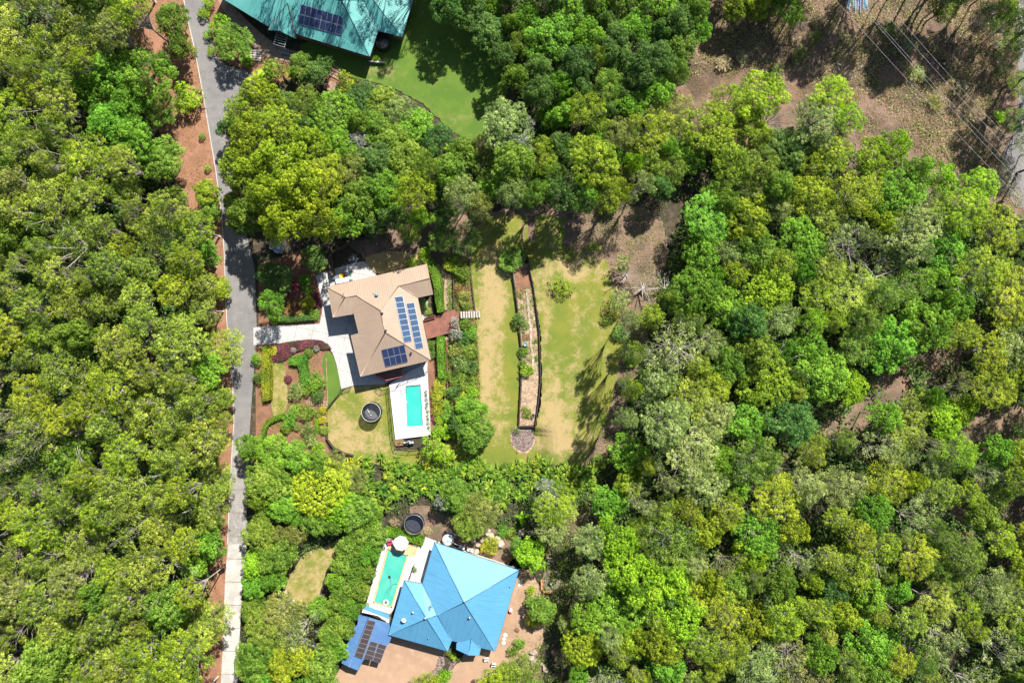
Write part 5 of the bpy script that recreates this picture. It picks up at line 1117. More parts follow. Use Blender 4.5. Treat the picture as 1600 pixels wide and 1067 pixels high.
# ------------------------------------------------------------ plants near the houses
TREE = [  # name, u, v, r, shape, leaf, bark, label, H
 # left verge and the bright tree
 ('broadleaf_tree', 172, 108, 40, 'cauli', 'bright', 'bark', 'bright green round tree, upper left of the bright clump left of the road', 12),
 ('broadleaf_tree', 224, 120, 44, 'cauli', 'bright', 'bark', 'largest bright green tree left of the orange verge, near the top', 12),
 ('broadleaf_tree', 132, 138, 30, 'cauli', 'bright', 'bark', 'bright green tree at the left end of the bright clump', 11),
 ('broadleaf_tree', 196, 160, 32, 'round', 'bright', 'bark', 'bright green tree in the middle of the bright clump left of the road', 10),
 ('broadleaf_tree', 165, 190, 34, 'round', 'bright', 'bark', 'bright green tree below the bright clump, beside the pale gum crowns', 11),
 ('broadleaf_tree', 205, 218, 36, 'round', 'bright', 'bark', 'deep bright tree at the lower end of the bright clump', 11),
 ('broadleaf_tree', 250, 248, 34, 'round', 'mid', 'bark', 'green tree leaning over the orange verge below the bright clump', 9),
 ('broadleaf_tree', 248, 168, 26, 'loose', 'bright', 'bark', 'thin bright tree showing orange ground, beside the verge', 8),
 ('small_tree', 289, 150, 22, 'shrub', 'lime', 'bark', 'soft light green low tree on the orange verge beside the road', 4),
 ('small_tree', 267, 30, 27, 'round', 'mid', 'bark', 'olive green tree between orange verge and road at the top edge', 8),
 ('small_tree', 278, 68, 20, 'round', 'mid', 'bark', 'green tree beside the road just below the top roadside tree', 7),
 ('broadleaf_tree', 322, 395, 20, 'round', 'bright', 'bark', 'bright tree beside the road left of the trailer', 8),
 ('broadleaf_tree', 350, 545, 34, 'tuft', 'gum', 'bark_pale', 'pale gum crown reaching across the road left of the driveway', 14),
 ('broadleaf_tree', 320, 580, 28, 'round', 'bright', 'bark', 'bright green tree beside the road left of the burgundy planting', 9),
 ('broadleaf_tree', 322, 848, 30, 'cauli', 'bright', 'bark', 'bright glossy tree on the left of the lower road', 9),
 ('broadleaf_tree', 296, 885, 24, 'round', 'bright', 'bark', 'bright green tree in the gap left of the concrete road', 8),
 # trees around the asphalt bay
 ('small_tree', 360, 62, 30, 'round', 'mid', 'bark', 'dark green tree casting its shadow on the asphalt bay', 6),
 ('small_tree', 342, 38, 16, 'shrub', 'lime', 'bark', 'light green bush beside the road above the dark tree', 3),
 ('small_tree', 470, 104, 22, 'round', 'mid', 'bark', 'round green tree below the garden swing seat', 5),
 ('small_tree', 492, 112, 18, 'round', 'dark', 'bark', 'dark tree right of the round tree below the green roof', 5),
 ('small_tree', 505, 100, 14, 'shrub', 'dark', 'bark', 'small dark bush in the shade below the green roof', 4),
 ('small_tree', 425, 106, 17, 'shrub', 'mid', 'bark', 'green bush between the pale steps and banana plants', 4),
 # yellow-green mass
 ('bottlebrush_tree', 400, 145, 32, 'cauli', 'yellowgreen', 'bark', 'yellow green tree at the top of the clump beside the asphalt bay', 12.15),
 ('bottlebrush_tree', 376, 172, 28, 'tuft', 'yellowgreen', 'bark', 'yellow green tree overhanging the road below the asphalt bay', 12.15),
 ('bottlebrush_tree', 385, 215, 36, 'cauli', 'yellowgreen', 'bark', 'yellow green tree beside the road in the middle clump, upper left', 13.5),
 ('bottlebrush_tree', 370, 262, 34, 'cauli', 'yellowgreen', 'bark', 'yellow green tree at the left edge of the middle clump', 13.5),
 ('bottlebrush_tree', 432, 196, 34, 'tuft', 'yellowgreen', 'bark', 'yellow green tree left of the dense dome shaped tree', 13.5),
 ('bottlebrush_tree', 428, 246, 38, 'cauli', 'yellowgreen', 'bark', 'yellow green tree in the centre of the middle clump', 14.85),
 ('bottlebrush_tree', 478, 232, 36, 'cauli', 'yellowgreen', 'bark', 'yellow green tree below the dense dome shaped tree', 13.5),
 ('bottlebrush_tree', 412, 300, 38, 'cauli', 'yellowgreen', 'bark', 'yellow green tree in the lower left of the middle clump', 19),
 ('bottlebrush_tree', 462, 288, 38, 'cauli', 'yellowgreen', 'bark', 'yellow green tree in the lower middle of the middle clump', 19),
 ('bottlebrush_tree', 508, 278, 34, 'tuft', 'yellowgreen', 'bark', 'yellow green tree at the right of the middle clump', 13.5),
 ('bottlebrush_tree', 378, 338, 28, 'round', 'mid', 'bark', 'shaded green tree beside the road above the trailer', 10.8),
 ('bottlebrush_tree', 438, 346, 34, 'cauli', 'yellowgreen', 'bark', 'yellow green tree above the grey trailer', 19),
 ('bottlebrush_tree', 490, 340, 34, 'cauli', 'yellowgreen', 'bark', 'yellow green tree at the bottom of the middle clump, right of the trailer', 19),
 ('bottlebrush_tree', 322, 300, 22, 'round', 'yellowgreen', 'bark', 'yellow green tree hanging over the orange verge and the road', 9.45),
 ('bottlebrush_tree', 326, 330, 18, 'round', 'mid', 'bark', 'green tree at the verge just above the scattered pale rubble', 9.45),
 ('dome_tree', 521, 180, 40, 'dome', 'hedge', 'bark', 'dense smooth dome shaped green tree in the middle clump', 7),
 ('small_tree', 476, 156, 26, 'loose', 'mid', 'bark', 'grey green feathery tree between the bay and the dome shaped tree', 8),
 ('small_tree', 560, 218, 18, 'loose', 'silver', 'bark', 'pale silvery tree right of the dome shaped tree', 7),
 ('small_tree', 540, 130, 19, 'shrub', 'yellowgreen', 'bark', 'yellow green bushy tree beside the grey steps', 4),
 ('small_tree', 562, 150, 26, 'round', 'dark', 'bark', 'dark green tree below the right of the grey steps', 6),
 ('small_tree', 598, 158, 28, 'round', 'mid', 'bark', 'green tree at the lower edge of the north lawn, left part', 6),
 ('small_tree', 625, 172, 26, 'loose', 'sage', 'bark', 'feathery grey green tree at the lower edge of the north lawn', 7),
 ('small_tree', 650, 196, 28, 'round', 'bright', 'bark', 'bright green tree under the lower right of the north lawn', 7),
 ('small_tree', 585, 195, 26, 'round', 'mid', 'bark', 'green tree between the silvery tree and the north lawn', 7),
 ('small_tree', 612, 216, 28, 'round', 'mid', 'bark', 'green tree near the banana like plant in the middle clump', 7),
 ('small_tree', 680, 215, 26, 'round', 'dark', 'bark', 'dark green tree at the lower right of the north lawn', 7),
 ('small_tree', 545, 262, 30, 'loose', 'olive', 'bark', 'olive tree at the seam of yellow green and dark trees', 8),
 ('small_tree', 585, 252, 30, 'round', 'dark', 'bark', 'dark bright speckled tree right of the yellow green clump', 8),
 ('small_tree', 634, 248, 30, 'round', 'mid', 'bark', 'green tree in the right part of the middle clump', 8),
 ('small_tree', 672, 262, 30, 'loose', 'mid', 'bark', 'green tree beside the spiky plants under the north lawn', 14),
 ('small_tree', 560, 310, 32, 'round', 'mid', 'bark', 'green tree above the dark fence line', 11),
 ('small_tree', 540, 340, 28, 'round', 'bright', 'bark', 'bright green tree directly above the concrete patio', 11),
 ('small_tree', 600, 300, 32, 'round', 'bright', 'bark', 'bright green tree in the lower right of the middle clump', 11),
 ('small_tree', 645, 300, 34, 'loose', 'yellowgreen', 'bark', 'soft yellow green tree above the shaded ground, left of the grey tree', 18),
 ('small_tree', 610, 335, 24, 'round', 'dark', 'bark', 'dark tree at the bottom of the middle clump above the patio', 10),
 ('small_tree', 655, 338, 18, 'loose', 'lime', 'bark', 'lime green small tree in the shade above the tan roof', 14),
 ('small_tree', 722, 300, 32, 'loose', 'sage', 'bark_grey', 'pale grey green tree above the shaded ground', 15),
 ('small_tree', 700, 265, 26, 'round', 'mid', 'bark', 'green tree left of the large grey tree', 13),
 ('small_tree', 748, 322, 24, 'loose', 'olive', 'bark_grey', 'olive grey tree with bare twigs near the top of the terrace lawn', 13),
 # grey tree and neighbours
 ('grey_tree', 792, 196, 42, 'tuft', 'sage', 'bark_grey', 'large silvery grey tree at the corner of the north lawn', 12),
 ('grey_tree', 815, 222, 32, 'sparse', 'silver', 'bark_grey', 'grey twiggy crown right of the large silvery tree', 11),
 ('broadleaf_tree', 800, 255, 34, 'round', 'mid', 'bark', 'green tree below the large silvery grey tree', 15),
 ('broadleaf_tree', 845, 240, 32, 'loose', 'yellowgreen', 'bark', 'yellow green tree between the silvery tree and the soft rounded tree', 9),
 ('broadleaf_tree', 926, 250, 42, 'tuft', 'yellowgreen', 'bark', 'soft rounded yellow green tree above the upper lawn', 16),
 ('broadleaf_tree', 920, 170, 32, 'loose', 'yellowgreen', 'bark_grey', 'feathery tree with visible trunk right of the silvery grey tree', 11),
 ('broadleaf_tree', 884, 172, 22, 'round', 'bright', 'bark', 'small bright tree beside the feathery tree', 8),
 ('broadleaf_tree', 856, 180, 18, 'cauli', 'bright', 'bark', 'small bright green ball tree above the grey tree', 6),
 ('broadleaf_tree', 1015, 200, 42, 'loose', 'yellowgreen', 'bark_grey', 'soft olive tree below the dry bank', 9),
 ('broadleaf_tree', 970, 210, 32, 'loose', 'olive', 'bark_grey', 'olive tree left of the soft olive tree', 9),
 ('broadleaf_tree', 990, 252, 16, 'shrub', 'lime', 'bark', 'small lime green tree above the upper lawn', 11),
 ('broadleaf_tree', 958, 300, 30, 'loose', 'yellowgreen', 'bark', 'yellow green tree at the top of the upper lawn', 14),
 ('broadleaf_tree', 1000, 290, 28, 'sparse', 'sage', 'bark_grey', 'thin grey green tree with bare twigs at the top of the bare earth', 14),
 ('broadleaf_tree', 880, 300, 28, 'round', 'dark', 'bark', 'dark green tree at the top of the upper lawn', 14),
 ('broadleaf_tree', 840, 300, 24, 'loose', 'mid', 'bark', 'green tree in shade at the top of the raised strip', 14),
 ('broadleaf_tree', 800, 300, 26, 'loose', 'sage', 'bark_grey', 'grey green tree above the raised strip', 14),
 ('broadleaf_tree', 1050, 265, 26, 'loose', 'mid', 'bark', 'green tree above the bare earth corner', 8),
 ('broadleaf_tree', 1055, 175, 30, 'loose', 'olive', 'bark', 'olive scrub tree below the dry bank', 6),
 # around the dirt at upper right
 ('broadleaf_tree', 1192, 146, 38, 'cauli', 'lime', 'bark', 'vivid green rounded tree below the bare ground', 11),
 ('broadleaf_tree', 1142, 160, 34, 'loose', 'yellowgreen', 'bark', 'yellow green tree left of the vivid rounded tree', 10),
 ('broadleaf_tree', 1178, 198, 30, 'round', 'yellowgreen', 'bark', 'green tree directly below the vivid rounded tree', 9),
 ('broadleaf_tree', 1298, 150, 32, 'tuft', 'lime', 'bark_grey', 'top of the pale limbed tree at the edge of the bare ground', 12),
 ('broadleaf_tree', 1325, 185, 28, 'tuft', 'lime', 'bark_grey', 'right side of the pale limbed grove at the edge of the bare ground', 12),
 ('broadleaf_tree', 1278, 190, 38, 'tuft', 'sage', 'bark_grey', 'grey green feathery tree left of the bare ground', 12),
 ('broadleaf_tree', 1240, 235, 34, 'round', 'dark', 'bark', 'dark green tree below the grey green feathery tree', 9),
 ('broadleaf_tree', 1300, 235, 34, 'tuft', 'yellowgreen', 'bark', 'yellow green tree below the grey green feathery tree', 10),
 ('broadleaf_tree', 1145, 252, 38, 'loose', 'yellowgreen', 'bark', 'yellow green tree right of the bare earth corner', 10),
 ('broadleaf_tree', 1192, 260, 34, 'loose', 'mid', 'bark', 'green tree right of the yellow green corner tree', 10),
 ('broadleaf_tree', 1118, 298, 20, 'cauli', 'mid', 'bark', 'small green tree above the emerald tree', 8),
 ('broadleaf_tree', 1105, 340, 36, 'tuft', 'bright', 'bark', 'emerald feathery tree right of the bare earth', 10),
 ('broadleaf_tree', 1098, 392, 32, 'cauli', 'bright', 'bark', 'bright green tree with yellow flecks below the emerald tree', 9),
 ('broadleaf_tree', 1170, 340, 38, 'cauli', 'yellowgreen', 'bark', 'yellow green clustered tree right of the emerald tree', 10),
 ('broadleaf_tree', 1188, 388, 34, 'cauli', 'mid', 'bark', 'green clustered tree above the bright round tree', 10),
 ('broadleaf_tree', 1268, 300, 38, 'cauli', 'yellowgreen', 'bark', 'golden green tree in the upper right forest', 10),
 ('broadleaf_tree', 1204, 450, 42, 'cauli', 'lime', 'bark', 'bright round tree in the centre right forest', 10),
 ('broadleaf_tree', 1138, 476, 34, 'cauli', 'bright', 'bark', 'deep green leafy tree left of the bright round tree', 9),
 ('broadleaf_tree', 1268, 545, 28, 'cauli', 'bright', 'bark', 'bright tree at the upper left of the large bright pair', 10),
 ('broadleaf_tree', 1288, 590, 46, 'cauli', 'bright', 'bark', 'largest bright green tree left of the dirt track', 11),
 ('broadleaf_tree', 1335, 605, 26, 'cauli', 'lime', 'bark', 'bright tree at the edge of the dirt track', 9),
 ('broadleaf_tree', 1398, 540, 44, 'cauli', 'bright', 'bark', 'emerald tree above the dirt track', 11),
 ('broadleaf_tree', 1372, 245, 30, 'cauli', 'lime', 'bark', 'pale lime tree below the bare ground at the upper right', 10),
 ('broadleaf_tree', 1402, 228, 26, 'cauli', 'lime', 'bark', 'lime tree right of the pale lime tree by the bare ground', 10),
 ('broadleaf_tree', 1408, 300, 42, 'cauli', 'bright', 'bark', 'large green tree below the lime pair at the upper right', 11),
 ('broadleaf_tree', 1478, 280, 26, 'cauli', 'lime', 'bark_grey', 'lime tree beside the power lines', 9),
 ('broadleaf_tree', 1530, 290, 30, 'tuft', 'lime', 'bark_grey', 'lime tree with dark limbs beside the highway', 10),
 ('broadleaf_tree', 1505, 330, 38, 'tuft', 'lime', 'bark_grey', 'large lime tree below the power lines', 11),
 ('broadleaf_tree', 1430, 365, 44, 'tuft', 'sage', 'bark_grey', 'grey green tree with pale limbs in the upper right forest', 12),
 ('broadleaf_tree', 1560, 360, 40, 'tuft', 'yellowgreen', 'bark_grey', 'yellow green tree by the right edge below the highway', 11),
 ('broadleaf_tree', 1540, 420, 40, 'tuft', 'yellowgreen', 'bark_grey', 'yellow green tree second below the highway', 11),
 ('broadleaf_tree', 1512, 640, 24, 'cauli', 'lime', 'bark', 'small lime ball tree beside the dirt clearing', 7),
 ('broadleaf_tree', 1478, 655, 32, 'cauli', 'lime', 'bark', 'yellow lime tree left of the small lime ball tree', 7),
 ('broadleaf_tree', 1430, 640, 30, 'tuft', 'gum', 'bark_grey', 'golden olive tree below the dirt track', 8),
 ('broadleaf_tree', 1418, 680, 28, 'tuft', 'gum', 'bark_grey', 'second golden olive tree below the dirt track', 8),
 # bare limbed and silver trees
 ('gum_tree', 1052, 545, 50, 'sparse', 'sage', 'bark_grey', 'half bare tree with radiating pale limbs right of the upper lawn', 16),
 ('gum_tree', 1030, 592, 28, 'tuft', 'sage', 'bark_grey', 'olive grey tree below the half bare tree', 14),
 ('gum_tree', 1018, 495, 22, 'tuft', 'yellowgreen', 'bark_grey', 'yellow green tree between the upper lawn and the half bare tree', 12),
 ('gum_tree', 1042, 660, 36, 'tuft', 'sage', 'bark_grey', 'silvery tree with white limbs, lower right of the upper lawn', 16),
 ('gum_tree', 1085, 700, 46, 'tuft', 'sage', 'bark_grey', 'largest silvery grey green tree right of the upper lawn', 12),
 ('gum_tree', 1115, 650, 34, 'tuft', 'sage', 'bark_grey', 'silvery tree above the largest silvery tree', 11),
 ('gum_tree', 1100, 758, 40, 'tuft', 'sage', 'bark_grey', 'silvery green tree below the largest silvery tree', 11),
 ('small_tree', 972, 412, 15, 'airy', 'sage', 'bark_grey', 'small grey green tree on the bare earth above the dead twigs', 4),
 ('small_tree', 968, 470, 18, 'airy', 'sage', 'bark_grey', 'small thin tree at the right edge of the upper lawn', 4),
 ('broadleaf_tree', 985, 708, 32, 'cauli', 'bright', 'bark', 'bright green tree at the lower right corner of the upper lawn', 8),
 ('broadleaf_tree', 983, 755, 24, 'round', 'yellowgreen', 'bark', 'yellow green tree below the corner of the upper lawn', 7),
 ('broadleaf_tree', 952, 786, 26, 'cauli', 'bright', 'bark', 'bright green tree above the shaded track', 7),
 ('broadleaf_tree', 968, 846, 30, 'cauli', 'lime', 'bark', 'bright lime crown at the top of the large lime grove', 11),
 ('broadleaf_tree', 975, 888, 34, 'cauli', 'lime', 'bark', 'bright lime crown at the left of the large lime grove', 11),
 ('broadleaf_tree', 1012, 915, 40, 'cauli', 'lime', 'bark', 'bright lime crown in the middle of the large lime grove', 12),
 ('broadleaf_tree', 1055, 905, 36, 'cauli', 'lime', 'bark', 'bright lime crown at the right of the large lime grove', 11),
 ('broadleaf_tree', 1062, 970, 40, 'cauli', 'lime', 'bark', 'lime crown at the lower right of the large lime grove', 11),
 ('broadleaf_tree', 1035, 1005, 38, 'cauli', 'yellowgreen', 'bark', 'yellow green crown at the bottom of the large lime grove', 11),
 ('broadleaf_tree', 985, 1005, 28, 'round', 'yellowgreen', 'bark', 'yellow green crown left of the bottom of the lime grove', 9),
 ('gum_tree', 922, 848, 28, 'tuft', 'sage', 'bark_grey', 'pale grey green tree left of the lime grove', 10),
 ('broadleaf_tree', 912, 1012, 32, 'dome', 'yellowgreen', 'bark', 'rounded yellow green tree right of the shaded track', 8),
 ('small_tree', 884, 978, 13, 'round', 'sage', 'bark', 'small pale tree above the rounded yellow green tree', 6),
 ('broadleaf_tree', 1185, 838, 40, 'cauli', 'bright', 'bark', 'bright green tree right of the lime grove, above the dark gap', 10),
 ('broadleaf_tree', 1175, 872, 30, 'cauli', 'lime', 'bark', 'lime tree below the bright green tree right of the lime grove', 9),
 # bottom left garden
 ('broadleaf_tree', 425, 708, 27, 'round', 'bright', 'bark', 'bright green tree at the lower left of the garden beds', 7),
 ('broadleaf_tree', 462, 716, 26, 'round', 'bright', 'bark', 'bright green tree below the garden beds, second from the road', 7),
 ('broadleaf_tree', 494, 732, 24, 'round', 'mid', 'bark', 'green tree below the curved timber wall', 7),
 ('broadleaf_tree', 415, 755, 34, 'round', 'mid', 'bark', 'green tree beside the road below the garden beds', 8),
 ('broadleaf_tree', 405, 778, 24, 'loose', 'yellowgreen', 'bark', 'light green tree beside the road above the shaded gap', 7),
 ('poinciana_tree', 498, 764, 42, 'dome', 'yellowgreen', 'bark', 'wide flat yellow green tree with rusty flecks above the small dry lawn', 7),
 ('poinciana_tree', 532, 796, 26, 'dome', 'lime', 'bark', 'yellow green flat tree right above the small dry lawn', 6),
 ('broadleaf_tree', 430, 872, 28, 'round', 'mid', 'bark', 'green tree left of the small dry lawn', 7),
 ('broadleaf_tree', 398, 884, 22, 'round', 'lime', 'bark', 'lime green tree beside the concrete road', 6),
 ('broadleaf_tree', 395, 918, 20, 'round', 'bright', 'bark', 'bright tree beside the concrete road below the lime tree', 6),
 ('broadleaf_tree', 412, 985, 34, 'loose', 'mid', 'bark', 'olive tree beside the concrete road, second from the bottom', 8),
 ('gum_tree', 470, 985, 40, 'sparse', 'sage', 'bark_pale', 'tree with white bare limbs below the small dry lawn', 9),
 ('gum_tree', 440, 960, 34, 'tuft', 'olive', 'bark_grey', 'olive feathery tree below the small dry lawn', 8),
 ('broadleaf_tree', 395, 1030, 34, 'round', 'mid', 'bark', 'green tree beside the concrete road at the bottom edge', 8),
 ('broadleaf_tree', 450, 1035, 34, 'round', 'yellowgreen', 'bark', 'yellow green tree at the bottom edge left of the gravel drive', 8),
 ('broadleaf_tree', 495, 1045, 28, 'round', 'mid', 'bark', 'green tree beside the gravel drive at the bottom edge', 7),
 ('broadleaf_tree', 555, 800, 30, 'round', 'mid', 'bark', 'dark green tree at the top of the tall hedge of trees', 6),
 # south: row and rear garden
 ('small_tree', 765, 660, 1, 'round', 'mid', 'bark', 'x', 1),
 ('small_tree', 735, 640, 24, 'round', 'bright', 'bark', 'bright green tree on the terrace bed, upper of the shadow casting pair', 5),
 ('small_tree', 742, 678, 28, 'round', 'mid', 'bark', 'large green bush casting a dark shadow at the end of the terrace bed', 5),
 ('small_tree', 716, 660, 16, 'round', 'dark', 'bark', 'dark green bush left of the shadow casting tree', 4),
 ('small_tree', 674, 698, 22, 'airy', 'lime', 'bark', 'light green open tree at the lower end of the turquoise pool', 4.5),
 ('small_tree', 692, 708, 18, 'airy', 'lime', 'bark', 'light green open shrub right of the tree at the pool end', 3.5),
 ('small_tree', 801, 402, 20, 'round', 'mid', 'bark_grey', 'green and white flecked tree at the top of the raised strip', 5),
 ('small_tree', 879, 446, 18, 'airy', 'yellowgreen', 'bark', 'small yellow green tree with rusty leaves on the upper lawn', 4),
 ('small_tree', 870, 790, 34, 'tuft', 'yellowgreen', 'bark_grey', 'pale limbed yellow green tree left of the shaded track', 8),
 ('small_tree', 850, 775, 24, 'sparse', 'silver', 'bark_grey', 'grey bare limbed crown above the track', 8),
 ('small_tree', 862, 828, 26, 'tuft', 'sage', 'bark_grey', 'grey green tree left of the shaded track, lower of the pale pair', 7),
 ('small_tree', 830, 868, 28, 'cauli', 'lime', 'bark', 'round bright green tree touching the corner of the blue roof', 6),
 ('small_tree', 812, 856, 16, 'cauli', 'bright', 'bark', 'deep green crown at the upper left of the round bright tree', 5),
 ('small_tree', 752, 800, 30, 'loose', 'olive', 'bark', 'olive tree above the blue roof', 7),
 ('small_tree', 732, 822, 26, 'round', 'mid', 'bark', 'green tree right of the round water tank', 6),
 ('small_tree', 715, 778, 26, 'round', 'mid', 'bark', 'green tree above the dark garden bed behind the blue house', 6),
 ('small_tree', 690, 786, 15, 'airy', 'silver', 'bark_grey', 'small silver tree right of the dark trampoline', 5),
 ('small_tree', 845, 955, 22, 'round', 'mid', 'bark', 'green tree right of the yellow bush beside the track', 5),
 ('small_tree', 778, 1064, 28, 'tuft', 'yellowgreen', 'bark', 'olive green tree at the bottom edge below the white chairs', 7),
 ('small_tree', 812, 1050, 30, 'loose', 'mid', 'bark', 'green tree at the bottom edge right of the olive tree', 7),
 ('small_tree', 665, 1075, 26, 'loose', 'yellowgreen', 'bark', 'yellow green bush at the bottom edge right of the gravel drive', 4),
 # garden left of the tan house
 ('small_tree', 428, 435, 26, 'round', 'dark', 'bark', 'dark tree in the bed at the upper left of the driveway', 5.5),
 ('small_tree', 420, 474, 22, 'loose', 'bright', 'bark', 'shaded green tree beside the road above the driveway', 10),
 ('small_tree', 490, 404, 20, 'round', 'dark', 'bark', 'dark bush left of the dark screen wall', 4),
 ('small_tree', 726, 372, 28, 'loose', 'dark', 'bark', 'dark tree at the top left of the terrace lawn', 6),
 ('small_tree', 690, 372, 22, 'loose', 'mid', 'bark', 'green tree above the hedge by the tan roof', 6),
 ('small_tree', 640, 365, 18, 'loose', 'mid', 'bark', 'green tree above the dry grass strip', 5),
]
TREE += [('broadleaf_tree', 346, 622, 19, 'round', 'mid', 'bark', 'green tree overhanging the road left of the garden beds', 6), ('gum_tree', 342, 655, 19, 'tuft', 'gum', 'bark_pale', 'pale gum crown overhanging the road below the green overhanging tree', 7), ('broadleaf_tree', 344, 450, 17, 'round', 'yellowgreen', 'bark', 'yellow green tree overhanging the road above the driveway entry', 7),
 ('gum_tree', 1476, 12, 24, 'tuft', 'gum', 'bark', 'yellow green gum crown at the top edge over the bare ground', 14), ('feathery_tree', 1592, 30, 22, 'loose', 'mid', 'bark_grey', 'green tree over the highway in the upper right corner', 11), ('feathery_tree', 1580, 92, 20, 'sparse', 'mid', 'bark_grey', 'thin green tree beside the highway, second from the top', 10), ('feathery_tree', 1598, 130, 22, 'loose', 'mid', 'bark_grey', 'green tree on the highway side, third from the top', 10), ('feathery_tree', 1590, 185, 20, 'sparse', 'mid', 'bark_grey', 'thin green tree beside the highway, lowest', 9), ('feathery_tree', 1548, 22, 24, 'sparse', 'mid', 'bark_grey', 'thin green tree at the top edge left of the highway', 12), ('feathery_tree', 1420, 70, 12, 'sparse', 'sage', 'bark_grey', 'small thin grey tree under the power lines', 6),
 ('feathery_tree', 985, 500, 19, 'loose', 'sage', 'bark_grey', 'tall thin tree at the right edge of the upper lawn, upper', 17), ('feathery_tree', 990, 552, 20, 'loose', 'mid', 'bark_grey', 'tall open tree at the right edge of the upper lawn, middle', 17),
 ('feathery_tree', 988, 608, 20, 'loose', 'yellowgreen', 'bark_grey', 'tall thin tree at the right edge of the upper lawn, lower', 20), ('feathery_tree', 980, 655, 20, 'loose', 'sage', 'bark_grey', 'tall thin tree above the lower right corner of the upper lawn', 20)]
for name, u, v, r, shp, leaf, bark, lab, H in TREE:
    if r < 5: continue
    H = clearbase(u, v, H) or H*.5
    if name == 'broadleaf_tree' and shp in ('tuft', 'loose', 'sparse'): name = 'feathery_tree'
    plant(name, u, v, r, shp, leaf, bark, lab, 'tree', None, H)
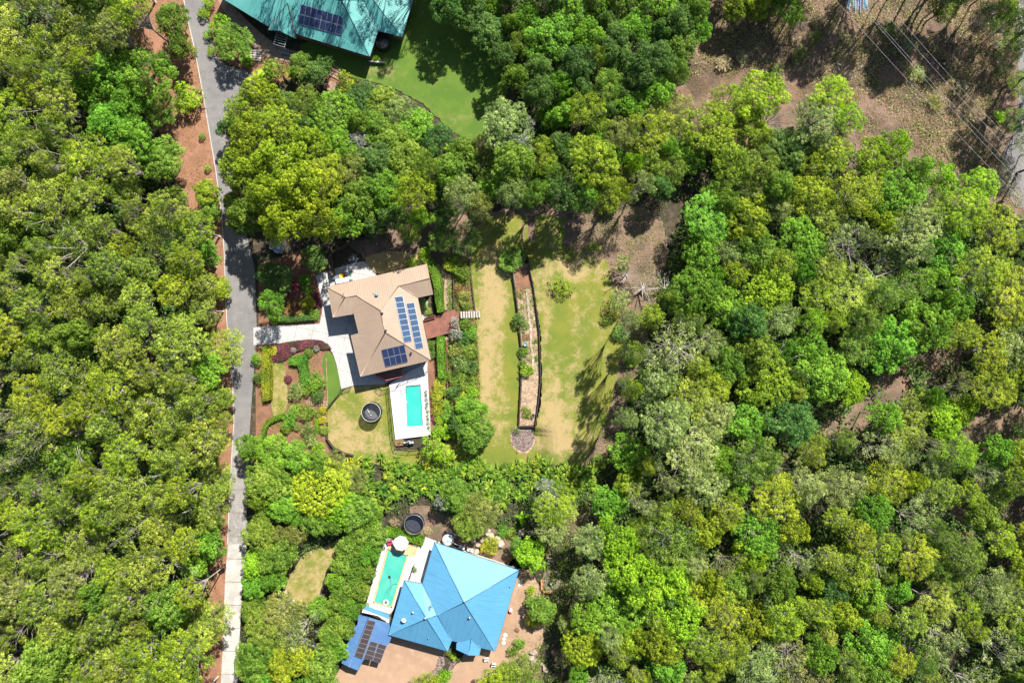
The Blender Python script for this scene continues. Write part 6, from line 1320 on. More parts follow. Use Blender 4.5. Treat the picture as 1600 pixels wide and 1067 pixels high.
SH = [
 (807, 458, 4, 'airy', 'mid', 'small bush hanging over the left wall of the raised strip, uppermost', .9), (812, 490, 4, 'airy', 'olive', 'small olive bush on the left wall of the raised strip', .9), (816, 518, 5, 'shrub', 'mid', 'small green bush left of the reddish steps', 1), (817, 556, 5, 'airy', 'sage', 'small grey green bush on the left wall below the teal bowl', .9), (817, 568, 6, 'shrub', 'mid', 'green bush above the round lime bush in the strip', 1.1),
 (830, 484, 4, 'airy', 'sage', 'small grey bush beside the stone path in the strip', .8), (835, 508, 5, 'airy', 'mid', 'green bush by the right wall above the small steps', .9), (838, 548, 4, 'airy', 'olive', 'olive bush by the right wall below the teal bowl', .8), (832, 458, 4, 'airy', 'mid', 'small green bush at the top of the right wall of the strip', .8), (840, 583, 4, 'shrub', 'mid', 'small green bush at the right wall above the open mulch', .8),
 # u, v, r, shape, leaf, label, H
 (478, 438, 10, 'shrub', 'bright', 'bright green bush left of the upper driveway', 1.6), (481, 456, 8, 'ball', 'bright', 'smaller bright green bush below the bright bush by the driveway', 1.2), (483, 474, 11, 'shrub', 'gold', 'yellow green bush in the bed left of the driveway', 1.4),
 (470, 484, 10, 'shrub', 'olive', 'olive pink bush in the middle of the upper bed', 1.3), (458, 478, 13, 'shrub', 'rust', 'mauve brown bush in the upper bed', 1.6), (455, 450, 12, 'shrub', 'burgundy', 'dark burgundy bush in the shaded upper bed', 2.0), (490, 492, 8, 'ball', 'mid', 'green bush at the right end of the low hedge', 1.2),
 (493, 462, 6, 'ball', 'burgundy', 'burgundy bush on the edge of the curved driveway', .8), (495, 474, 6, 'ball', 'burgundy', 'second burgundy bush on the edge of the curved driveway', .8), (430, 498, 8, 'shrub', 'lime', 'lime bush at the lower left of the upper bed', 1.4),
 (425, 548, 7, 'ball', 'gold', 'yellow round bush at the top of the lime hedge', 1.2), (415, 546, 6, 'ball', 'lime', 'lime round bush beside the yellow round bush', 1.1),
 (463, 563, 8, 'shrub', 'hedge', 'green bush at the top of the L shaped hedge', 1.2), (482, 551, 6, 'ball', 'mid', 'small green bush under the burgundy planting', 1), (450, 592, 6, 'ball', 'burgundy', 'small burgundy bush right of the front lawn', .9),
 (462, 612, 12, 'shrub', 'sage', 'grey green bush right of the front lawn', 1.5), (494, 598, 13, 'shrub', 'hedge', 'round green bush left of the side lawn', 1.8), (480, 609, 9, 'shrub', 'mid', 'green bush between two larger bushes above the steps', 1.3), (497, 617, 10, 'shrub', 'dark', 'dark bush just above the timber steps', 1.4),
 (480, 645, 12, 'shrub', 'mid', 'green bush below the timber steps', 1.6), (461, 640, 9, 'shrub', 'hedge', 'green bush left of the steps', 1.3), (453, 655, 11, 'shrub', 'hedge', 'larger green bush below the front lawn', 1.4), (447, 668, 9, 'shrub', 'mid', 'green bush at the end of the curving hedge', 1.2),
 (505, 640, 6, 'ball', 'gold', 'yellow bush at the right end of the timber steps', .9), (503, 656, 6, 'ball', 'gold', 'second yellow bush beside the trampoline lawn', .9), (499, 648, 6, 'ball', 'mid', 'small green bush between the yellow bushes', .8),
 (482, 672, 10, 'shrub', 'sage', 'pale grey green bush in the lower bed', 1.3), (488, 688, 10, 'shrub', 'sage', 'second pale grey green bush in the lower bed', 1.3), (464, 668, 6, 'ball', 'sage', 'small grey bush in the lower bed', .8), (506, 672, 7, 'ball', 'mid', 'green bush beside the curved timber wall', 1), (498, 700, 9, 'shrub', 'lime', 'lime bush below the lower bed', 1.4),
 (424, 688, 5, 'ball', 'burgundy', 'small burgundy bush in the lower left bed', .6), (458, 547, 4, 'ball', 'silver', 'small white bush in the burgundy planting', .9), (494, 545, 5, 'ball', 'silver', 'small white flowered bush at the right of the burgundy planting', .9),
 (405, 590, 9, 'shrub', 'mid', 'green roadside bush left of the lime hedge', 1.4), (401, 560, 9, 'shrub', 'hedge', 'green roadside bush below the driveway entry', 1.6),
 (663, 398, 10, 'shrub', 'lime', 'lime bush at the top of the curving hedge', 2), (645, 410, 7, 'ball', 'lime', 'small lime bush on the dry grass above the roof', 1), (661, 476, 7, 'ball', 'lime', 'lime bush in the shade beside the deck', 1.2), (668, 486, 6, 'ball', 'mid', 'green bush beside the upper end of the deck', 1),
 (706, 412, 14, 'shrub', 'yellowgreen', 'yellow green bush above the sandy path', 2), (722, 424, 12, 'shrub', 'mid', 'green bush at the upper left corner of the terrace lawn', 2), (724, 465, 10, 'shrub', 'olive', 'olive bush above the pale steps', 1.3), (727, 478, 7, 'ball', 'mid', 'green bush at the top of the pale steps', 1.2), (716, 452, 8, 'airy', 'rust', 'rusty thin bush in the mulch bed above the deck', 1.2),
 (711, 504, 8, 'airy', 'silver', 'silver bush hanging over the deck', 2.4), (713, 522, 10, 'airy', 'silver', 'second silver bush below the deck', 2.2),
 (730, 509, 8, 'shrub', 'mid', 'green bush below the pale steps', 1.6), (737, 520, 9, 'shrub', 'hedge', 'bright green bush at the edge of the terrace lawn', 1.5), (725, 530, 11, 'shrub', 'dark', 'dark green bush below the silver bushes', 1.6), (712, 548, 11, 'shrub', 'olive', 'olive bush in the bed below the silver bushes', 1.6), (733, 548, 12, 'shrub', 'mid', 'green bush in the upper third of the terrace bed', 1.7), (720, 568, 13, 'shrub', 'sage', 'grey green bush in the middle of the terrace bed', 1.7), (738, 575, 10, 'shrub', 'dark', 'dark bush by the lawn in the middle of the terrace bed', 1.6), (710, 590, 11, 'shrub', 'mid', 'green bush left in the terrace bed', 1.6), (730, 598, 12, 'shrub', 'mid', 'green bush right in the terrace bed', 1.8), (712, 614, 12, 'shrub', 'dark', 'dark bush left in the lower terrace bed', 1.8), (740, 612, 9, 'shrub', 'lime', 'lime bush by the lawn in the lower terrace bed', 1.8), (722, 622, 9, 'shrub', 'gold', 'yellow green bush in the lower terrace bed', 1.6), (705, 650, 12, 'shrub', 'hedge', 'bright bush below the yellow shrubs', 1.6), (700, 675, 13, 'shrub', 'lime', 'lime bush beside the lower pool paving', 1.8), (684, 672, 9, 'shrub', 'lime', 'lime bush at the lower right of the pool paving', 1.6),
 (673, 540, 8, 'shrub', 'mid', 'green bush beside the house below the deck', 1.2), (674, 553, 7, 'ball', 'dark', 'dark green bush beside the house below the deck', 1),
 (690, 592, 8, 'shrub', 'mid', 'green bush above the yellow shrubs', 1.2), (686, 602, 9, 'shrub', 'gold', 'yellow shrub, uppermost of the yellow row by the pool', 1.3), (684, 616, 9, 'shrub', 'gold', 'yellow shrub, second in the row by the pool', 1.3), (685, 630, 9, 'shrub', 'gold', 'yellow shrub, third in the row by the pool', 1.3), (684, 644, 8, 'shrub', 'gold', 'yellow shrub, fourth in the row by the pool', 1.2), (686, 657, 7, 'shrub', 'lime', 'yellow green shrub, lowest in the row by the pool', 1.2),
 (694, 612, 7, 'shrub', 'mid', 'green bush right of the yellow shrubs, upper', 1.2), (694, 632, 7, 'shrub', 'hedge', 'green bush right of the yellow shrubs, middle', 1.2), (692, 652, 7, 'shrub', 'hedge', 'green bush right of the yellow shrubs, lower', 1.2),
 (676, 612, 4, 'ball', 'rust', 'small rusty plant, upper, between the pool wall and yellow shrubs', .5), (677, 626, 4, 'ball', 'burgundy', 'small red plant, second, between the pool wall and yellow shrubs', .5), (678, 641, 4, 'ball', 'rust', 'small rusty plant, third, between the pool wall and yellow shrubs', .5), (678, 655, 4, 'ball', 'burgundy', 'small red plant, lowest, between the pool wall and yellow shrubs', .5),
 (811, 500, 10, 'shrub', 'dark', 'dark bush over the left wall of the raised strip, above the steps', 1.8), (821, 508, 7, 'shrub', 'sage', 'grey green bush in the raised strip above the small steps', 1.2), (819, 548, 8, 'shrub', 'mid', 'green bush below the teal bowl', 1.4), (838, 560, 5, 'shrub', 'hedge', 'narrow green bush by the right wall of the raised strip', 1), (837, 535, 5, 'shrub', 'mid', 'narrow bush by the right wall beside the teal bowl', 1), (839, 572, 5, 'shrub', 'hedge', 'narrow green bush lower by the right wall', 1), (823, 579, 10, 'shrub', 'lime', 'round lime bush casting shadow on the lawn from the strip', 1.9), (823, 645, 10, 'airy', 'mid', 'leafy open bush at the lower end of the raised strip', 1.4), (812, 462, 6, 'airy', 'olive', 'thin bush by the left wall of the raised strip', 1), (815, 480, 6, 'airy', 'mid', 'thin green bush by the left wall of the strip', 1), (829, 470, 5, 'airy', 'mid', 'thin bush by the right wall of the strip', .9), (831, 495, 5, 'airy', 'olive', 'thin olive bush by the right wall of the strip', .9), (806, 672, 6, 'airy', 'dark', 'dark twiggy bush at the lower left corner of the strip', 1),
 (766, 852, 12, 'shrub', 'gold', 'yellow shrub above the blue roof', 1.8), (829, 922, 7, 'shrub', 'lime', 'lime bush by the stepping stones', 1.3), (828, 940, 9, 'shrub', 'mid', 'green bush by the stepping stones, middle', 1.4), (833, 968, 12, 'shrub', 'gold', 'bright yellow green bush beside the track', 2), (811, 1004, 8, 'shrub', 'hedge', 'green bush below the last stepping stones', 1.5), (801, 1016, 8, 'shrub', 'mid', 'green bush above the white chairs', 1.3), (808, 984, 4, 'ball', 'rust', 'small orange plant beside the stepping stones', .6), (786, 830, 9, 'shrub', 'hedge', 'narrow green bush above the boulders', 1.2), (800, 834, 8, 'shrub', 'mid', 'green bush right among the boulders', 1.2),
 (702, 1021, 5, 'ball', 'mid', 'small round green bush at the foot of the blue roof', .9), (708, 1025, 5, 'ball', 'lime', 'small round lime bush at the foot of the porch', .9), (717, 1030, 4, 'ball', 'dark', 'small dark round bush below the porch', .8), (695, 1056, 9, 'shrub', 'lime', 'lime bush between the two stone walls', 1.2), (686, 1064, 9, 'shrub', 'yellowgreen', 'yellow green bush at the bottom between the stone walls', 1.2), (678, 1064, 4, 'ball', 'rust', 'small orange plant at the bottom stone wall', .6),
 (582, 838, 1, 'ball', 'mid', 'x', .5), (617, 815, 7, 'airy', 'drygrass', 'dry ornamental grass left of the dark trampoline', 1.0), (574, 945, 3, 'ball', 'lime', 'small potted bush at the corner of the green pool deck', .8), (648, 889, 5, 'airy', 'mid', 'small plant by the fence between pool and blue house', .8), (668, 830, 6, 'ball', 'drygrass', 'dry grass tuft right of the bright hedge', .6),
 (304, 163, 4, 'ball', 'mid', 'small round bush on the verge near the light green tree', 1), (315, 213, 5, 'ball', 'bright', 'small round bush on the orange verge, middle of three', 1.1), (324, 263, 5, 'ball', 'bright', 'small round bush on the orange verge, lowest of three', 1.1), (304, 80, 7, 'airy', 'yellowgreen', 'small weedy bush at the edge of road and verge', 1),
 (325, 55, 7, 'shrub', 'lime', 'lime bush along the kerb under the dark tree', 1.2), (330, 80, 7, 'shrub', 'lime', 'second lime bush along the kerb under the dark tree', 1.2), (318, 22, 8, 'shrub', 'lime', 'lime bush along the kerb at the top edge', 1.4), (325, 5, 9, 'shrub', 'lime', 'lime green bush at the very top edge by the road', 1.6), (388, 96, 8, 'shrub', 'lime', 'lime bush left of the pale steps', 1.2), (450, 52, 9, 'shrub', 'dark', 'dark bush under the green entry roof', 1.2), (588, 92, 5, 'ball', 'lime', 'lime plant beside the black tank', .8),
 (1562, 182, 9, 'shrub', 'lime', 'bright green bush alone on the bare ground near the highway', 1.6), (1322, 60, 7, 'airy', 'drygrass', 'dry grass bush on the bare ground below the pipes', .8), (1250, 85, 14, 'airy', 'sage', 'grey green scrub bush on the left of the bare ground', 1.6), (1275, 60, 13, 'airy', 'olive', 'olive scrub bush on the bare ground near the pipes', 1.4), (1390, 45, 12, 'airy', 'sage', 'grey green scrub bush under the power lines', 1.4), (1430, 115, 13, 'airy', 'sage', 'blue green scrub bush in the middle of the bare ground', 1.5), (1490, 95, 14, 'airy', 'drygrass', 'straw coloured scrub bush right of the power lines', 1.2), (1500, 140, 14, 'airy', 'drygrass', 'second straw coloured scrub bush right of the power lines', 1.2), (1460, 160, 13, 'airy', 'olive', 'olive scrub bush below the power lines', 1.2), (1520, 180, 12, 'airy', 'drygrass', 'third straw coloured scrub bush near the highway', 1.2), (1130, 100, 12, 'airy', 'drygrass', 'dry brown scrub bush on the bank', 1.0), (1160, 90, 12, 'airy', 'drygrass', 'second dry brown scrub bush on the bank', 1.0), (1215, 110, 10, 'airy', 'sage', 'grey scrub bush at the foot of the bank', 1.0),
 (890, 395, 12, 'airy', 'olive', 'small olive bush in the shade at the top of the upper lawn', 1.2), (925, 385, 9, 'airy', 'mid', 'green bush on the bare earth above the upper lawn', 1.2), (948, 500, 9, 'airy', 'mid', 'thin bush at the right edge of the upper lawn', 1.2), (970, 520, 12, 'shrub', 'dark', 'dark bush right of the upper lawn', 1.8), (985, 560, 12, 'shrub', 'mid', 'green bush right of the upper lawn, middle', 1.8), (975, 600, 10, 'shrub', 'dark', 'dark bush right of the upper lawn, lower', 1.6), (945, 655, 8, 'airy', 'mid', 'small bush at the lower right of the upper lawn', 1), (938, 720, 12, 'shrub', 'mid', 'green bush at the lower right corner of the lawn', 1.6), (925, 735, 8, 'shrub', 'bright', 'bright bush at the bottom right of the lawn', 1.2),
]
for u, v, r, shp, leaf, lab, H in SH:
    if r < 2: continue
    plant('shrub', u, v, r, shp, leaf, 'bark', lab, 'shrub', None, H, parts='shrub', seen_frac=.6)
# hedges
leafmass('hedge', [(410, 551), (421, 551), (423, 590), (422, 624), (411, 627), (408, 600)], 1.4, 'gold', .15, 170, 'clipped lime yellow hedge along the road side of the front lawn', 'hedge', round_=.3)
leafmass('hedge', [(451, 560), (478, 552), (481, 575), (484, 603), (470, 606), (468, 580), (464, 570), (452, 570)], 1.0, 'hedge', .15, 170, 'bright green L shaped hedge in the garden beds left of the house', 'hedge', round_=.3)
leafmass('hedge', [(409, 668), (416, 656), (430, 650), (444, 646), (446, 652), (432, 657), (420, 663), (415, 672), (414, 684), (409, 683)], .8, 'lime', .14, 170, 'low curving lime hedge below the front lawn', 'hedge', round_=.3)
leafmass('hedge', [(432, 494), (450, 490), (492, 488), (492, 499), (450, 503), (432, 503)], 1.0, 'dark', .15, 170, 'dark green hedge along the top of the driveway', 'hedge', round_=.3)
leafmass('hedge', [(491, 654), (497, 654), (498, 676), (492, 676)], .8, 'lime', .13, 200, 'small upright lime hedge in the lower beds', 'hedge')
leafmass('hedge', [(665, 401), (675, 404), (684, 418), (690, 440), (692, 470), (693, 486), (684, 488), (680, 468), (678, 445), (672, 425), (664, 412)], 1.9, 'hedge', .16, 190, 'tall curving bright green hedge right of the tan roof above the deck', 'hedge', round_=.25)
leafmass('hedge', [(683, 526), (694, 526), (695, 558), (695, 590), (685, 590), (683, 556)], 1.7, 'hedge', .16, 190, 'tall bright green hedge right of the tan roof below the deck', 'hedge', round_=.25)
leafmass('hedge', [(603, 824), (625, 829), (645, 835), (663, 840), (660, 852), (640, 846), (620, 841), (602, 835)], 1.3, 'lime', .15, 190, 'vivid lime hedge between the dark trampoline and the white umbrella', 'hedge', round_=.3)
for k_, (u, v, r) in enumerate([(578, 812, 20), (560, 832, 21), (590, 836, 17), (548, 858, 22), (577, 866, 19), (532, 884, 18), (556, 890, 22), (573, 898, 14), (523, 912, 15), (540, 920, 23), (563, 927, 14), (527, 945, 18), (548, 955, 18), (530, 978, 22), (516, 1000, 20), (542, 990, 12), (528, 1018, 16), (505, 1022, 16)]):
    plant('screen_tree', u, v, r, 'round' if k_ % 3 else 'cauli', 'mid' if k_ % 4 else 'bright', 'bark', f"{'dense' if k_ % 4 else 'bright green'} screen tree by the green pool, {PCT(u, v)}", 'tree', 'trees in the screen left of the green pool', 4.6)
leafmass('groundcover', [(420, 543), (440, 536), (460, 533), (482, 530.5), (501, 532), (512, 538), (517, 545), (505, 546), (490, 543), (475, 546), (462, 550), (450, 559), (440, 565), (428, 565), (422, 556)], .45, 'burgundy', .15, 200, 'burgundy foliage planting along the lower edge of the driveway', 'planting', round_=.6)
leafmass('groundcover', [(493, 454), (498, 462), (500.5, 474), (500, 490), (496, 500), (492, 488), (492, 468)], .4, 'burgundy', .13, 170, 'thin burgundy planting along the left edge of the upper driveway', 'planting', round_=.6)
# the long row of ginger like plants along the boundary
rr = random.Random(21); npl = 0
for i in range(285):
    t_ = rr.random(); u = 500+t_*430; top = 716+12*t_+ (6*math.sin(u*.05)); bot = 792 - 34*max(0, (t_-.55))/.45 - (20 if 610 < u < 690 else 0)+rr.uniform(-6, 6)
    if u < 560: bot = 760
    v = top + (bot-top)*rr.random()
    if (820 < u < 905 and v > 765) or (470 < u < 545 and v > 735): continue
    lf = 'blade' if rr.random() < .72 else ('mid' if rr.random() < .93 else 'gold')
    if v < top+12 and rr.random() < .12: lf = 'gold'
    blade_plant('ginger_plant', u, v, rr.uniform(.95, 1.5), 'row', lf, f"{dict(blade='yellow green', mid='deep green', gold='golden')[lf]} ginger like plant in the boundary row, {PCT(u, v)}", 'plant', 'ginger like plants along the boundary row'); npl += 1
for u, v, s, lab in ((405, 125, 1.1, 'large banana plant leaning over the asphalt bay'), (418, 112, .95, 'banana plant above the large banana plant at the bay'), (456, 118, .9, 'banana plant with yellow leaves right of the asphalt bay'), (615, 200, .6, 'yellow leaved banana plant in the middle clump'), (815, 808, .8, 'banana plant in the dark bed above the blue roof'), (705, 232, .8, 'spiky banana like plant at the foot of the north lawn'), (722, 238, .85, 'second spiky banana like plant at the foot of the north lawn'), (738, 232, .7, 'banana like plant nearest the silvery grey tree'), (1315, 955, 1.2, 'yellow green palm like plant glowing in the lower right forest'), (440, 478, .0, 'x')):
    if s > 0: blade_plant('banana_plant', u, v, s, 'banana', 'gold' if 'yellow' in lab else 'lime', lab, 'plant')
for u, v, s in ((1322, 968, 1.1), (1305, 945, 1.0)): blade_plant('banana_plant', u, v, s, 'banana', 'gold', f'yellow green palm like plant beside the glowing palm, {PCT(u, v)}', 'plant', 'palm like plants in the lower right forest')

# ------------------------------------------------------------ the forests
fr = random.Random(77)
discs = [(u, v, r*.86) for u, v, r, n in allplants if 'tree' in n]
SIZEW = lambda r: 'small' if r < 24 else ('large' if r > 36 else 'medium')
TONEW = dict(gum='olive', bright='bright green', lime='lime green', yellowgreen='yellow green', dark='dark green', mid='green', sage='grey green', silver='silver', olive='dull olive')
def fill(poly, kinds, rlo, rhi, where, name, cat, Hr, block=(), sep=.70, tries=7000, edge=()):
    n = 0
    x0, x1 = min(p[0] for p in poly), max(p[0] for p in poly); y0, y1 = min(p[1] for p in poly), max(p[1] for p in poly)
    for k in range(tries):
        u, v = fr.uniform(x0, x1), fr.uniform(y0, y1); r = fr.uniform(rlo, rhi)*(1 if k < tries*.5 else .72)
        if not inpoly(u, v, poly): continue
        if any((u-a)**2+(v-b)**2 < (c+r*.5)**2 for a, b, c in block): continue
        if any((u-a)**2+(v-b)**2 < ((c+r)*sep)**2 for a, b, c in discs): continue
        H = clearbase(u, v, fr.uniform(*Hr))
        if H is None: continue
        cx = math.sin(u*.013+1.7)+math.cos(v*.017+.4)+fr.uniform(-1.1, 1.1)
        ks = [k_ for k_ in kinds for _ in range(k_[3])]; kd = ks[int((cx+3.1)/6.2*len(ks)) % len(ks)] if fr.random() < .6 else fr.choice(ks)
        shp, leaf, bark = kd[:3]
        pos = PCT(u, v)
        plant('feathery_tree' if name == 'broadleaf_tree' and shp in ('tuft', 'loose', 'sparse') else name, u, v, r, shp, leaf, bark, f'{SIZEW(r)} {TONEW[leaf]} {where}, {pos}', cat, None, H)
        discs.append((u, v, r)); n += 1
    return n
gumk = [('tuft', 'gum', 'bark_pale', 7), ('tuft', 'yellowgreen', 'bark_pale', 2), ('loose', 'gum', 'bark_pale', 3), ('sparse', 'gum', 'bark_pale', 2), ('round', 'mid', 'bark', 2), ('tuft', 'olive', 'bark_pale', 1)]
n1 = fill([(-70, -70), (195, -70), (212, 40), (190, 90), (120, 110), (120, 190), (160, 240), (230, 270), (285, 300), (318, 350), (325, 430), (345, 500), (340, 600), (338, 700), (335, 800), (330, 860), (322, 960), (310, 1030), (290, 1140), (-70, 1140)], gumk, 26, 48, 'gum in the left forest', 'gum_tree', 'tree', (13, 18))
rk = [('round', 'mid', 'bark', 4), ('cauli', 'yellowgreen', 'bark', 4), ('round', 'dark', 'bark', 1), ('loose', 'sage', 'bark_grey', 2), ('tuft', 'yellowgreen', 'bark_grey', 4), ('loose', 'mid', 'bark_grey', 2), ('cauli', 'bright', 'bark', 3), ('tuft', 'gum', 'bark_grey', 2), ('sparse', 'olive', 'bark_grey', 1), ('sparse', 'sage', 'bark_grey', 3), ('loose', 'yellowgreen', 'bark_grey', 3), ('loose', 'lime', 'bark_grey', 2)]
blk = [(1395, 600, 32), (1345, 640, 28), (1300, 668, 18), (1530, 675, 26), (1565, 660, 30), (1455, 560, 22), (1500, 800, 14), (1590, 800, 20), (1420, 560, 10), (1590, 300, 30), (1270, 825, 14)]
n2 = fill([(1045, 460), (1075, 420), (1090, 330), (1105, 270), (1110, 190), (1160, 230), (1230, 200), (1330, 215), (1350, 250), (1440, 260), (1500, 270), (1590, 335), (1680, 350), (1680, 1140), (880, 1140), (890, 1060), (905, 960), (925, 900), (925, 830), (960, 770), (1010, 700), (1030, 600)], rk, 22, 48, 'tree in the right forest', 'broadleaf_tree', 'tree', (8, 12), blk)
tk = [('round', 'mid', 'bark', 3), ('round', 'dark', 'bark', 3), ('cauli', 'bright', 'bark', 2), ('loose', 'mid', 'bark', 2), ('loose', 'olive', 'bark', 1)]
n3 = fill([(668, -70), (1125, -70), (1110, 10), (1070, 90), (1040, 150), (960, 180), (880, 160), (830, 140), (800, 120), (765, 60), (700, 20), (680, -10)], tk, 20, 38, 'tree in the top grove', 'broadleaf_tree', 'tree', (8, 12))
n4 = fill([(350, 150), (560, 150), (700, 230), (900, 190), (1090, 220), (1060, 300), (900, 320), (760, 330), (640, 345), (520, 365), (360, 350)], tk, 20, 30, 'tree in the middle belt', 'broadleaf_tree', 'tree', (6, 9), [(430, 390, 18)], tries=2500)
n5 = fill([(380, 690), (480, 700), (560, 740), (560, 800), (505, 860), (470, 850), (440, 890), (445, 930), (495, 950), (510, 1000), (520, 1140), (375, 1140), (385, 1000), (392, 860), (396, 760)], [('round', 'mid', 'bark', 3), ('round', 'bright', 'bark', 2), ('loose', 'olive', 'bark', 1)], 18, 28, 'tree in the lower left garden', 'broadleaf_tree', 'tree', (4, 7), [(490, 890, 52), (460, 925, 30)], tries=2500)
n6 = fill([(1130, -70), (1250, -70), (1235, 30), (1190, 10), (1140, 0)], [('round', 'yellowgreen', 'bark', 1), ('cauli', 'bright', 'bark', 1)], 22, 30, 'tree beside the bare ground', 'broadleaf_tree', 'tree', (7, 9), tries=600)
n7 = fill([(1430, -70), (1540, -70), (1560, -30), (1500, -10)], [('tuft', 'gum', 'bark_pale', 1)], 24, 32, 'tree above the bare ground', 'gum_tree', 'tree', (12, 15), tries=400)
n8 = fill([(1555, -60), (1650, -60), (1640, 230), (1590, 225), (1585, 100), (1560, 60)], [('sparse', 'mid', 'bark_grey', 1), ('loose', 'mid', 'bark_grey', 1)], 20, 30, 'tree over the highway', 'broadleaf_tree', 'tree', (8, 10), tries=400)
n9 = fill([(745, 1085), (860, 1060), (870, 1140), (660, 1140)], [('round', 'mid', 'bark', 1)], 20, 28, 'tree at the bottom edge', 'broadleaf_tree', 'tree', (6, 8), tries=300)
n10 = fill([(690, -70), (520, -160), (700, -170), (760, -70)], [('loose', 'mid', 'bark', 2), ('sparse', 'mid', 'bark', 2)], 30, 36, 'tree', 'broadleaf_tree', 'tree', (15, 17), tries=400)
print('TREES', n1, n2, n3, n4, n5, n6, n7, n8, n9, n10, 'row', npl)
# tall trees just outside the frame whose dappled shade falls on the green roof and the bare ground
for k_, (u, v, r, H, shp) in enumerate([(425, -105, 28, 19, 'sparse'), (485, -112, 28, 20, 'sparse'), (540, -105, 28, 20, 'sparse'), (600, -108, 30, 20, 'sparse'), (650, -100, 30, 20, 'sparse'), (700, -110, 30, 18, 'loose'),
        (1330, -90, 34, 19, 'sparse'), (1400, -95, 38, 20, 'tuft'), (1470, -80, 36, 19, 'sparse'), (1545, -85, 40, 20, 'tuft'), (1610, -60, 36, 18, 'loose'), (1650, 20, 36, 17, 'sparse'), (1660, 90, 38, 17, 'tuft'), (1665, 160, 36, 16, 'loose'), (1280, -100, 34, 17, 'tuft'), (1240, -60, 30, 16, 'loose'), (1365, -55, 24, 17, 'sparse'), (1510, -50, 28, 18, 'tuft'), (1430, -52, 22, 16, 'sparse'), (1440, -150, 38, 20, 'tuft'), (1350, -160, 38, 20, 'sparse'), (1680, 240, 36, 16, 'tuft')]):
    plant('gum_tree', u, v, r, shp, 'mid', 'bark', f'tall gum beyond the edge of the photo, {PCT(u, v)}', 'tree', 'tall gums beyond the photo edge', H)
# leaning dark limbs and dead wood
def dead(u, v, H, r, lab, seed, bark='bark_grey', n=11):
    rr = random.Random(seed); h0 = hpx(u, v); p = G(u, v, h0); z0 = hxy(p.x, p.y); t = thing('dead_tree', (p.x, p.y, z0), lab, 'dead tree'); m = MB(); b = Vector((p.x, p.y, z0)); k = H*.45
    m.tube([b, b+Vector((.1, 0, k*.5)), b+Vector((0, .1, k))], [.22, .17, .13], 7); m.build('trunk', MT[bark], t, True); m = MB()
    for i in range(n):
        a = 6.283*i/n+rr.uniform(-.3, .3); L_ = r*rr.uniform(.6, 1.1); s = b+Vector((0, 0, k*rr.uniform(.6, 1))); e = s+Vector((math.cos(a)*L_, math.sin(a)*L_, H*rr.uniform(.15, .5))); c = s.lerp(e, .5)+Vector((rr.uniform(-.3, .3), rr.uniform(-.3, .3), .3)); m.tube([s, c, e], [.09, .06, .02], 5)
        for j in range(4):
            f = rr.uniform(.4, 1); q = s.lerp(e, f); a2 = a+rr.uniform(-1, 1); m.tube([q, q+Vector((math.cos(a2), math.sin(a2), .4))*L_*.3], [.035, .012], 4)
    m.build('branches', MT[bark], t, True); return t
dead(975, 432, 4, 2.2, 'grey dead tree on the bare earth at the edge of the upper lawn', 1); dead(1052, 545, 11, 5.5, 'dead tree with radiating pale limbs right of the upper lawn', 2, n=16); dead(1002, 452, 3, 3.2, 'fallen grey dead branches on the shaded bare earth', 3, n=14); dead(1035, 452, 4, 3.6, 'pale dead tree right of the fallen branches', 4, n=15)
dead(478, 985, 7, 4.0, 'white limbed dead tree below the small dry lawn', 5, 'bark_pale', 14); dead(1330, 270, 7, 3.6, 'grey dead tree at the edge of the bare ground beside the lime pair', 6); dead(225, 955, 15, 5.5, 'pale bare gum with long limbs in the lower left forest', 7, 'bark_pale', 18); dead(165, 425, 13, 4.5, 'pale bare gum in the middle of the left forest', 8, 'bark_pale', 12); dead(45, 505, 14, 5, 'pale bare gum with curved limbs at the left edge', 9, 'bark_pale', 14); dead(1150, 745, 7, 3, 'grey dead tree beside the silvery trees', 10)
dead(862, 790, 8, 3.2, 'grey bare limbs in the pale tree left of the track', 12, 'bark_pale', 14); dead(940, 855, 6, 2.6, 'grey twigs above the lime grove', 13); dead(215, 1010, 13, 5, 'pale bare gum near the bottom of the left forest', 14, 'bark_pale', 14); dead(230, 690, 14, 4, 'pale bare gum among olive crowns in the left forest', 15, 'bark_pale', 10); dead(30, 60, 15, 4, 'pale bare gum in the upper left corner', 16, 'bark_pale', 10)
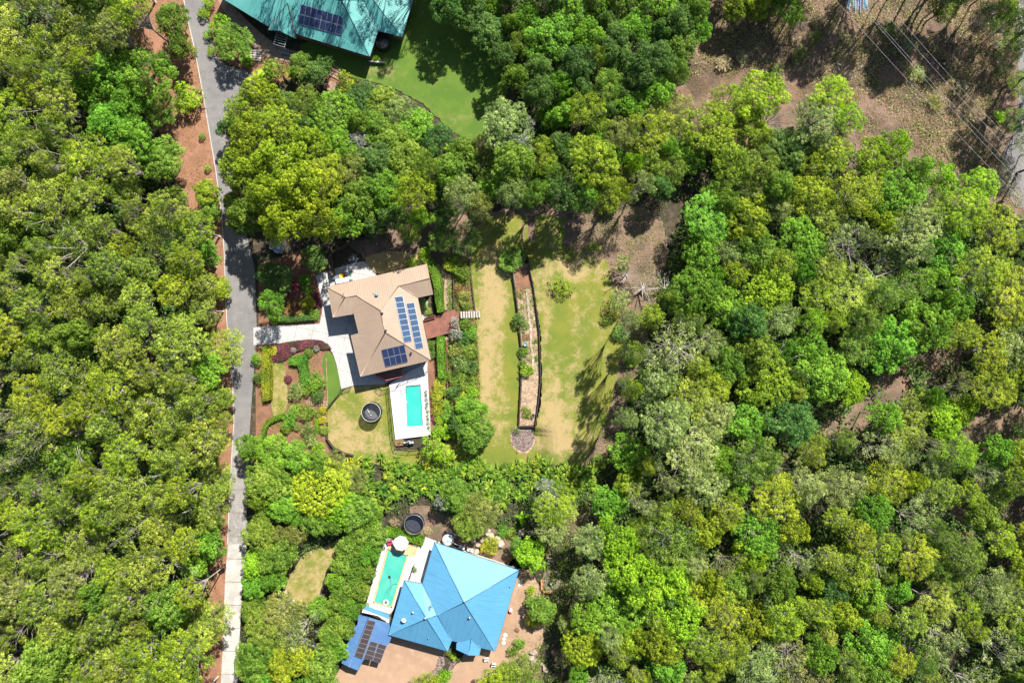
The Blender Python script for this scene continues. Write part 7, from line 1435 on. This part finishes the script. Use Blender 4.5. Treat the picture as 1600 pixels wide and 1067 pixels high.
for i_, (u, v, H, r, bk) in enumerate([(1385, 430, 13, 4.5, 'bark_grey'), (1340, 385, 13, 3.5, 'bark_grey'), (1510, 425, 12, 4, 'bark_grey'), (1225, 565, 11, 4, 'bark_grey'), (1395, 660, 9, 4, 'bark_grey'), (1085, 705, 14, 4.5, 'bark_grey'), (1040, 660, 14, 3.5, 'bark_grey'), (1180, 810, 11, 3, 'bark_grey'), (1240, 1035, 11, 4, 'bark_grey'), (1380, 870, 12, 3.5, 'bark_grey'), (1205, 185, 12, 3, 'bark_grey'), (1320, 130, 13, 3, 'bark_grey'),
        (60, 330, 19, 4.5, 'bark_pale'), (110, 380, 19, 5, 'bark_pale'), (85, 690, 19, 5, 'bark_pale'), (150, 610, 19, 4.5, 'bark_pale'), (60, 800, 19, 5, 'bark_pale'), (170, 770, 18, 4.5, 'bark_pale'), (120, 880, 18, 5.5, 'bark_pale'), (250, 890, 16, 5, 'bark_pale'), (40, 150, 19, 5, 'bark_pale'), (210, 520, 17, 4.5, 'bark_pale'), (260, 640, 17, 4, 'bark_pale'), (30, 960, 18, 5, 'bark_pale'), (180, 940, 18, 6, 'bark_pale'), (110, 245, 18, 4, 'bark_pale')]):
    p_ = G(u, v, H*.7); a_, b_ = UV(Vector((p_.x, p_.y, 0))); dead(a_, b_, H, r, f"{'pale' if bk == 'bark_pale' else 'grey'} bare limbed tree among green crowns, {PCT(u, v)}", 40+i_, bk, 13)
# fallen rubble by the verge
for i in range(6):
    p = GT(337+rr.uniform(-5, 6), 376+rr.uniform(-8, 10)); m = MB(); m.bar(p+Vector((0, 0, .05)), p+Vector((rr.uniform(-.8, .8), rr.uniform(-.8, .8), .1)), .15, .08); o = m.build('timber_offcut', MT['palestone']); setp(o, f'pale timber offcut on the orange verge by the road, {PCT(*UV(p))}', 'timber', 'timber offcuts on the verge')
# undergrowth, dry grass and litter: nobody could count these
def scatter(name, poly, n, leaf, size, hmax, lab, cat, block=(), asp=.6, k=5, seed=5, zz=0.05, spread_=.45):
    rg = np.random.default_rng(seed); x0, x1 = min(p[0] for p in poly), max(p[0] for p in poly); y0, y1 = min(p[1] for p in poly), max(p[1] for p in poly); C = []
    while len(C) < n:
        u, v = rg.uniform(x0, x1), rg.uniform(y0, y1)
        if not inpoly(u, v, poly) or any((u-a)**2+(v-b)**2 < c*c for a, b, c in block): continue
        dn = math.sin(u*.09+2)*math.cos(v*.08)+math.sin(u*.031)*math.cos(v*.027+1)
        if dn < rg.uniform(-1.6, .6): continue
        h = hpx(u, v); p = G(u, v, h); C.append((p.x, p.y, h+zz))
    C = np.repeat(np.array(C), k, 0); H = rg.uniform(.0, hmax, len(C))
    P = C+np.column_stack([rg.normal(0, spread_, (len(C), 2)), H]); Nn = unit(rg.normal(0, .6, P.shape)+[0, 0, 1])
    V, F, T = leaf_quads(rg, P, Nn, size, asp, np.clip(rg.normal(.5, .28, len(P)), 0, 1))
    me = mesh_np(name, V, F, attrs={'tone': ('FACE', T)}); me.materials.append(L[leaf]); o = bpy.data.objects.new(name, me); link(o); setp(o, lab, cat, None, 'stuff')
scatter('undergrowth', [(-80, -80), (190, -80), (240, 200), (330, 380), (340, 700), (335, 900), (290, 1150), (-80, 1150)], 15000, 'under', .55, 1.8, 'dark leafy undergrowth under the gum forest left of the road', 'undergrowth', k=7, seed=1)
scatter('undergrowth', [(1000, 560), (1040, 430), (1090, 230), (1240, 200), (1350, 240), (1450, 260), (1600, 350), (1700, 350), (1700, 1150), (890, 1150), (920, 850), (970, 760)], 15000, 'under', .55, 1.8, 'dark leafy undergrowth under the forest at the right', 'undergrowth', [(1395, 600, 26), (1345, 640, 22), (1300, 668, 16), (1530, 670, 35), (1580, 660, 22), (1455, 560, 16), (1500, 800, 18), (1590, 800, 25)], k=7, seed=2)
scatter('undergrowth', [(665, -80), (1120, -80), (1090, 60), (1050, 150), (1090, 220), (1060, 310), (880, 315), (700, 310), (560, 360), (380, 360), (360, 180), (560, 150), (690, 225), (760, 235), (800, 160), (770, 60)], 6500, 'under', .38, 1.0, 'leafy undergrowth under the trees around the north lawn', 'undergrowth', k=7, seed=3)
scatter('undergrowth', [(378, 1150), (392, 860), (400, 735), (530, 735), (680, 760), (930, 745), (905, 790), (830, 830), (680, 800), (600, 800), (540, 860), (500, 850), (440, 890), (445, 935), (500, 950), (500, 1150)], 3200, 'under', .34, .8, 'leafy undergrowth around the small dry lawn and boundary row', 'undergrowth', k=6, seed=4)
scatter('ground_cover', [(905, 740), (955, 640), (985, 540), (1000, 480), (1045, 400), (1060, 420), (1010, 560), (990, 690), (930, 780), (900, 900), (890, 1060), (840, 1060), (850, 800)], 900, 'mid', .25, .5, 'patchy green ground cover on the shaded bare earth', 'ground cover', k=6, seed=6)
scatter('dry_grass', [(1060, 120), (1110, 10), (1600, -40), (1560, 200), (1600, 330), (1480, 260), (1350, 200), (1240, 110)], 4200, 'drygrass', .30, .35, 'tufts of dry grass over the bare ground at the upper right', 'grass', asp=.25, k=7, seed=7, spread_=.3)
scatter('ground_cover', [(1060, 120), (1110, 10), (1600, -40), (1560, 200), (1600, 330), (1480, 260), (1350, 200), (1240, 110)], 1100, 'sage', .26, .4, 'sparse grey green weeds over the bare ground at the upper right', 'weeds', k=7, seed=8)
scatter('ground_cover', [(402, 545), (500, 545), (510, 690), (430, 735), (404, 700)], 700, 'mid', .16, .3, 'low green ground cover between shrubs left of the trampoline lawn', 'ground cover', [(436, 605, 26), (420, 645, 14)], k=5, seed=9, spread_=.2)
scatter('ground_cover', [(700, 410), (733, 402), (743, 500), (748, 590), (755, 700), (700, 690), (700, 520)], 2600, 'mid', .19, .5, 'low mixed ground cover in the terrace bed right of the house', 'ground cover', k=6, seed=10, spread_=.22)
scatter('ground_cover', [(806, 455), (832, 440), (842, 520), (843, 588), (816, 590), (814, 500)], 420, 'sage', .13, .3, 'low pale planting in the raised garden strip', 'ground cover', k=6, seed=11, zz=.8, spread_=.16)
scatter('ground_cover', [(870, 330), (1040, 320), (1030, 470), (985, 560), (960, 480), (940, 400), (890, 380)], 500, 'olive', .2, .3, 'sparse weeds on the bare earth at the top of the upper lawn', 'weeds', k=6, seed=12)
scatter('ground_cover', [(740, 820), (850, 820), (850, 1060), (790, 1060), (820, 900)], 420, 'mid', .2, .35, 'low weeds right of the blue roofed house', 'ground cover', [(861, 909, 20)], k=6, seed=13)
scatter('leaf_litter', [(282, -20), (300, 60), (345, 330), (352, 600), (358, 900), (345, 1067), (300, 1067), (320, 500), (230, 100), (200, -20)], 1800, 'rust', .16, .04, 'brown leaf litter over the orange verge beside the road', 'leaf litter', k=6, seed=14, spread_=.5)
scatter('leaf_litter', [(282, -30), (310, 80), (330, 210), (348, 330), (356, 470), (368, 660), (362, 800), (352, 1000), (372, 1000), (384, 800), (392, 660), (400, 520), (400, 440), (380, 345), (362, 260), (352, 195), (336, 92), (314, -30)], 260, 'rust', .13, .03, 'fallen leaves scattered over the road', 'leaf litter', k=5, seed=15, spread_=.6, zz=.04)
scatter('fallen_twigs', [(940, 330), (1040, 330), (1030, 480), (1000, 600), (960, 690), (900, 745), (850, 745), (930, 640), (965, 540), (955, 440), (900, 390)], 700, 'drygrass', .3, .06, 'brown leaf litter and twigs over the bare earth beside the upper lawn', 'leaf litter', k=6, seed=16, asp=.2)
scatter('fallen_twigs', [(1040, 160), (1060, 90), (1110, 10), (1320, -20), (1600, -40), (1580, 200), (1600, 330), (1480, 260), (1350, 230), (1240, 160)], 5200, 'rust', .26, .08, 'brown bark and twig litter over the bare ground at the upper right', 'leaf litter', k=6, seed=17, asp=.22, spread_=.6)
scatter('ground_cover', [(845, 760), (905, 750), (925, 820), (900, 930), (880, 1067), (830, 1067), (850, 900)], 260, 'mid', .22, .3, 'low weeds along the shaded side track', 'ground cover', k=6, seed=18)
